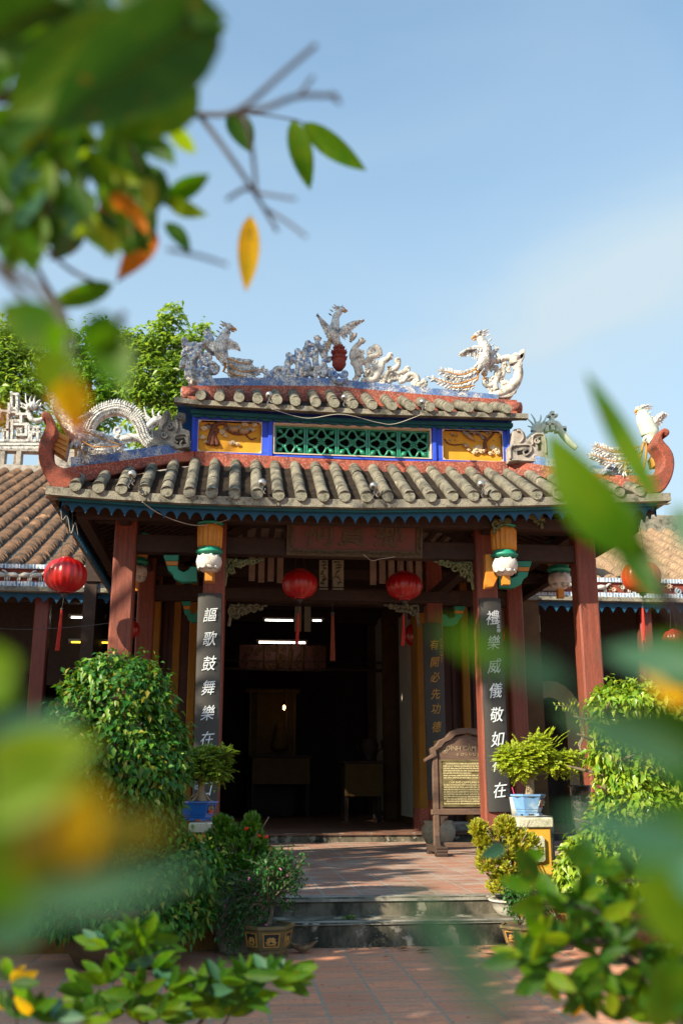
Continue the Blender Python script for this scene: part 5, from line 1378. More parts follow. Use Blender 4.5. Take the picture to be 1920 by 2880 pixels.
board(1348,1410,1682,1374,1436,2284,11.33,'禮樂威儀敬如神在',[1740,1813,1880,1950,2018,2086,2154,2225],'black board with white characters on the column behind the pale blue pot', m_ink, GB, .18, ('辰年孟春',.30,1738,13,.05))
board(1188,1246,1752,1204,1258,2250,14.40,'有開必先功德望',[1816,1866,1909,1957,1999,2050,2100],'narrower dark board with gold characters behind the wooden sign stand', m_gilt, GB, .16, ('歲次庚申仲春吉日',.38,1800,9,.04))
# horizontal plaque over the doorway
pa, pb_ = P(806,1566,11.36), P(1188,1446,11.30)
o = thing('name_plaque', 'dark red name plaque with three characters hanging above the doorway', 'plaque', ((pa.x+pb_.x)/2,11.4,pa.z))
x0_, x1_ = pa.x, pb_.x; z0_, z1_ = P(997,1564,11.36).z, P(997,1440,11.2).z
tl_ = .12/(z1_-z0_)
def PLq(x, z, d=0): return Vector((x, 11.40-(z-z0_)*tl_-d, z))
def plq(g, xa, xb, za, zb, th, d=0):
    vs = [PLq(xa,za,d),PLq(xb,za,d),PLq(xb,zb,d),PLq(xa,zb,d)]; vs += [v+Vector((0,th,0)) for v in vs]
    g.add(vs, [(0,1,2,3),(7,6,5,4),(0,4,5,1),(1,5,6,2),(2,6,7,3),(3,7,4,0)])
g = B(); plq(g, x0_+.05,x1_-.05,z0_+.05,z1_-.05,.03); g.build('panel', m_plaque, o)
g = B(); fwid = .075
for q in ((x0_,x1_,z0_,z0_+fwid),(x0_,x1_,z1_-fwid,z1_),(x0_,x0_+fwid,z0_+fwid,z1_-fwid),(x1_-fwid,x1_,z0_+fwid,z1_-fwid)): plq(g,*q,.05,.02)
g.s = True
for k in range(34):
    for zz in (z0_+fwid*.5,):
        xx = x0_+.04+(x1_-x0_-.08)*k/33; g.tube([PLq(xx+q[0],zz+q[1],.024) for q in spiral(0,0,.024,.006,k,1.1,9)], .005, 5)
for k in range(9):
    for xx in (x0_+fwid*.5, x1_-fwid*.5): zz = z0_+.1+(z1_-z0_-.16)*k/8; g.tube([PLq(xx+q[0],zz+q[1],.024) for q in spiral(0,0,.024,.006,k,1.1,9)], .005, 5)
g.build('frame', m_pframe, o)
for ch, px in (('祠',896),('賢',990),('鄉',1092)):
    g = B(); x = P(px,1500,11.33).x; zz = (z0_+z1_)/2+.03
    text_into(g, ch, PLq(x, zz), .36, uz=Vector((0,-tl_,1)).normalized(), depth=.014, off=.012, shear=.08)
    g.build('character', m_pframe, o)

# ------------------------------------------------------------------ red lanterns
def lantmat(name, c, c2, tr, rough):
    m, t, p = newmat(name); v = pos(t)
    col = mixc(t, ramp(t, noise(t, v, 9, 4), [(.35,(0,0,0)),(.7,(1,1,1))]), c, c2)
    t.links.new(col, p.inputs['Base Color']); p.inputs['Roughness'].default_value = rough; p.inputs['Specular IOR Level'].default_value = .7
    try: p.inputs['Coat Weight'].default_value = .3; p.inputs['Coat Roughness'].default_value = .22
    except Exception: pass
    t_ = t.nodes.new('ShaderNodeBsdfTranslucent'); t_.inputs[0].default_value = (*c, 1)
    ms = t.nodes.new('ShaderNodeMixShader'); ms.inputs[0].default_value = tr
    t.links.new(p.outputs[0], ms.inputs[1]); t.links.new(t_.outputs[0], ms.inputs[2]); t.links.new(ms.outputs[0], t.nodes['Material Output'].inputs[0])
    bump(t, p, noise(t, v, 30, 4), .25); return m
m_lant = lantmat('red silk lantern', (.50,.006,.006), (.36,.005,.006), .30, .36)
m_lantO = lantmat('faded orange silk lantern', (.62,.07,.022), (.50,.05,.02), .25, .35)
m_tass = M('red tassel thread', (.48,.03,.018), (.36,.02,.014), 30, .7, .4, 120)
m_wire = M('dark wire', (.05,.05,.05), None, 5, .6, 0)
m_wireW = M('pale wire', (.40,.38,.34), None, 5, .6, 0)
def lantern(px, py, rpx, hpx, Y, lab, mt=None, tass=130, hang=150, cat='lantern'):
    c = P(px,py,Y); s = Y/2890; r = rpx*s; h = hpx*s/2
    o = thing('round_lantern', lab, cat, c, 'round silk lanterns'); mt = mt or m_lant
    g = B(); g.mat(0, True); pr = []
    for i in range(15):
        a = -math.pi/2+math.pi*i/14; rr_ = max(r*.30, r*abs(math.cos(a))**.72); pr.append((rr_, h*math.sin(a)*.97))
    g.lathe(c, pr, 72, 18, .055); g.build('body', mt, o)
    g = B(); g.mat(0, True)
    for sg in (-1, 1): g.lathe(c+Vector((0,0,sg*h*.98)), [(r*.25,-h*.05),(r*.33,-h*.04),(r*.32,h*.05),(r*.24,h*.06)], 20)
    g.build('collar', mt, o)
    z = c.z-h*1.05; g = B(); g.mat(0, True)
    g.lathe((c.x,c.y,z), [(r*.18,0),(r*.16,-.02),(r*.06,-.04),(.004,-.05)], 12); g.tube([(c.x,c.y,z-.04),(c.x-.012,c.y,z-.16)], .004, 6); g.ball((c.x-.013,c.y,z-.17), .015, 8, 6)
    g.build('knot', m_wire, o)
    L_ = tass*s; g = B(); g.mat(0, False); zt = z-.18; rg = random.Random(int(px))
    for k in range(16):
        a = 2*math.pi*k/16; q = .014*(k%2*.4+.6)
        g.tube([(c.x-.014+q*.5*math.cos(a),c.y+q*.5*math.sin(a),zt),(c.x-.020+q*math.cos(a),c.y+q*math.sin(a),zt-L_*.5),(c.x-.030+q*1.3*math.cos(a),c.y+q*1.3*math.sin(a),zt-L_*rg.uniform(.93,1.02))], .0045, 5)
    g.build('tassel', m_tass, o)
    g = B(); zt = c.z+h
    for dx in (-.3,.3): g.tube([(c.x+dx*r,c.y,zt),(c.x+dx*r*.3,c.y,zt+hang*s)], .0035, 5)
    g.build('hanging_wire', m_wire, o)
    return o
lantern(185,1618,61,100,10.75,'shiny round red lantern hanging alone in front of the brown tiled roof', tass=115, hang=150)
lantern(843,1643,53,86,12.3,'bright red lantern in the doorway beside the painted panels', tass=92, hang=70)
lantern(1136,1648,54,84,12.3,'bright red lantern in the doorway above the carved bracket', tass=92, hang=70)
lantern(1166,1786,30,70,16.2,'dim dark red lantern behind the gold lettered column', tass=80, hang=60)
lantern(366,1770,28,50,14.2,'red lantern half hidden behind the red column above the topiary', tass=60, hang=200)
lantern(1802,1622,60,96,10.75,'large orange faded lantern behind the broad green leaves', m_lantO, tass=105, hang=130)
lantern(1432,1786,26,48,15.6,'small orange lantern beside the board behind the pale blue pot', m_lantO, tass=40, hang=60)
lantern(1895,1800,36,62,15.8,'dull red lantern under the eave of the low hall, before its arches', tass=50, hang=60)
c = P(935,1725,13.2); o = thing('hanging_tassel', 'long brown red tassel hanging alone in the doorway', 'tassel', c)
g = B(); g.tube([c+Vector((0,0,.5)), c], .005, 6); g.ball(c, .03, 8, 6); g.build('cord', m_wire, o)
g = B()
for k in range(12):
    a = 2*math.pi*k/12; q = .018; e = P(935,1858,13.2); g.tube([c+Vector((q*.6*math.cos(a),q*.6*math.sin(a),-.02)), e+Vector((q*1.5*math.cos(a),q*1.5*math.sin(a),0))], .008, 5)
g.build('tassel', M('brown red thread', (.20,.045,.02), (.15,.03,.015), 20, .8, .3), o)

# ------------------------------------------------------------------ floodlights and cables on the roofs
m_alu = M('dull aluminium', (.42,.43,.43), (.30,.31,.31), 20, .35, .1); m_alu.node_tree.nodes['Principled BSDF'].inputs['Metallic'].default_value = .75
m_rag = M('grey tape', (.34,.34,.33), (.24,.24,.23), 30, .7, .3)
def flood(px, py, Y, lab, dark=False, r=13):
    c = P(px,py,Y); s = Y/2890; o = thing('floodlight', lab, 'floodlight', c, 'small floodlights clipped along the tiled roofs')
    g = B(); g.mat(0,True); R_ = r*s
    pr = [(R_*.5,-R_*.9),(R_*.9,-R_*.6),(R_,-.1*R_),(R_*.9,R_*.5),(R_*.55,R_*.9),(R_*.2,R_)]
    d = Vector((.25,.75,.6)).normalized(); u = d.cross(Vector((1,0,0))).normalized(); v_ = d.cross(u)
    g.tube([c+d*z for q,z in pr], [q for q,z in pr], 16)
    g.build('head', m_alu, o)
    g = B(); g.tube([c-d*R_*.88, c-d*R_*.93], [R_*.45,R_*.42], 12); g.build('lens', m_wire, o)
    g = B(); g.tube([c+Vector((0,-.01,-R_*.7)), c+Vector((.01,-.05,-R_*1.6)), c+Vector((-.008,-.06,-R_*2.6))], .008, 6); g.box(c.x-.014,c.x+.014,c.y-.07,c.y-.02,c.z-R_*2.3,c.z-R_*1.9)
    g.build('clip', m_wire, o)
    g = B()
    for dx, ln, ph in ((-.012,3.9,.2),(.025,3.2,.7)):
        q = [c+Vector((dx+.012*math.sin(ph+k*1.3), -.075-.004*k, -R_*(1.8+(ln-1.8)*k/5))) for k in range(6)]
        g.tube(q, [.007,.011,.008,.012,.009,.005], 5, True, .35)
    g.build('tape', m_rag, o)
FL = 'silver floodlight on the lower roof, '
flood(372,1334,10.46,FL+'nearest the horn by the brown tiled roof'); flood(737,1358,10.46,FL+'below the dove relief'); flood(1050,1367,10.46,FL+'below the middle of the green lattice'); flood(1352,1362,10.46,FL+'below the blossom tree relief')
FU = 'small floodlight on the upper roof, '
flood(757,1111,11.12,FU+'above the gap beside the dove relief',r=11); flood(968,1118,11.12,FU+'below the red lotus',r=10); flood(1187,1131,11.12,FU+'above the last block of the green lattice',r=10)
def cable(name, lab, pts, r, mt):
    q = smoothpath([tuple(p) for p in pts], 8); g = B(); g.mat(0,True); g.tube(q, r, 6); o = g.build(name, mt, None, loc=pts[0]); tag(o, lab, 'cable'); return o
cable('cable', 'white cable sagging below the eave to a lotus pendant', [P(400,1411,10.48),P(440,1440,10.6),P(500,1466,10.75),P(560,1478,10.85),P(620,1468,10.9),P(660,1453,10.95)], .005, m_wireW)
cable('cable', 'thin cable sagging across the blue frieze above the green lattice', [P(764,1150,11.2),P(860,1176,11.35),P(960,1165,11.2),P(1060,1188,11.3),P(1110,1192,11.3),P(1187,1165,11.2)], .004, m_wireW)
cable('cable', 'thin dark cable strung across the long hall front', [P(0,1768,15.5),P(80,1770,15.5),P(200,1764,15.2),P(310,1752,14.8),P(420,1732,14.4)], .005, m_wire)
cable('cable', 'tangled wires hanging below the roof corner above the shiny lantern', [P(172,1430,10.7),P(176,1462,10.7),P(190,1452,10.72),P(200,1500,10.74),P(212,1470,10.75),P(220,1505,10.78)], .0035, m_wireW)
cable('cable', 'grey cable looping under the name plaque', [P(1020,1558,11.3),P(1044,1576,11.3),P(1070,1572,11.3),P(1110,1566,11.3)], .004, m_wireW)

# ------------------------------------------------------------------ carved wooden information stand
m_sgn = M('worn brown hardwood', (.135,.085,.062), (.095,.058,.042), 6, .55, .25, 50, .4, dirt=(.05,.032,.025), dlo=.55, dhi=.7, dsc=5, stretch=(1,1,4))
m_sgnd = M('dark carved hardwood', (.06,.04,.032), (.04,.028,.022), 6, .6, .3, 50)
m_brass = M('polished brass plate', (.30,.255,.12), (.18,.15,.07), 5, .35, .25, 60, .5, dirt=(.10,.08,.03), dlo=.5, dhi=.62, dsc=9, stretch=(.7,1,5)); m_brass.node_tree.nodes['Principled BSDF'].inputs['Metallic'].default_value = .55
m_bltr = M('raised pale lettering', (.62,.56,.34), (.52,.46,.26), 30, .5, 0)
YG = 12.6
sg0 = P(1215,2410,YG); 
o = thing('information_stand', 'carved wooden information stand with an engraved brass text plate', 'sign stand', (P(1310,2410,YG).x, YG, zT))
XA = P(1310,2100,YG).x
def SX(px): return P(px,2150,YG).x
def SZ(py): return P(1215,py,YG).z
xl_, xr_ = SX(1222), 2*XA-SX(1222)
g = B()
for x in (xl_, xr_): g.box(x-.035,x+.035,YG-.035,YG+.035,SZ(2385),SZ(2120))
g.each('post', m_sgn, o, bev=.006)
def mir(pts): return pts+[(2*XA-x, z) for x, z in reversed(pts)]
arch_o = [(SX(1192),SZ(2136)),(SX(1212),SZ(2122)),(SX(1208),SZ(2106)),(SX(1222),SZ(2098)),(SX(1234),SZ(2082)),(SX(1252),SZ(2074)),(SX(1266),SZ(2058)),(SX(1288),SZ(2048)),(XA,SZ(2047))]
arch_i = [(SX(1194),SZ(2142)),(SX(1226),SZ(2126)),(SX(1224),SZ(2110)),(SX(1240),SZ(2102)),(SX(1250),SZ(2088)),(SX(1266),SZ(2082)),(SX(1280),SZ(2068)),(XA,SZ(2062))]
oo = mir(arch_o[:-1]+[arch_o[-1]]); ii = mir(arch_i)
g = B(); g.slab(mir(arch_o)+list(reversed(mir(arch_i))), YG-.06, YG+.06, .008); g.build('crest', m_sgn, o)
xp0, xp1 = xl_+.045, xr_-.045
g = B(); pn = [(xp0,SZ(2276)),(xp0,SZ(2128)),(SX(1232),SZ(2110)),(SX(1252),SZ(2092)),(SX(1280),SZ(2074)),(XA,SZ(2066))]
pp = pn[:-1]+[pn[-1]]+[(2*XA-x,z) for x,z in reversed(pn[:-1])]
g.slab(pp, YG-.02, YG+.02); g.build('board', m_sgn, o)
g = B(); g.box(xp0+.035,2*XA-xp0-.035,YG-.032,YG-.0215,SZ(2266),SZ(2140)); pl = g.build('brass_plate', m_brass, o, bev=.003)
g = B(); q = .012
for xa, xb, za, zb in ((xp0+.025,2*XA-xp0-.025,SZ(2140),SZ(2136.5)),(xp0+.025,2*XA-xp0-.025,SZ(2269),SZ(2266)),(xp0+.025,xp0+.034,SZ(2266),SZ(2140)),(2*XA-xp0-.034,2*XA-xp0-.025,SZ(2266),SZ(2140))): g.box(xa,xb,YG-.04,YG-.0205,za,zb)
g.build('plate_border', m_brass, o)
g = B(); text_into(g, 'ĐÌNH CẨM PHÔ', ((SX(1262)+ (2*XA-SX(1262)))/2+.02, YG-.0205, SZ(2101)), .078, depth=.006, off=.003)
ctr = (SX(1251), SZ(2111)); g.s = True
g.tube([(ctr[0]+.034*math.cos(a*.35),YG-.022,ctr[1]+.034*math.sin(a*.35)) for a in range(19)], .004, 6)
for k in range(5): a = math.pi*(k-.0)/4; g.tube([(ctr[0],YG-.023,ctr[1]-.018),(ctr[0]+.02*math.cos(a),YG-.023,ctr[1]+.016*math.sin(a))], .003, 5)
g.tube([(ctr[0],YG-.023,ctr[1]-.028),(ctr[0],YG-.023,ctr[1])], .005, 5)
for sgn in (-1,1):
    for k in range(3):
        x = XA+.02+sgn*(.03+k*.05); g.tube([(x+q[0]*sgn,YG-.022,SZ(2122)+q[1]) for q in spiral(0,0,.022,.005,k*2,1.1,10)], .0035, 5)
g.build('lettering', m_ink if False else M('pale gilt lettering', (.34,.27,.18), (.28,.22,.14), 30, .6, 0), o)
g = B(); rg = random.Random(77); cx_ = XA
text_into(g, 'CẨM PHÔ COMMUNAL HOUSE', (XA, YG-.032, SZ(2199)), .034, depth=.005, off=.003)
y = 2148; 
while y < 2262:
    if 2192 < y < 2204: y += 6.6; continue
    x = xp0+.055+(.035 if y in (2148,) or rg.random() < .16 else 0); xe = 2*XA-xp0-.055-(rg.uniform(0,.3) if rg.random() < .22 else 0)
    while x < xe:
        wl = min(rg.uniform(.018,.05), xe-x); xx = x
        while xx < x+wl: g.box(xx, xx+.0055, YG-.0345, YG-.0322, SZ(y)-.007+rg.uniform(-.001,.001), SZ(y)+rg.choice((.004,.007,.004,.009))); xx += .0088
        x += wl+.011
    y += 6.6
g.build('text_line', m_bltr, pl)
g = B(); g.box(xl_-.06,xr_+.06,YG-.04,YG+.04,SZ(2292),SZ(2276)); g.box(xl_,xr_,YG-.03,YG+.03,SZ(2384),SZ(2370)); g.each('rail', m_sgn, o, bev=.006)
g = B()
for sgn, x in ((1,xl_),(-1,xr_)):
    g.slab([(x+sgn*.035,SZ(2292)),(x+sgn*.16,SZ(2292)),(x+sgn*.15,SZ(2297)),(x+sgn*.10,SZ(2304)),(x+sgn*.085,SZ(2314)),(x+sgn*.05,SZ(2322)),(x+sgn*.035,SZ(2330))], YG-.02, YG+.02, .004)
g.each('corner_brace', m_sgnd, o)
for x in (xl_, xr_):
    g = B(); zb = zT; 
    g.beam((x,YG-.30,zb+.075),(x,YG+.30,zb+.075), .11, .07)
    for sg_ in (-1,1):
        vs = [(YG+sg_*.05,SZ(2350)),(YG+sg_*.09,SZ(2372)),(YG+sg_*.20,SZ(2386)),(YG+sg_*.26,SZ(2392)),(YG+sg_*.05,SZ(2394))]
        m_ = len(vs); g.add([(x-.03,y,z) for y,z in vs]+[(x+.03,y,z) for y,z in vs], [tuple(range(m_)),tuple(range(2*m_-1,m_-1,-1))]+[(k,(k+1)%m_,m_+(k+1)%m_,m_+k) for k in range(m_)])
        for k in range(3): g.tube([(x-.07,YG+sg_*.30,zb+.03+.035*k),(x+.07,YG+sg_*.30,zb+.03+.035*k)], .026-.004*k, 10)
        g.box(x-.07,x+.07,YG+sg_*.26-.06,YG+sg_*.26+.06,zb,zb+.05)
    g.build('foot', m_sgnd, o, bev=.004)
# carved stone blocks and clutter behind the stand
g = B(); q0, q1 = P(1262,2340,15.6), P(1318,2312,15.6); g.box(q0.x,q1.x,15.6,15.9,zI,q1.z)
t = tag(g.build('stone_block', m_stone, None, loc=((q0.x+q1.x)/2,15.75,zI), bev=.015), 'carved stone block on the floor behind the information stand', 'stone block')
g = B(); q0, q1 = q0+Vector((.06,-.015,.03)), q1+Vector((-.06,0,-.03))
for xa,xb,za,zb in ((q0.x,q1.x,q1.z-.015,q1.z),(q0.x,q1.x,zI+.04,zI+.055),(q0.x,q0.x+.015,zI+.055,q1.z-.015),(q1.x-.015,q1.x,zI+.055,q1.z-.015)): g.box(xa,xb,15.585,15.605,za,zb)
g.build('border', m_stone, t)
# ------------------------------------------------------------------ plants
from mathutils import noise as mnoise
def leaf_mesh(name, base, dirs, ups, Ls, Ws, mat_, parent, droop=.25, fold=.18, org=None):
    """many folded leaf blades (five vertices each) as one mesh"""
    base = np.asarray(base, float); n = len(base)
    d = np.asarray(dirs, float); d /= np.linalg.norm(d, axis=1)[:,None]+1e-9
    u = np.asarray(ups, float); r = np.cross(d, u); r /= np.linalg.norm(r, axis=1)[:,None]+1e-9
    u = np.cross(r, d)
    L_ = np.asarray(Ls, float).reshape(-1,1)*np.ones((n,1)); W_ = np.asarray(Ws, float).reshape(-1,1)*np.ones((n,1))
    mid = base+d*L_*.5-np.array([0,0,1])*L_*droop*.12
    tip = base+d*L_*.97-np.array([0,0,1])*L_*droop*.5
    lf = base+d*L_*.42+r*W_*.5+u*W_*fold; rt_ = base+d*L_*.42-r*W_*.5+u*W_*fold
    V = np.stack([base, rt_, mid, lf, tip], 1).reshape(-1,3)
    o_ = root_loc(parent) if parent is not None else Vector(org)
    V = V-np.array(tuple(o_))
    F_ = np.array([[0,1,2],[1,4,2],[0,2,3],[2,4,3]])
    F_ = (F_[None]+5*np.arange(n)[:,None,None]).reshape(-1,3)
    me = bpy.data.meshes.new(name); me.vertices.add(len(V)); me.vertices.foreach_set('co', V.ravel())
    me.loops.add(F_.size); me.loops.foreach_set('vertex_index', F_.ravel().astype(np.int32))
    me.polygons.add(len(F_)); me.polygons.foreach_set('loop_start', np.arange(0,F_.size,3,dtype=np.int32)); me.polygons.foreach_set('loop_total', np.full(len(F_),3,np.int32))
    me.materials.append(mat_); me.update(calc_edges=True); me.validate()
    return link(name, me, (0,0,0) if parent is not None else o_, parent)
lf_ficus = leafmat('ficus leaf', [(.018,.095,.016),(.034,.15,.020),(.07,.21,.022),(.15,.28,.026),(.018,.10,.020),(.03,.13,.02),(.24,.22,.03)], .28, .42, .3)
lf_ficusR = leafmat('ficus leaf in sunlit tone', [(.10,.23,.016),(.16,.30,.020),(.24,.36,.028),(.32,.40,.04),(.12,.25,.018)], .32, .36, .5)  # brighter copy of the ficus leaf, sunlight put into its colour
lf_bons = leafmat('fine bonsai leaf', [(.08,.18,.010),(.14,.25,.014),(.22,.29,.018),(.06,.14,.010)], .4, .5)
lf_bonsR = leafmat('bonsai leaf in sunlit tone', [(.22,.34,.014),(.32,.42,.018),(.42,.46,.03),(.15,.26,.014)], .4, .5)  # bonsai leaf brightened for the plants in sun, light mixed into the colour
lf_ixora = leafmat('ixora leaf', [(.03,.12,.012),(.05,.17,.014),(.10,.22,.018),(.17,.26,.02)], .3, .38)
lf_ixoraY = leafmat('yellow ixora leaf', [(.14,.22,.012),(.30,.32,.02),(.46,.40,.04),(.20,.26,.016),(.38,.30,.06)], .35, .42)
lf_shrub = leafmat('shrub leaf', [(.02,.09,.022),(.03,.13,.028),(.045,.16,.03)], .3, .45)
lf_tree = leafmat('tree leaf', [(.12,.24,.05),(.18,.32,.06),(.27,.39,.075),(.085,.18,.04)], .42, .4)
lf_treed = leafmat('dark tree leaf', [(.06,.17,.025),(.10,.24,.03),(.15,.30,.035)], .35, .4)
m_trunk = M('grey bark', (.20,.16,.11), (.12,.095,.07), 12, .9, .8, 40, dirt=(.06,.05,.04), dlo=.5, dhi=.65, dsc=10)
m_root = M('pale root bark', (.30,.24,.17), (.20,.16,.11), 12, .9, .6, 40)
m_soil = M('potting soil', (.05,.035,.022), (.08,.06,.04), 20, 1, .9, 60)
m_potbrown = M('brown clay pot', (.105,.065,.035), (.07,.045,.025), 5, .8, .4, 40, dirt=(.045,.035,.022), dlo=.5, dhi=.65, dsc=5)
m_pothex = M('olive glazed pot', (.14,.105,.045), (.09,.07,.032), 9, .55, .4, 40, .4, dirt=(.05,.05,.028), dlo=.5, dhi=.64, dsc=8)
m_potdark = M('dark pot panel', (.018,.024,.03), (.012,.016,.02), 9, .4, .1)
m_potmotif = M('ochre pot relief', (.36,.20,.055), (.28,.14,.035), 20, .6, .3)
m_potblue = M('deep blue glaze', (.018,.115,.42), (.012,.08,.32), 7, .22, .1, 40, .5)
m_potlight = M('pale blue glaze', (.17,.33,.58), (.10,.23,.47), 7, .25, .1, 40, .5, dirt=(.34,.45,.60), dlo=.56, dhi=.7, dsc=8)
m_potwhite = M('white glaze pot', (.50,.49,.44), (.40,.39,.35), 6, .4, .1)
m_potblk = M('black glazed pot', (.016,.016,.017), (.026,.026,.026), 6, .2, .1, 40, .6)
m_potgrey = M('grey diamond glaze', (.075,.075,.07), (.04,.04,.038), 20, .35, .3, 40, .5)
m_redfl = M('coral red petals', (.75,.07,.03), (.62,.04,.02), 20, .6, 0)
m_pinkfl = M('pink petals', (.60,.22,.42), (.5,.16,.34), 20, .6, 0)
m_moss = M('mossy white stone', (.55,.52,.42), (.42,.42,.33), 7, .9, .6, 40, dirt=(.20,.24,.13), dlo=.5, dhi=.62, dsc=9, fine=(.30,.30,.24))
npr = np.random.default_rng(5)
def rand_dirs(n, rg=npr):
    v = rg.normal(size=(n,3)); return v/np.linalg.norm(v,axis=1)[:,None]
def crown_shell(ells, nclump, perc, Lm, rg, droop=.75, spread=.06, inner=.25):
    """leaf seats on the skin of several ellipsoids (centre, radii): clumps, each with leaves fanning out and hanging"""
    bs = []; ds = []; us = []
    wt = np.array([e[1][0]*e[1][2]+e[1][0]*e[1][1] for e in ells]); wt = wt/wt.sum()
    for _ in range(nclump):
        e = ells[rg.choice(len(ells), p=wt)]; v = rg.normal(size=3); v /= np.linalg.norm(v)
        c = np.array(e[0])+v*np.array(e[1])*(1-inner*rg.random()**2.2)*rg.uniform(.94,1.05)
        ok = True
        for f in ells:
            if f is e: continue
            q = (c-np.array(f[0]))/np.array(f[1])
            if (q*q).sum() < .55: ok = False
        if not ok or (rg.random() < .8 and mnoise.noise(Vector(c)*6.0+Vector((3,1,7))) < -.22): continue
        nrm = v/np.array(e[1]); nrm /= np.linalg.norm(nrm)
        for k in range(perc):
            b = c+rg.normal(size=3)*spread; t = rg.normal(size=3)*.8+nrm*.9+np.array([0,0,-droop*rg.uniform(.3,1.4)])
            bs.append(b); ds.append(t); us.append(nrm+np.array([0,0,.5])+rg.normal(size=3)*.3)
    n = len(bs); return bs, ds, us, Lm*rg.uniform(.7,1.25,n)
def W_(p): return (p.x, p.y, p.z)
def px_ell(px, py, rx, rz, Y, ry=None):
    c = P(px,py,Y); s = Y/2890; return ((c.x,c.y,c.z),(rx*s,(ry or rx*.8)*s,rz*s))
def limb(b, pts, r0, r1, n=8, sm=5):
    q = smoothpath([tuple(p) for p in pts], sm); k = len(q)
    b.s = True; b.tube([Vector(p) for p in q], [r0+(r1-r0)*i/(k-1) for i in range(k)], n)
# big topiary fig in a brown bowl, left of the steps
Y0 = 7.35
c0 = G(352,2712,0); 
fig = thing('topiary_fig', 'large dense green topiary fig in a wide brown bowl, only its top sunlit', 'potted tree', (c0.x,Y0,0), 'topiary figs in front of the porch')
s = Y0/2890
pz = lambda y: P(352,y,Y0).z
g = B(); g.mat(0,True); rw = 178*s
g.lathe((P(352,2600,Y0).x,Y0,0), [(rw*.62,0),(rw*.70,.02),(rw*.86,.12),(rw*.97,.27),(rw*1.0,.335),(rw*1.07,.34),(rw*1.07,.39),(rw*1.0,.395),(rw*.93,.37),(rw*.4,.36)], 40); g.build('pot', m_potbrown, fig)
g = B(); limb(g, [(P(352,2600,Y0).x,Y0,.36),(P(345,2400,Y0).x,Y0,.8),(P(335,2200,Y0).x,Y0,1.25),(P(330,2000,Y0).x,Y0,1.7)], .07, .03)
for k in range(14):
    zz = .55+k*.09; a = k*2.4; limb(g, [(P(342,2300,Y0).x,Y0,zz),(P(342,2300,Y0).x+.3*math.cos(a),Y0+.3*math.sin(a),zz+.12)], .025, .008, 6, 3)
g.build('trunk', m_trunk, fig)
rg = np.random.default_rng(11)
ells = [px_ell(325,1985,150,135,Y0), px_ell(310,2090,178,120,Y0), px_ell(345,2170,172,110,Y0), px_ell(350,2260,140,85,Y0), px_ell(240,2120,105,85,Y0), px_ell(430,2120,88,110,Y0), px_ell(215,2010,60,70,Y0)]
bs, ds, us, Ls = crown_shell(ells, 3600, 8, .056, rg, .8, .03)
leaf_mesh('crown', bs, ds, us, Ls, Ls*.54, lf_ficus, fig, .5)
ells = [px_ell(395,2360,110,85,Y0), px_ell(510,2450,105,85,Y0-.1), px_ell(360,2470,190,75,Y0-.1), px_ell(250,2550,170,55,Y0-.1), px_ell(420,2570,170,50,Y0-.15), px_ell(470,2330,35,40,Y0)]
bs, ds, us, Ls = crown_shell(ells, 2600, 8, .055, rg, .9, .03)
leaf_mesh('lower_skirt', bs, ds, us, Ls, Ls*.52, lf_ficus, fig, .6)
# right hand topiary fig in tiers
Y1 = 7.9
c1 = G(1760,2700,0)
fg = thing('topiary_fig', 'tall sunlit topiary fig in tiers beside the tall black pot', 'potted tree', (P(1730,2500,Y1).x,Y1,0), 'topiary figs in front of the porch')
xr0 = P(1730,2500,Y1).x
g = B(); g.mat(0,True); g.lathe((xr0,Y1,0), [(.3,0),(.34,.02),(.42,.14),(.46,.3),(.5,.31),(.5,.36),(.45,.365),(.42,.34),(.1,.33)], 36); g.build('pot', m_potbrown, fg)
g = B(); limb(g, [(xr0,Y1,.33),(xr0+.04,Y1,.8),(xr0-.02,Y1,1.3),(xr0+.1,Y1,1.75)], .06, .02)
for k in range(16):
    zz = .5+k*.08; a = k*2.4; limb(g, [(xr0,Y1,zz),(xr0+.32*math.cos(a),Y1+.25*math.sin(a),zz+.08)], .022, .007, 6, 3)
g.build('trunk', m_trunk, fg)
ells = [px_ell(1770,1975,105,48,Y1), px_ell(1850,2030,90,45,Y1), px_ell(1700,2035,34,28,Y1), px_ell(1740,2110,82,60,Y1), px_ell(1820,2130,90,70,Y1), px_ell(1775,2195,85,50,Y1), px_ell(1735,2262,45,36,Y1), px_ell(1790,2265,110,55,Y1), px_ell(1900,2180,70,90,Y1)]
bs, ds, us, Ls = crown_shell(ells, 1700, 8, .07, rg, .75, .035, .35)
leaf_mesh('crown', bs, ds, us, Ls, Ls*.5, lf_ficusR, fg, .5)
ells = [px_ell(1725,2365,90,40,Y1), px_ell(1760,2310,100,45,Y1), px_ell(1655,2415,80,48,Y1), px_ell(1720,2450,130,80,Y1), px_ell(1640,2490,70,60,Y1), px_ell(1780,2520,110,70,Y1), px_ell(1860,2400,90,80,Y1)]
bs, ds, us, Ls = crown_shell(ells, 1700, 8, .068, rg, .8, .035, .35)
leaf_mesh('lower_tier', bs, ds, us, Ls, Ls*.5, lf_ficusR, fg, .5)

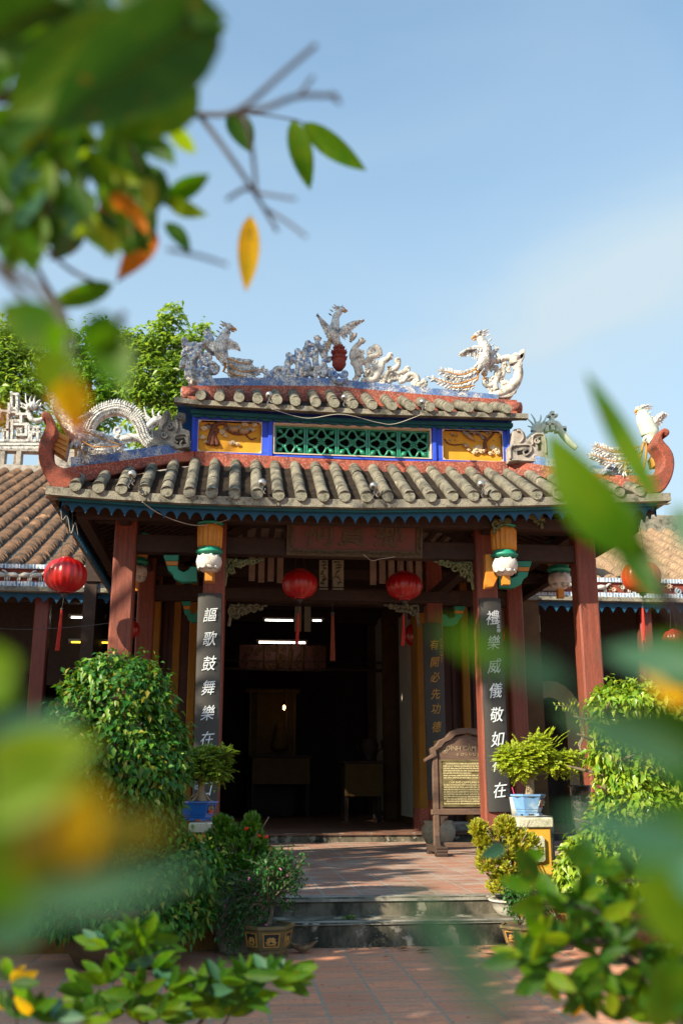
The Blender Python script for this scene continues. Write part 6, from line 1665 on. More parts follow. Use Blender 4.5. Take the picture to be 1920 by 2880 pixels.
# yellow plaster pedestals with pale stone caps, and the low walls beside the steps
def pedestal(pxc, ytop, ybase, wpx, Y, lab):
    s = Y/2890; c = P(pxc,ytop,Y); w_ = wpx*s/2; o = thing('pedestal', lab, 'pedestal', (c.x,Y,zT), 'yellow pedestals flanking the steps')
    zt = c.z; z0 = zT-.02
    g = B(); g.box(c.x-w_,c.x+w_,Y-w_,Y+w_,zt-.085,zt); g.build('cap', m_moss, o, bev=.012)
    g = B(); q = w_*.86
    g.box(c.x-q,c.x+q,Y-q,Y+q,z0+.12,zt-.085); g.build('shaft', m_yellow, o, bev=.01)
    g = B(); pr = [(q*1.02,z0+.20),(q*1.2,z0+.13),(q*1.2,z0+.08),(q*1.34,z0+.03),(q*1.34,z0)]
    for (ra,za),(rb_,zb) in zip(pr, pr[1:]):
        g.add([(c.x-ra,Y-ra,za),(c.x+ra,Y-ra,za),(c.x+ra,Y+ra,za),(c.x-ra,Y+ra,za),(c.x-rb_,Y-rb_,zb),(c.x+rb_,Y-rb_,zb),(c.x+rb_,Y+rb_,zb),(c.x-rb_,Y+rb_,zb)], [(0,4,5,1),(1,5,6,2),(2,6,7,3),(3,7,4,0)])
    g.build('base', m_yellow, o, fix=False)
    g = B(); hz0, hz1 = z0+.26, zt-.17
    for dx, dy in ((0,-1),(1,0),(-1,0)):
        e = q*.52; m_ = q*.72
        if dy: 
            out = [(c.x-e,hz0),(c.x-e+.02,hz0-.02),(c.x+e-.02,hz0-.02),(c.x+e,hz0),(c.x+e,hz1),(c.x+e-.02,hz1+.02),(c.x-e+.02,hz1+.02),(c.x-e,hz1)]
            g.slab(out, Y-q-.03, Y-q+.01, .006)
        else:
            g.box(c.x+dx*q-.03*(dx<0)-.0, c.x+dx*q+.03*(dx>0), Y-e, Y+e, hz0, hz1)
    g.build('plaque', m_moss, o)
    return o, Vector((c.x,Y,zt)), w_
Yp = Yedge+.55
pedL, capL, wL = pedestal(572,2312,2510,78,Yp,'yellow pedestal with mossy cap under the deep blue bonsai pot')
pedR, capR, wR = pedestal(1490,2298,2500,104,Yp-.05,'sunlit yellow pedestal with white panel under the pale blue bonsai pot')
def lowwall(x0, x1, lab, ex):
    o = thing('low_wall', lab, 'wall', ((x0+x1)/2,Yedge-.2,0), 'low yellow walls beside the steps')
    g = B(); g.box(x0,x1,Yedge-.45,Yedge+.12,-.02,zT-.05); g.build('body', m_yeldark, o)
    g = B(); g.box(x0-.03,x1+.03,Yedge-.49,Yedge+.16,zT-.05,zT+.02); g.build('coping', m_yeldark, o, bev=.012)
xw = P(628,2600,Yedge-.4).x
lowwall(-5.0, xw, 'stained ochre low wall behind the brown bowl', 0)
xw2 = P(1475,2600,Yedge-.4).x
lowwall(xw2, 6.0, 'stained ochre low wall behind the tiered topiary fig', 0)

# bonsai
def hexpot(parent, c, rx, ry, h, mt, mats_motif, rot=0, feet=True):
    g = B(); n = 6
    def ring(r, z): return [(c.x+rx*r*math.cos(rot+2*math.pi*k/n), c.y+ry*r*math.sin(rot+2*math.pi*k/n), c.z+z) for k in range(n)]
    pr = [(.62,.0),(.66,h*.10),(.70,h*.12),(.72,h*.22),(.76,h*.25),(.92,h*.86),(1.0,h*.90),(1.0,h*1.0),(.90,h*1.0),(.86,h*.9)]
    vs = []; fs = []
    for r, z in pr: vs += ring(r, z)
    for i in range(len(pr)-1):
        for k in range(n): q = (k+1)%n; fs.append((i*n+k,i*n+q,(i+1)*n+q,(i+1)*n+k))
    fs.append(tuple(range(n-1,-1,-1))); g.add(vs, fs)
    if feet:
        for k in range(n):
            a = rot+2*math.pi*k/n; x, y = c.x+rx*.6*math.cos(a), c.y+ry*.6*math.sin(a); g.box(x-rx*.12,x+rx*.12,y-ry*.1,y+ry*.1,c.z-h*.08,c.z+.006)
    po = g.build('pot', mt, parent)
    g = B(); g.lathe((c.x,c.y,c.z+h*.86), [(rx*.5,.0),(rx*.88,.0),(rx*.86,.012),(rx*.4,.02)], 12, sy=ry/rx); g.build('soil', m_soil, parent)
    # recessed relief panels on the sides that face the steps
    for k in range(n):
        a0, a1 = rot+2*math.pi*k/n, rot+2*math.pi*(k+1)/n; am = (a0+a1)/2
        if math.sin(am) > .3: continue
        def S(u, v, d=0):
            r = .76+(.92-.76)*v; p0 = Vector((c.x+rx*r*math.cos(a0),c.y+ry*r*math.sin(a0),0)); p1 = Vector((c.x+rx*r*math.cos(a1),c.y+ry*r*math.sin(a1),0))
            p = p0.lerp(p1,u); nn = Vector((math.cos(am)/rx,math.sin(am)/ry,0)).normalized(); return Vector((p.x,p.y,c.z+h*(.25+.61*v)))+nn*d
        yield k, am, S, po
def quad_frame(g, S, u0, u1, v0, v1, t, d):
    for ua,ub,va,vb in ((u0,u1,v0,v0+t),(u0,u1,v1-t,v1),(u0,u0+t,v0+t,v1-t),(u1-t,u1,v0+t,v1-t)):
        vs = [S(ua,va,d),S(ub,va,d),S(ub,vb,d),S(ua,vb,d),S(ua,va,-.002),S(ub,va,-.002),S(ub,vb,-.002),S(ua,vb,-.002)]
        g.add(vs, [(0,1,2,3),(7,6,5,4),(0,4,5,1),(1,5,6,2),(2,6,7,3),(3,7,4,0)])
def fronds(tips, rg, flen, nl, ll, W):
    bs=[]; ds=[]; us=[]; Ls=[]; Ws=[]; tw=[]
    for p, d in tips:
        p = np.array(p); d = np.array(d)/np.linalg.norm(d); L_ = flen*rg.uniform(.6,1.2); sd_ = np.cross(d,[0,0,1]); sd_ /= np.linalg.norm(sd_)+1e-6
        prev = p; path = [p]
        for k in range(nl):
            t = (k+1)/nl; q = p+d*L_*t+np.array([0,0,-1])*L_*.22*t*t; path.append(q)
            for sg in (-1,1):
                bs.append(q); ds.append(sd_*sg+d*.55+np.array([0,0,.1])); us.append([-.5+rg.normal()*.4,-.55+rg.normal()*.4,.6]); l_ = ll*(1-.45*abs(t-.45)); Ls.append(l_); Ws.append(W)
        bs.append(path[-1]); ds.append(d); us.append([0,0,1]); Ls.append(ll); Ws.append(W); tw.append(path)
    return bs, ds, us, np.array(Ls), np.array(Ws), tw
def bonsai(lab, pot_c, rx, ry, h, mt, leafm, trunk, pads, rg, motif, rootm=None, extra=()):
    o = thing('potted_bonsai', lab, 'bonsai', pot_c, 'bonsai trees on the two pedestals')
    panels = list(hexpot(o, pot_c+Vector((0,0,.012)), rx, ry, h, mt, None, 0.0 if motif == 'phuc' else .0))
    for k, am, S, po in panels:
        g = B(); quad_frame(g, S, .12,.88,.14,.9,.05,.006); g.build('panel_frame', mt, po)
        if motif == 'phuc' and abs(math.cos(am)) < .3:
            g = B(); ux_ = (S(.9,.5)-S(.1,.5)).normalized(); uz_ = (S(.5,.9)-S(.5,.1)).normalized()
            text_into(g, 'Phúc', S(.5,.52,.001), .072, ux=ux_, uz=uz_, nrm=ux_.cross(uz_), depth=.006, off=.008, shear=.35); g.build('lettering', m_moss, po)
        else:
            g = B()
            for j in range(5):
                cc = S(.5+.18*math.cos(j*1.5+am),.5+.2*math.sin(j*1.5+am),.004); n_ = 6
                g.mat(j%3)
                for q in range(n_):
                    a = 2*math.pi*q/n_; uu = (S(.9,.5)-S(.1,.5)).normalized(); g.petal(cc, cc+uu*.022*math.cos(a)+Vector((0,0,.022*math.sin(a))), .014, .004, tuple(Vector((math.cos(am),math.sin(am),0))))
            g.build('flower_relief', [m_redfl, m_potmotif, m_pgreen], po)
    g = B()
    for pts, r0, r1 in trunk: limb(g, pts, r0, r1, 9)
    g.build('trunk', rootm or m_trunk, o)
    tips = []
    for (c, rad, n) in pads:
        for _ in range(n):
            v = rg.normal(size=3); v /= np.linalg.norm(v); p = np.array(c)+v*np.array(rad)*rg.uniform(.45,1.0)
            d = v*np.array([1,1,.6])+np.array([0,0,.25])+rg.normal(size=3)*.3; tips.append((p, d))
    bs, ds, us, Ls, Ws, tw = fronds(tips, rg, .085, 7, .030, .012)
    for p, d, fl in extra:
        b2, d2, u2, L2, W2, t2 = fronds([(p,d)], rg, fl, int(fl/.011), .034, .011); bs += b2; ds += d2; us += u2; Ls = np.concatenate([Ls,L2]); Ws = np.concatenate([Ws,W2]); tw += t2
    leaf_mesh('foliage', bs, ds, us, Ls, Ws, leafm, o, .15, .1)
    g = B()
    for path in tw[::2]: g.tube([Vector(q) for q in path[::3]], .0022, 4, False)
    g.build('twig', m_trunk, o, fix=False)
    return o
rg = np.random.default_rng(21)
s = Yp/2890
pc = capL+Vector((-.045,0,.012))
def Q(px, py, Y=Yp): return tuple(P(px,py,Y))
bonsai('small bonsai with exposed roots in a deep blue pot', pc, .165, .12, .145, m_potblue, lf_bons,
    [([Q(570,2258),Q(566,2225),Q(568,2200),Q(556,2170)], .035, .018), ([Q(568,2205),Q(590,2180),Q(610,2150)], .018, .008), ([Q(560,2185),Q(520,2165),Q(495,2150)], .015, .007), ([Q(562,2225),Q(545,2250),Q(525,2256)], .012, .005), ([Q(572,2225),Q(590,2250),Q(604,2255)], .011, .005), ([Q(566,2230),Q(562,2256)], .012, .009), ([Q(570,2230),Q(582,2256)], .012, .008), ([Q(563,2228),Q(540,2240),Q(530,2256)], .009, .004)],
    [(Q(530,2150),(.13,.12,.06),230), (Q(580,2130),(.12,.12,.06),200), (Q(610,2165),(.09,.10,.06),150), (Q(560,2175),(.14,.12,.05),190), (Q(510,2180),(.06,.08,.05),90), (Q(625,2120),(.06,.06,.03),60)], rg, 'flower', m_root,
    [(Q(620,2110),(1,-.1,.15),.14),(Q(525,2120),(-.8,-.1,.5),.14),(Q(535,2115),(.8,0,.7),.1),(Q(510,2130),(-1,0,.1),.12)])
Ypr = Yp-.05
pc = capR+Vector((-.01,0,.014))
def Q(px, py, Y=Ypr): return tuple(P(px,py,Y))
bonsai('sunlit bonsai with a forked trunk in a pale blue lettered pot', pc, .158, .12, .165, m_potlight, lf_bonsR,
    [([Q(1488,2246),Q(1490,2215),Q(1488,2190)], .042, .032), ([Q(1486,2200),Q(1474,2180),Q(1468,2165),Q(1450,2150)], .022, .010), ([Q(1492,2200),Q(1506,2175),Q(1512,2150)], .018, .008), ([Q(1470,2170),Q(1440,2150),Q(1420,2140)], .010, .004), ([Q(1512,2160),Q(1540,2130),Q(1565,2110)], .010, .004)],
    [(Q(1450,2130),(.15,.14,.075),280), (Q(1505,2118),(.14,.14,.075),260), (Q(1470,2160),(.11,.12,.05),170), (Q(1555,2145),(.12,.12,.06),170), (Q(1425,2140),(.06,.08,.06),110), (Q(1510,2090),(.07,.07,.05),80), (Q(1598,2132),(.08,.06,.03),80)], rg, 'phuc', m_root,
    [(Q(1512,2095),(.35,0,1),.17),(Q(1535,2085),(.4,.1,.9),.15),(Q(1550,2110),(.9,0,.8),.15),(Q(1565,2095),(.8,-.1,.9),.12),(Q(1500,2105),(.1,0,1),.12),(Q(1580,2120),(1,0,.3),.16),(Q(1600,2135),(1,0,0),.12),(Q(1525,2070),(.6,0,.9),.12),(Q(1540,2100),(.7,0,1),.14),(Q(1530,2090),(.2,-.2,1),.12),(Q(1540,2080),(.5,-.1,1),.2),(Q(1555,2092),(.8,-.2,.9),.19),(Q(1548,2070),(.3,.1,1),.14),(Q(1600,2120),(1,-.1,.15),.16),(Q(1430,2120),(-1,-.1,.3),.12),(Q(1460,2095),(-.5,0,1),.12)])

# tall black pot with a twisting vine and a long sprout
Yv = Yp+.1
cb = P(1636,2312,Yv); ct = P(1636,2208,Yv); sv = Yv/2890
o = thing('potted_vine', 'tall black diamond patterned pot with a twisting stem and long sprout', 'potted plant', (cb.x,Yv,zT))
g = B(); g.mat(0,True); hh = ct.z-cb.z; z0 = cb.z-.10
g.lathe((cb.x,Yv,ct.z), [(29*sv,-.001),(33*sv,0),(33*sv,-.012),(30*sv,-.02),(29.5*sv,-hh*.28)][::-1], 28); g.build('rim', m_potblk, o)
g = B(); g.mat(0,False); n = 22; rows = 13; vs=[]; fs=[]
for i in range(rows+1):
    t = i/rows; zz = ct.z-hh*.28-(hh*.72+.12)*t; rr_ = (29.5-11*t)*sv
    for k in range(n):
        a = 2*math.pi*(k+.5*(i%2))/n; q = rr_*(1.0 if (i%2) else .97); vs.append((cb.x+q*math.cos(a),Yv+q*math.sin(a),zz))
for i in range(rows):
    for k in range(n):
        k2 = (k+1)%n
        if i%2 == 0: fs += [(i*n+k,(i+1)*n+k,i*n+k2),(i*n+k2,(i+1)*n+k,(i+1)*n+k2)]
        else: fs += [(i*n+k,(i+1)*n+k,(i+1)*n+k2),(i*n+k,(i+1)*n+k2,i*n+k2)]
vs.append((cb.x,Yv,vs[-1][2])); 
for k in range(n): fs.append((rows*n+k, len(vs)-1, rows*n+(k+1)%n))
g.add(vs, fs); g.build('body', m_potgrey, o)
g = B(); q0 = vs[-1]; g.box(q0[0]-.12,q0[0]+.12,Yv-.12,Yv+.12,zT,q0[2]+.002); g.build('foot', m_stone, o)
g = B()
def Q(px, py, Y=Yv): return tuple(P(px,py,Y))
limb(g, [Q(1636,2210),Q(1634,2170),Q(1640,2130),Q(1630,2100),Q(1640,2070),Q(1636,2040),Q(1620,2010)], .018, .008)
limb(g, [Q(1640,2060),Q(1634,2080),Q(1626,2095),Q(1636,2110)], .010, .008)
limb(g, [Q(1620,2012),Q(1606,1995),Q(1588,1986),Q(1560,1984)], .005, .002, 6)
limb(g, [Q(1632,2030),Q(1640,1990),Q(1618,1972),Q(1600,1974)], .004, .002, 6); limb(g, [Q(1636,2180),Q(1610,2160),Q(1590,2150)], .008, .004, 6)
g.build('stem', m_trunk, o)
bs=[];ds=[];us=[]
def alongleaves(pts, n, sidev=1.0):
    q = smoothpath(pts, 8)
    for i in range(n):
        p = np.array(q[int(i*(len(q)-1)/max(1,n-1))]); sg = 1 if i%2 else -1
        bs.append(p); ds.append([-.3+rg.normal()*.2, -.2+rg.normal()*.3, sg*sidev+.1]); us.append([rg.normal()*.3,-1,.3])
alongleaves([Q(1640,2062),Q(1620,2012),Q(1606,1995),Q(1588,1986),Q(1560,1984)], 20); alongleaves([Q(1632,2030),Q(1640,1990),Q(1618,1972),Q(1600,1974)], 12)
for _ in range(120):
    p = np.array(Q(1620+rg.normal()*22,2165+rg.normal()*14)); bs.append(p+rg.normal(size=3)*.03); ds.append(rg.normal(size=3)+np.array([0,-.2,.2])); us.append([0,-.5,1])
n_ = len(bs); leaf_mesh('foliage', bs, ds, us, np.full(n_,.045), np.full(n_,.016), lf_bonsR, o, .3)

# ixora bushes (upright rosettes) and small shrubs in pots
def rosettes(seats, rg, L_, W, nleaf=9, up=.8):
    bs=[];ds=[];us=[];Ls=[]
    for p, d in seats:
        p = np.array(p); d = np.array(d)/np.linalg.norm(d)
        for w in range(3):
            for k in range(nleaf//3+1):
                a = rg.uniform(0,6.28); sd_ = np.array([math.cos(a),math.sin(a),0]); bs.append(p+d*.016*w+rg.normal(size=3)*.004); ds.append(sd_*(1.1-.35*w)+d*(up*(.6+.5*w))); us.append(d*.6-sd_*.4+np.array([-.35,-.4,.2])); Ls.append(L_*rg.uniform(.75,1.2))
    return bs, ds, us, np.array(Ls)
def bush_seats(ells, n, rg, up=.9):
    out=[]
    for _ in range(n):
        e = ells[rg.integers(len(ells))]; v = rg.normal(size=3); v /= np.linalg.norm(v); 
        if v[2] < -.5: v[2] *= -1
        out.append((np.array(e[0])+v*np.array(e[1])*(1-.3*rg.random()**2), v*.7+np.array([0,0,up])))
    return out
Yx = Yedge-.62
def pot_round(o, c, r, h, mt):
    g = B(); g.mat(0,True); g.lathe(c, [(r*.6,0),(r*.66,.01),(r*.85,h*.45),(r*.95,h*.88),(r*1.06,h*.9),(r*1.06,h),(r*.96,h),(r*.92,h*.9),(r*.2,h*.88)], 30); g.build('pot', mt, o)
cx = G(672,2640,0); Yx = 7.75
c = Vector((P(665,2600,Yx).x,Yx,0.0))
o = thing('ixora_bush', 'upright ixora bush with small coral red flowers beside the steps', 'potted bush', c)
pot_round(o, c, .19, P(665,2524,Yx).z, m_stone)
g = B()
for k in range(12):
    a = k*.9; e = np.array([c.x+.22*math.cos(a), Yx+.2*math.sin(a), .75+.22*((k*7)%5)/5]); limb(g, [(c.x+.03*math.cos(a),Yx+.03*math.sin(a),.3),tuple((np.array([c.x,Yx,.5])+e)/2), tuple(e)], .009, .004, 6, 3)
g.build('stem', m_trunk, o)
ells = [px_ell(670,2420,85,70,Yx), px_ell(640,2400,60,60,Yx), px_ell(720,2440,55,55,Yx), px_ell(655,2490,70,50,Yx), px_ell(705,2360,20,50,Yx), px_ell(625,2345,20,30,Yx)]
bs, ds, us, Ls = rosettes(bush_seats(ells, 650, rg), rg, .05, .016); leaf_mesh('foliage', bs, ds, us, Ls, Ls*.34, lf_ixora, o, .15)
g = B()
for px, py in ((749,2356),(760,2391),(693,2333),(726,2353)):
    cc = P(px,py,Yx-.1)
    for k in range(12):
        d = Vector(rand_dirs(1)[0]); d.z = abs(d.z); g.petal(cc, cc+d*.024, .016, .004, tuple(d.orthogonal().normalized()))
g.build('flower', m_redfl, o)
# hexagonal pots on the courtyard with thin twiggy shrubs
def hexshrub(lab, px, pyb, pyt, wpx, Y, crown, nl, leafm, rg, mots=True, flowers=False):
    c = Vector((P(px,pyb,Y).x, Y, .02)); s = Y/2890; rx = wpx*s/2; h = P(px,pyt,Y).z-.02
    o = thing('potted_shrub', lab, 'potted shrub', (c.x,Y,0), 'twiggy shrubs in six sided pots')
    for k, am, S, po in hexpot(o, c, rx, rx*.95, h, m_pothex, None, .12):
        g = B(); vs = [S(.2,.2,.002),S(.8,.2,.002),S(.8,.82,.002),S(.2,.82,.002)]; vs += [v-Vector((math.cos(am),math.sin(am),0))*.01 for v in vs]; g.add(vs, [(0,1,2,3),(7,6,5,4),(0,4,5,1),(1,5,6,2),(2,6,7,3),(3,7,4,0)]); g.build('panel', m_potdark, po)
        g = B(); quad_frame(g, S, .14,.86,.14,.88,.06,.008)
        uu = (S(.9,.5)-S(.1,.5)).normalized(); nn = tuple(Vector((math.cos(am),math.sin(am),0)))
        cc = S(.5,.45,.004)
        for a in (-.2,.5,1.2,1.94,2.64,3.34,.9,2.2): g.petal(cc, cc+uu*.042*math.cos(a)+Vector((0,0,.042*math.sin(a))), .024, .006, nn)
        for a in (0,1): g.petal(cc+uu*(.04*(1-2*a))-Vector((0,0,.016)), cc-uu*(.04*(1-2*a))-Vector((0,0,.026)), .012, .006, nn)
        g.build('lotus_relief', m_potmotif, po)
    g = B(); bs=[];ds=[];us=[]; z0 = c.z+h*.88
    cr = [px_ell(*e, Y) for e in crown]
    limb(g, [(c.x,Y,z0),(c.x+.02,Y,z0+.12),(c.x,Y,z0+.25)], .022, .014)
    for k in range(nl):
        e = cr[rg.integers(len(cr))]; v = rg.normal(size=3); v /= np.linalg.norm(v); t = np.array(e[0])+v*np.array(e[1])*rg.uniform(.5,1.02)
        st = np.array([c.x,Y,z0+rg.uniform(.08,.28)]); mid_ = (st+t)/2+np.array([0,0,.05])+rg.normal(size=3)*.025
        q = smoothpath([tuple(st),tuple(mid_),tuple(t)],5); g.s = True; g.tube([Vector(p) for p in q], [.004-.0028*i/(len(q)-1) for i in range(len(q))], 5, False)
        for i in range(4, len(q)):
            for _ in range(3):
                bs.append(np.array(q[i])+rg.normal(size=3)*.012); d = rg.normal(size=3); d[2] -= .2; ds.append(d); us.append([rg.normal()*.4,rg.normal()*.4,1])
    g.build('stem', m_trunk, o, fix=False)
    n_ = len(bs); Ls = .030*rg.uniform(.7,1.3,n_); leaf_mesh('foliage', bs, ds, us, Ls, Ls*.48, leafm, o, .3)
    if flowers:
        g = B()
        for _ in range(9):
            e = cr[rg.integers(len(cr))]; cc = Vector(np.array(e[0])+rand_dirs(1)[0]*np.array(e[1])*.9)
            for k in range(6): d = Vector(rand_dirs(1)[0]); g.petal(cc, cc+d*.014, .009, .003, tuple(d.orthogonal().normalized()))
        g.build('flower', m_pinkfl, o)
    return o
hexshrub('twiggy dark green shrub in a six sided olive pot at the foot of the steps', 752, 2714, 2598, 150, 7.45, [(740,2470,90,70),(800,2480,75,75),(660,2500,80,60),(700,2560,85,60),(630,2590,50,55),(830,2440,40,60),(770,2420,60,50),(650,2640,40,40)], 260, lf_shrub, rg, flowers=True)
hexshrub('sparse green shrub in a six sided olive pot below the white pot', 1478, 2690, 2600, 148, 7.55, [(1440,2500,40,40),(1480,2560,60,40),(1520,2590,50,30),(1450,2530,40,40)], 110, lf_shrub, rg)
Yq = 8.15
c = Vector((P(1440,2600,Yq).x,Yq,.0))
o = thing('ixora_bush', 'yellow green ixora bush in a white pot, brightly sunlit', 'potted bush', c)
pot_round(o, Vector((c.x,Yq,.17)), .17, P(1440,2528,Yq).z-.17, m_potwhite)
g = B()
for k in range(12):
    a = k*.9; e = np.array([c.x-.02+.2*math.cos(a), Yq+.18*math.sin(a), .7+.22*((k*7)%5)/5]); limb(g, [(c.x+.03*math.cos(a),Yq+.03*math.sin(a),.35),tuple((np.array([c.x,Yq,.5])+e)/2), tuple(e)], .009, .004, 6, 3)
g.build('stem', m_trunk, o)
ells = [px_ell(1415,2400,55,55,Yq), px_ell(1440,2450,65,65,Yq), px_ell(1385,2440,40,50,Yq), px_ell(1420,2340,22,25,Yq), px_ell(1345,2345,15,18,Yq), px_ell(1362,2375,18,18,Yq), px_ell(1470,2400,45,45,Yq), px_ell(1430,2500,50,35,Yq)]
bs, ds, us, Ls = rosettes(bush_seats(ells, 800, rg), rg, .05, .016); leaf_mesh('foliage', bs, ds, us, Ls, Ls*.36, lf_ixoraY, o, .15)
# debris: coconut husk, fallen leaves, cup with straw
pts = [(806,2668),(826,2676),(860,2680),(885,2670),(893,2662)]
g = B(); Yk = Yfoot-.06; q = [G(x,y,.035) for x,y in pts]; c = G(850,2680,0)
vs=[];fs=[]; n=9
for i in range(9):
    t = i/8; x = q[0].x+(q[-1].x-q[0].x)*t; w_ = .055*math.sin(math.pi*min(.98,max(.06,t)))
    for j in range(n):
        a = math.pi+math.pi*j/(n-1); vs.append((x, c.y+w_*math.cos(a)*1.0, .05+.03*abs(2*t-1)**2+w_*.8*math.sin(a)+(.006*((i*3+j)%2) if j in (0,n-1) else 0)))
for i in range(8):
    for j in range(n-1): fs.append((i*n+j,i*n+j+1,(i+1)*n+j+1,(i+1)*n+j))
g.add(vs, fs); ob = g.build('palm_sheath', M('dry brown husk', (.13,.075,.04), (.26,.19,.12), 9, .85, .5), None, loc=(c.x,c.y,0), fix=False); tag(ob, 'curled dry brown palm sheath lying against the bottom step', 'husk')
md = ob.modifiers.new('thick','SOLIDIFY'); md.thickness = .006
m_dry = leafmat('dry fallen leaf', [(.20,.10,.04),(.28,.16,.07),(.14,.07,.035)], .1, .8)
def fallen(px, py, z, L_, a, lab):
    p = G(px,py,z+.006); bs=[p+Vector((0,0,.004))]; ob = leaf_mesh('fallen_leaf', bs, [[math.cos(a),math.sin(a),.06]], [[0,.1,1]], [L_], [L_*.45], m_dry, None, 0, .25, org=tuple(p)); tag(ob, lab, 'leaf', 'fallen dry leaves on the paving'); return ob
fallen(1115,2672,0,.11,.1,'brown curled fallen leaf below the middle of the bottom step'); fallen(1168,2677,0,.13,-.1,'long tan fallen leaf below the bottom step'); fallen(1075,2694,0,.06,.3,'tiny pale fallen leaf on the courtyard tiles'); fallen(840,2716,0,.05,1,'tiny fallen leaf beside the pot of the twiggy dark shrub')
fallen(1375,2672,0,.12,.5,'crumpled fallen leaf touching the bottom step by the sparse shrub pot'); fallen(1402,2690,0,.12,2.6,'flat fallen leaf by the sparse shrub pot'); fallen(1390,2708,0,.10,.2,'orange fallen leaf farthest from the step by the sparse shrub pot'); fallen(1160,2364,zT,.08,0,'pale fallen leaf by the inner step')
fallen(1345,2676,0,.1,1.8,'thin fallen leaf at the end of the pile by the sparse shrub pot')
# crumbs of dry leaf along the foot of the steps and round the pots
bs=[];ds=[];us=[]
for _ in range(420):
    if rg.random() < .55: x, y = rg.uniform(sx0-.6, sx1+.3), Yfoot-abs(rg.normal())*.09-.01
    else: x, y = rg.uniform(sx0-1.0, sx1+1.0), rg.uniform(5.2, Yfoot-.02)
    bs.append((x,y,.006+rg.random()*.004)); a = rg.uniform(0,6.28); ds.append([math.cos(a),math.sin(a),.05]); us.append([rg.normal()*.2,rg.normal()*.2,1])
Ls = rg.uniform(.008,.03,len(bs)); ob = leaf_mesh('leaf_litter', bs, ds, us, Ls, Ls*.5, m_dry, None, 0, .2, org=(1.0,Yfoot-.2,0)); tag(ob, 'crumbs of dry leaf scattered on the paving along the steps', 'leaf litter', kind='stuff')
# small weed on the step
p = G(980,2586,.17); bs=[];ds=[];us=[]
for _ in range(90): a = rg.uniform(0,6.28); bs.append(np.array(p)+rg.normal(size=3)*np.array([.03,.012,.006])+np.array([0,0,.008])); ds.append([math.cos(a),math.sin(a),rg.uniform(.3,1.4)]); us.append([0,0,1])
ob = leaf_mesh('weed', bs, ds, us, np.full(90,.026), np.full(90,.010), lf_ixora, None, .3, org=tuple(p)); tag(ob, 'small green weed growing in the crack of the steps', 'weed')
# drinking cup with pink straw behind the right pot
p = P(1452,2250,Ypr+.35); o = thing('drink_cup', 'frosted plastic cup with a pink straw behind the pale blue pot', 'cup', (p.x,Ypr+.35,capR.z-.1))
g = B(); g.mat(0,True); g.lathe((p.x,Ypr+.35,capR.z-.0), [(.05,0),(.065,.16),(.06,.16),(.045,.01)], 18); g.build('body', M('frosted plastic', (.50,.53,.50), None, 5, .4, 0), o)
g = B(); g.tube([P(1447,2242,Ypr+.33),P(1439,2214,Ypr+.33)], .004, 6); g.build('straw', M('pink straw', (.75,.06,.22), None, 5, .5, 0), o)
g = B(); g.box(p.x-.12,p.x+.3,Ypr+.25,Ypr+.5,zT,capR.z); tag(g.build('stone_shelf', m_stone, None, loc=(p.x,Ypr+.4,zT), bev=.01), 'grey stone shelf behind the sunlit pedestal', 'shelf')
# ------------------------------------------------------------------ trees behind the left hall
def bgtree(lab, px, ytop, Y, blobs, nl, rng, mt, trunks, Ll):
    base = P(px, 2100, Y); o = thing('leafy_tree', lab, 'tree', (base.x,Y,0), 'leafy trees behind the long hall')
    g = B()
    for t in trunks:
        q = [P(x,y,Y) for x,y in t]; limb(g, [(q[0].x,Y,.0)]+[tuple(p) for p in q], .20, .05, 9)
    g.build('trunk', m_trunk, o)
    bs=[];ds=[];us=[]
    for (x,y,rx,rz) in blobs:
        e = px_ell(x,y,rx,rz,Y,max(rx,rz)*.9); ncl = max(4,int(nl*.5*rx*rz/2500))
        for _ in range(ncl):
            v = rng.normal(size=3); v /= np.linalg.norm(v); c = np.array(e[0])+v*np.array(e[1])*rng.uniform(.45,1.12)
            for k in range(13):
                a = rng.uniform(0,6.28); d = np.array([math.cos(a),math.sin(a),rng.uniform(-.9,.3)])
                bs.append(c+rng.normal(size=3)*.13); ds.append(d+v*.3); us.append(np.array([0,0,1])+v*.6+rng.normal(size=3)*.3)
    n = len(bs); Ls = Ll*rng.uniform(.7,1.3,n); leaf_mesh('crown', bs, ds, us, Ls, Ls*.42, mt, o, .35)
rgt = np.random.default_rng(31)
bgtree('tall bright leafy tree rising between the ridge dragon and the upper roof', 430, 860, 36, [(485,880,30,28),(460,930,45,45),(420,960,60,50),(390,1000,60,50),(470,1000,60,55),(520,980,45,45),(430,1060,80,60),(380,1080,50,60),(500,1060,50,60),(545,960,40,30),(575,930,30,18),(450,1130,80,50),(360,960,30,35),(440,1200,90,60),(500,1130,60,50)], 60, rgt, lf_tree, [[(405,1300),(420,1180),(440,1090),(470,960)],[(405,1300),(400,1160),(385,1060),(380,1000)],[(450,1250),(480,1120),(500,1020)]], .30)
bgtree('leafy tree directly behind the white square fretwork', 60, 890, 38, [(20,930,60,50),(60,960,60,50),(20,1010,70,60),(90,1010,60,60),(60,1070,80,60),(10,1100,80,70),(140,920,50,35),(170,940,40,35),(120,1080,60,50),(40,1160,80,50),(-40,1000,80,90),(150,1000,40,50)], 55, rgt, lf_tree, [[(55,1250),(50,1100),(30,1000),(25,940)],[(55,1250),(140,1100),(150,980)]], .30)
bgtree('darker tree between the bright tree and the fretwork', 250, 910, 42, [(210,960,50,35),(280,930,50,35),(240,1010,60,55),(300,1010,50,60),(270,1080,70,60),(210,1090,60,60),(320,1110,60,60),(250,1160,80,50),(330,960,30,30),(200,1200,90,60)], 60, rgt, lf_treed, [[(260,1280),(255,1120),(240,1000)],[(260,1280),(290,1100),(300,980)]], .32)

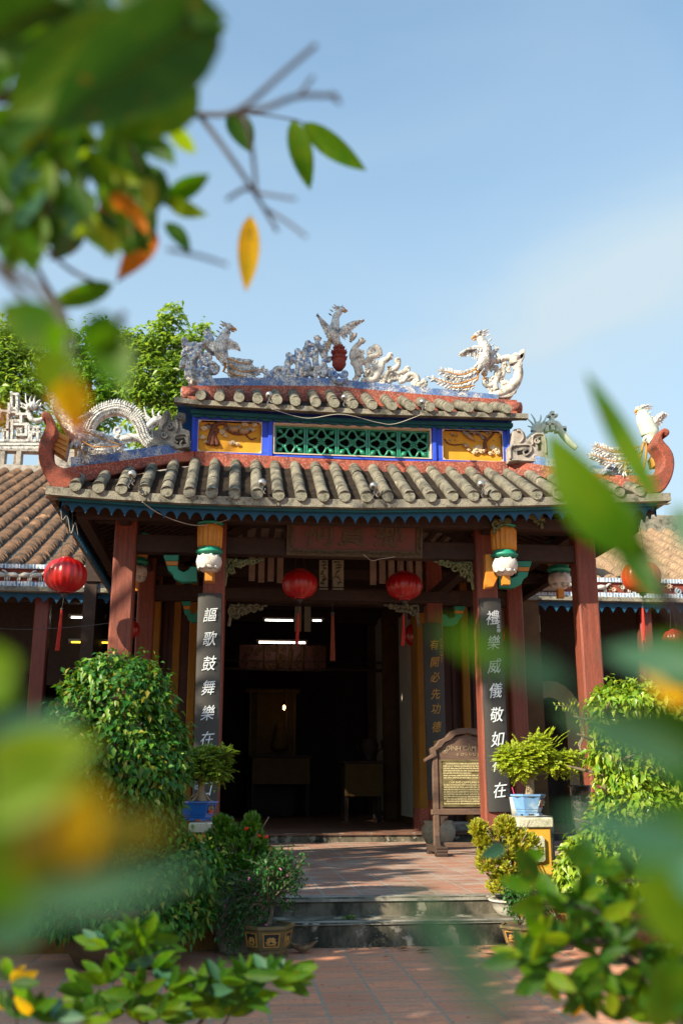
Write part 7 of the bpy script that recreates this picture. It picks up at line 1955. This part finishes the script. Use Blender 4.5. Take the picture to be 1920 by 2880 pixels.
# ------------------------------------------------------------------ garden trees left of the camera, whose shade falls on the court and the roof
US = Vector((math.cos(SUN_AZ), -math.sin(SUN_AZ), 0)); WS = Vector((math.sin(SUN_AZ), math.cos(SUN_AZ), 0))
def sun_pt(u, v, h): return US*u + WS*h + Vector((0,0,(v-h*math.sin(SUN_EL))/math.cos(SUN_EL)))
def shade_tree(lab, base, blobs, h, rng, dens, Ll):
    o = thing('garden_tree', lab, 'tree', base, 'garden trees along the left of the court')
    bs=[];ds=[];us=[]; g = B()
    cs = [sun_pt(u,v,h) for u,v,_,_ in blobs]
    top = max(c.z for c in cs); mid_ = Vector(base)+Vector((0,0,top*.45))
    limb(g, [tuple(base),tuple(mid_)], .22, .13, 9, 3)
    for c in cs: limb(g, [tuple(mid_), tuple((mid_+c)/2+Vector((0,0,-.2))), tuple(c)], .05, .015, 7, 3)
    g.build('trunk', m_trunk, o)
    for (u,v,ru,rv) in blobs:
        n = int(dens*ru*rv)+30
        for _ in range(n):
            q = rng.normal(size=3); q /= np.linalg.norm(q); q *= rng.random()**.45
            p = sun_pt(u+q[0]*ru, v+q[1]*rv, h+q[2]*min(ru,rv,.8)); bs.append(tuple(p)); d = rng.normal(size=3); ds.append(d); us.append(rng.normal(size=3)+np.array([0,0,1]))
    n = len(bs); Ls = Ll*rng.uniform(.7,1.3,n); leaf_mesh('crown', bs, ds, us, Ls, Ls*.5, lf_tree, o, .3)
rgs = np.random.default_rng(17)
lo = [(-18.5,5.0,1.1,2.3),(-17.0,5.2,1.1,2.2),(-15.6,5.3,1.0,2.2),(-14.5,5.6,.8,1.9),(-13.6,5.7,.8,2.3),(-12.9,8.4,.5,.6),(-12.6,5.4,.8,2.5),(-12.1,5.0,.45,2.3),(-11.5,2.4,1.0,2.6),(-10.2,2.6,.9,2.6),(-9.4,2.5,.8,2.55),(-8.7,2.5,.8,2.3),(-7.7,2.1,.8,2.25),(-6.9,1.55,.7,1.68),(-6.2,1.35,.6,1.62),(-5.4,1.55,.5,1.75),(-4.7,1.5,.7,1.75),(-3.9,1.2,.7,1.7)]
shade_tree('unseen wide tree added to shade the open side of the long hall', (-12.0,10.0,0), lo[:8], -3.0, rgs, 1300, .34)  # tree added out of view to keep sun out of the halls
shade_tree('broad low garden tree beside the court', (-8.5,4.6,0), lo[8:13], -3.0, rgs, 1300, .30)
shade_tree('smaller garden tree left of the camera', (-6.0,1.9,0), lo[13:], -3.0, rgs, 1500, .26)
hi = [(-9.75,9.15,.75,.85),(-9.1,9.75,.3,.55),(-9.25,10.3,.35,.3),(-7.52,6.95,.26,.5),(-8.62,6.62,.22,.2),(-10.2,7.55,.35,.22),(-9.72,6.28,.16,.12),(-9.95,8.0,.3,.3),(-9.5,8.75,.5,.3),(-9.25,7.35,.12,.10),(-9.7,6.9,.14,.1)]
shade_tree('tall open garden tree left of the court', (-7.43,7.98,0), hi, -1.5, rgs, 1500, .20)

# ------------------------------------------------------------------ foreground leaves
def fgmat(name, c, c2, trans, rough=.5, spec=.16, tmul=2.4):
    m, t, p = newmat(name); v = pos(t)
    col = mixc(t, ramp(t, noise(t, v, 22, 3), [(.40,(0,0,0)),(.62,(1,1,1))]), c, c2)
    col = mixc(t, ramp(t, noise(t, v, 70, 4), [(.63,(0,0,0)),(.72,(.8,.8,.8))]), col, (.10,.06,.01))
    t.links.new(col, p.inputs['Base Color']); p.inputs['Roughness'].default_value = rough; p.inputs['Specular IOR Level'].default_value = spec
    tr = t.nodes.new('ShaderNodeBsdfTranslucent'); t.links.new(mixc(t, 1.0, col, (tmul*1.15,tmul,tmul*.3), 'MULTIPLY'), tr.inputs[0])
    ms = t.nodes.new('ShaderNodeMixShader'); ms.inputs[0].default_value = trans
    t.links.new(p.outputs[0], ms.inputs[1]); t.links.new(tr.outputs[0], ms.inputs[2]); t.links.new(ms.outputs[0], t.nodes['Material Output'].inputs[0]); return m
m_fgt = M('dark twig bark', (.045,.04,.04), (.03,.028,.03), 12, .8, .3, 40)
m_lg = fgmat('green leaf', (.030,.105,.003), (.060,.135,.004), .5)
m_ld = fgmat('dark green leaf', (.012,.055,.005), (.022,.075,.006), .4)
m_ly = fgmat('yellowing leaf', (.36,.23,.006), (.24,.20,.006), .5)
m_lo = fgmat('orange brown leaf', (.34,.12,.012), (.24,.10,.012), .45)
m_lb = fgmat('glossy bluish leaf', (.018,.075,.045), (.025,.09,.05), .2, .55, .3)
m_ll = fgmat('light green leaf', (.085,.17,.006), (.13,.20,.008), .5)
m_lk = fgmat('olive leaf', (.085,.055,.002), (.05,.05,.002), .4)
m_lmix = [m_lg, m_ld, m_ly, m_lo, m_lb, m_ll, m_lk]
def bigleaf(b, base, tip, w, nrm, curl=.12, fold=.12, nu=8):
    """one blade with midrib fold and curl, base and tip in world space"""
    a = Vector(base); e = Vector(tip); d = e-a; L_ = d.length; d = d/L_; n = Vector(nrm); n = (n-d*n.dot(d)).normalized(); r = d.cross(n)
    vs=[]; fs=[]
    for i in range(nu+1):
        t = i/nu; wd = w*.5*(math.sin(math.pi*t**.82)**.8 if 0 < t < 1 else .02); c = a+d*(L_*t)+n*(L_*curl*4*t*(1-t))
        for u in (-1,-.5,0,.5,1): vs.append(c+r*(wd*u)+n*(wd*fold*abs(u)*2))
    for i in range(nu):
        for j in range(4): q = i*5+j; fs.append((q,q+1,q+6,q+5))
    b.s = True; b.add(vs, fs); k = b.k; b.k = 5
    b.tube([vs[i*5+2]+n*(w*.012) for i in range(nu+1)], [w*.016*(1.15-i/nu) for i in range(nu+1)], 5, False); b.k = k
def pxleaf(b, x0, y0, x1, y1, wpx, d, k, rg, tilt=.35, curl=None):
    """a leaf near the camera between two photo points; d = distance in metres"""
    b.k = k; dd = rg.uniform(-.05,.05)*d
    a = P(x0,y0,d); e = P(x1,y1,d+dd); vw = (CO-a).normalized()
    n = vw+Vector((rg.uniform(-tilt,tilt),rg.uniform(-tilt,tilt),rg.uniform(-tilt,tilt)+.15))
    bigleaf(b, a, e, wpx*d/2890*1.0, n, rg.uniform(-.05,.08) if curl is None else curl)
def fgplant(name, lab, cat, leaves, twigs, rg, group=None, loc=None, stemmat=None, extra=None):
    l0 = leaves[0]; p = loc or P(l0[0],l0[1],l0[5]); o = thing(name, lab, cat, p, group)
    g = B()
    for L_ in leaves: pxleaf(g, *L_[:7], rg)
    g.build('foliage', m_lmix, o, fix=False)
    g = B()
    for pts, r0, r1 in twigs: limb(g, pts, r0, r1, 7)
    if twigs: g.build('twig', stemmat or m_fgt, o)
    return o
rg = random.Random(41)
def rl(x0,y0,x1,y1,n,L0,L1,d0,d1,ks,ang=(0,6.28),wr=.45):
    out=[]
    for _ in range(n):
        x = rg.uniform(x0,x1); y = rg.uniform(y0,y1); a = rg.uniform(*ang); L_ = rg.uniform(L0,L1); d = rg.uniform(d0,d1)
        out.append((x,y,x+L_*math.cos(a),y+L_*math.sin(a),L_*wr*rg.uniform(.8,1.2),d,rg.choice(ks)))
    return out
def fp(x,y,d): return tuple(P(x,y,d))
# overhanging branch, upper left
LV = [(650,310,705,430,92,1.3,1),(822,335,872,535,80,1.35,0),(850,345,1030,480,82,1.35,0),(705,605,692,820,72,1.3,2),(440,215,560,-20,0,0,0)][:4]
LV += [(620,30,130,360,330,.62,1),(300,-60,640,60,200,.62,1),(20,330,480,40,260,.66,0),(-60,120,330,-60,240,.7,1),(560,250,330,380,170,.8,0),(300,300,470,420,120,.8,1),(-40,60,220,200,230,.75,0),
       (60,300,-60,520,170,.85,0),(90,420,60,640,120,.9,4),(200,380,80,520,110,.9,0),(260,420,330,560,100,.95,1),(330,360,300,520,120,.9,0),(180,520,60,700,110,.95,1),(20,560,90,770,130,.9,0),(60,640,30,770,90,.9,0),
       (430,330,380,450,90,1.0,1),(400,470,470,560,90,1.0,1),(470,560,590,490,70,1.05,0),(470,560,585,605,62,1.05,5),(465,625,535,715,60,1.1,1),(420,520,400,640,70,1.05,1),(310,560,400,650,80,1.0,0),(240,600,170,705,44,1.05,0),
       (440,650,330,790,80,1.05,3),(320,800,130,860,72,1.0,0),(430,610,350,720,80,1.0,1),(300,640,370,720,60,1.05,0),(270,520,360,600,80,1.0,0),(350,430,420,520,90,1.0,0),(120,260,260,330,120,.85,0),(500,270,420,340,80,.95,0),(380,560,440,640,80,1.05,1)]
LV += rl(0,280,420,640,30,80,150,.85,1.05,(0,0,0,1,5,3),(.3,2.8))
LV += rl(-40,300,270,640,48,90,165,.8,1.0,(0,0,5,1,0,4),(.6,2.6))
LV += rl(250,300,470,520,16,80,130,.9,1.05,(0,1,0,5),(.3,2.6))
LV += rl(-60,-40,420,260,14,160,300,.66,.8,(0,1,1,0),(0,6.28))
tw = [([fp(-200,250,.75),fp(0,265,.8),fp(200,295,.85),fp(420,320,.95),fp(560,322,1.05),fp(660,318,1.3)], .010, .002), ([fp(560,322,1.05),fp(640,430,1.0),fp(715,540,1.0),fp(780,650,1.0)], .0035, .002), ([fp(660,318,1.0),fp(690,340,.97),fp(710,430,.98),fp(722,560,1.0)], .003,.002),
      ([fp(560,322,1.05),fp(640,320,.9),fp(700,290,.82),fp(790,210,.78),fp(890,125,.76)], .003,.0022), ([fp(640,320,.9),fp(740,305,.8),fp(840,270,.8),fp(950,270,.8)], .003,.0022), ([fp(840,270,.8),fp(880,215,.8)], .002,.0016), ([fp(930,262,.8),fp(955,290,.8)], .0025,.002), ([fp(470,700,.85),fp(560,720,.85),fp(640,745,.85)], .002,.0015), ([fp(715,540,1.0),fp(770,550,.95),fp(830,560,.9)], .002,.0015), ([fp(740,585,1.0),fp(800,620,.95),fp(860,665,.9)], .0022,.0015), ([fp(712,536,1.0),fp(690,530,.95),fp(640,560,.9)], .003,.002),
      ([fp(660,318,1.3),fp(740,322,1.32),fp(830,338,1.33),fp(852,346,1.35)], .0018,.0012), ([fp(40,640,.9),fp(130,800,.95),fp(180,880,.95),fp(200,960,.9)], .003,.002), ([fp(0,760,.7),fp(120,900,.7)], .003,.002), ([fp(330,790,1.0),fp(360,770,1.0)], .002,.001), ([fp(350,880,.7),fp(310,930,.7)], .003,.002), ([fp(300,290,.85),fp(400,480,1.0),fp(440,640,1.05)], .004,.002), ([fp(120,280,.8),fp(160,460,.9),fp(120,640,.95)], .004,.002), ([fp(280,800,1.0),fp(200,760,1.0),fp(130,700,.98)], .0025,.002)]
fgplant('tree_branch', 'overhanging tree branch with green and yellow leaves against the sky', 'branch', LV, tw, rg, loc=P(-200,250,.75))
LV = [(180,960,0,860,150,.62,0),(190,1010,120,920,140,.6,0),(190,990,150,1130,180,.55,5),(230,950,360,930,140,.55,1),(250,1000,340,920,120,.55,0),(300,940,350,1100,130,.55,0),(210,1060,190,1190,120,.5,2),(180,1090,230,1230,80,.52,3),(170,960,60,930,90,.62,0),(-30,1190,30,1150,70,.5,3)]
fgplant('leaf_sprig', 'sprig of drooping green and yellow leaves in front of the corner phoenix', 'leaves', LV, [([fp(-250,640,.6),fp(60,780,.62),fp(180,900,.6),fp(200,1060,.55)], .004, .002)], rg, loc=P(-250,640,.6))
# right hand: large soft leaves
LV = [(1800,1570,1535,1205,195,.52,0),(1740,1470,1845,1700,105,.53,1),(1850,1420,1645,1045,80,.60,0),(1700,1400,1790,1540,120,.55,1)]
fgplant('leaf_sprig', 'large broad green leaves covering part of the eave and the orange lantern', 'leaves', LV, [([fp(2050,1900,.55),fp(1900,1720,.55),fp(1790,1540,.55),fp(1770,1480,.54)], .006,.003)], rg, loc=P(2050,1900,.55))
LV = [(1960,2150,1560,1990,120,.36,4),(2000,1880,1690,1830,120,.38,4),(2000,1960,1800,1880,150,.5,2),(2000,2400,1560,2290,120,.32,4),(2020,2300,1720,2400,180,.36,1),(2000,2200,1800,2080,200,.5,1),(1470,1890,1225,1765,84,.29,0),(1600,1930,1400,1850,90,.29,4),(1960,1920,1830,1780,160,.5,0),(2020,2100,1700,2020,150,.5,1),(2000,2520,1830,2300,260,.5,1),(2000,2620,1780,2480,200,.5,0),(1980,1560,1890,1420,100,.5,4),(2010,2560,1890,2380,120,.45,4)]
fgplant('leaf_sprig', 'bluish green and dark leaves hanging in front of the tiered topiary fig', 'leaves', LV, [([fp(2150,2500,.5),fp(1980,2100,.5),fp(1960,1880,.5)], .006,.003)], rg, loc=P(2150,2500,.5))
# left lower: very near leaves
LV = [(-40,2400,500,2330,190,.28,6),(-80,2250,330,2420,380,.28,0),(-60,2500,250,2330,200,.36,0),(-60,2080,220,2020,110,.36,4),(-80,2160,280,2090,150,.36,5),(-80,2260,230,2180,170,.36,1),(-60,2300,240,2200,110,.27,5),(-80,1920,50,1850,170,.4,0),(40,2560,560,2440,110,.27,4),(-80,2440,180,2520,220,.36,0),(-60,2620,130,2600,120,.38,4),(240,2190,208,2450,120,.26,2),(-90,1980,60,1940,90,.42,0)]  # the small yellow leaf stands in for a sunlit spot
fgplant('leaf_sprig', 'huge olive and green leaves, a yellow one added as sunlit spot, before the brown bowl fig', 'leaves', LV, [([fp(-260,2700,.36),fp(-60,2400,.36),fp(-60,2050,.36)], .004,.002)], rg, loc=P(-260,2700,.36))
LV = [(1420,2860,1130,2480,110,.28,4)]
fgplant('leaf_sprig', 'single long bluish leaf crossing in front of the steps', 'leaves', LV, [([fp(1500,3100,.38),fp(1440,2900,.37),fp(1415,2850,.36)], .003,.002)], rg, loc=P(1500,3100,.38))
# low shrubs in the foreground
def whorls(cs, d, n, L0, L1, ks, rg, wr=.42):
    out=[]
    for (x,y,a0,a1) in cs:
        for k in range(n):
            a = a0+(a1-a0)*(k+.5)/n+rg.uniform(-.25,.25); L_ = rg.uniform(L0,L1); out.append((x+rg.uniform(-6,6),y+rg.uniform(-6,6),x+L_*math.cos(a),y+L_*math.sin(a)*.8,L_*wr*rg.uniform(.85,1.2),d*rg.uniform(.95,1.05),rg.choice(ks)))
    return out
rg = random.Random(43); dS = 2.7
cs = [(375,2630,-3.6,.6),(300,2660,-3.6,-.5),(400,2680,-2.6,.8),(350,2720,-3.4,0),(430,2720,-1.2,.9),(300,2760,-3.6,-.4),(390,2790,-3.2,.4),(470,2780,-1.8,.6),(350,2840,-3.6,.5),(560,2790,-2.6,.6),(620,2760,-2.4,.4),(690,2740,-2.6,.6),(760,2745,-2.2,.6),(800,2750,-1.2,.8),(520,2830,-3,.4),(600,2830,-2.8,.5),(450,2860,-3,.3),(680,2800,-2.5,.7),(280,2840,-3.6,.2),(260,2790,-3.6,-2),(420,2650,-1.6,.4),(340,2670,-2.6,-.6),(550,2860,-3,0),(640,2850,-3,0)]
LV = whorls(cs, dS, 8, 64, 112, (0,0,1,1,1,0,4,1), rg, .31)
tw = [([fp(480,3050,dS),fp(420,2900,dS),fp(390,2780,dS),fp(378,2630,dS)], .006,.002), ([fp(480,3050,dS),fp(560,2880,dS),fp(660,2790,dS),fp(800,2750,dS)], .006,.002), ([fp(420,2900,dS),fp(330,2800,dS),fp(300,2680,dS)], .004,.002), ([fp(480,3050,dS),fp(620,2900,dS),fp(690,2740,dS)], .004,.002)]
fgplant('leafy_shrub', 'low leafy green shrub in front of the brown bowl and olive pot', 'shrub', LV, tw, rg, loc=(P(480,2900,dS).x,dS,0))
dS = 2.0
cs = [(30,2760,-2.5,1),(90,2850,-3,.5),(20,2840,-2.4,.4),(150,2860,-2.6,.6),(230,2865,-3,.2)]
LV = whorls(cs, dS, 6, 60, 100, (0,2,0,0,1,4,1,1), rg, .34)
fgplant('leafy_shrub', 'small shrub with many yellow leaves beside the low green shrub', 'shrub', LV, [([fp(60,3050,dS),fp(50,2900,dS),fp(30,2760,dS)], .005,.002)], rg, loc=(P(60,2900,dS).x,dS,0))
dS = 1.75
cs = [(1590,2570,-3,1),(1660,2450,-2.4,.4),(1640,2530,-2.8,.6),(1700,2580,-3,.6),(1600,2640,-3.4,1),(1540,2640,-3.8,0),(1500,2700,-3.9,1),(1460,2690,-3.6,1.4),(1540,2740,.2,3.0),(1600,2740,0,2.8),(1680,2700,-1,2.6),(1740,2640,-3,1),(1760,2540,-3,.6),(1800,2700,-2,2),(1860,2620,-3,1),(1830,2540,-3,1),(1880,2720,-2,2),(1700,2740,.3,2.4),(1880,2480,-3,1),(1780,2460,-3,.5),(1800,2800,-3,1.5),(1880,2850,-3,1),(1720,2790,-2.5,2),(1640,2790,-1,2.5),(1920,2780,-3,1),(1840,2760,-3,1),(1760,2860,-3,.5),(1920,2560,-3,1),(1690,2640,-3,1)]
LV = whorls(cs, dS, 7, 66, 120, (0,1,1,1,0,5,1,1), rg, .38)
LV += [(1505,2480,1450,2380,62,1.6,1),(1500,2500,1400,2470,45,1.7,0),(1560,2540,1500,2440,60,1.7,0),(1620,2440,1650,2360,60,1.6,1),(1420,2380,1350,2410,40,1.8,4),(1530,2400,1470,2410,40,1.8,0),(1530,2540,1430,2560,60,1.7,0),(1610,2860,1640,2790,30,1.9,2),(1640,2850,1668,2770,24,1.9,5),(1725,2790,1735,2840,36,1.9,3),(1900,2880,1850,2700,220,.8,0),(1960,2800,1840,2760,150,.8,1)]
tw = [([fp(1960,3000,dS),fp(1860,2800,dS),fp(1720,2690,dS),fp(1560,2720,dS)], .008,.002), ([fp(1860,2800,dS),fp(1740,2600,dS),fp(1560,2540,dS),fp(1450,2560,dS)], .006,.002), ([fp(1740,2620,dS),fp(1650,2500,dS),fp(1640,2420,dS)], .005,.002), ([fp(1860,2800,dS),fp(1700,2650,dS),fp(1480,2680,dS)], .006,.002), ([fp(1700,2480,dS),fp(1820,2475,dS),fp(1940,2470,dS)], .004,.003)]
fgplant('leafy_shrub', 'tangled dark green shrub on thin twigs in front of the white pot', 'shrub', LV, tw, rg, loc=(P(1960,2900,dS).x,dS,0))
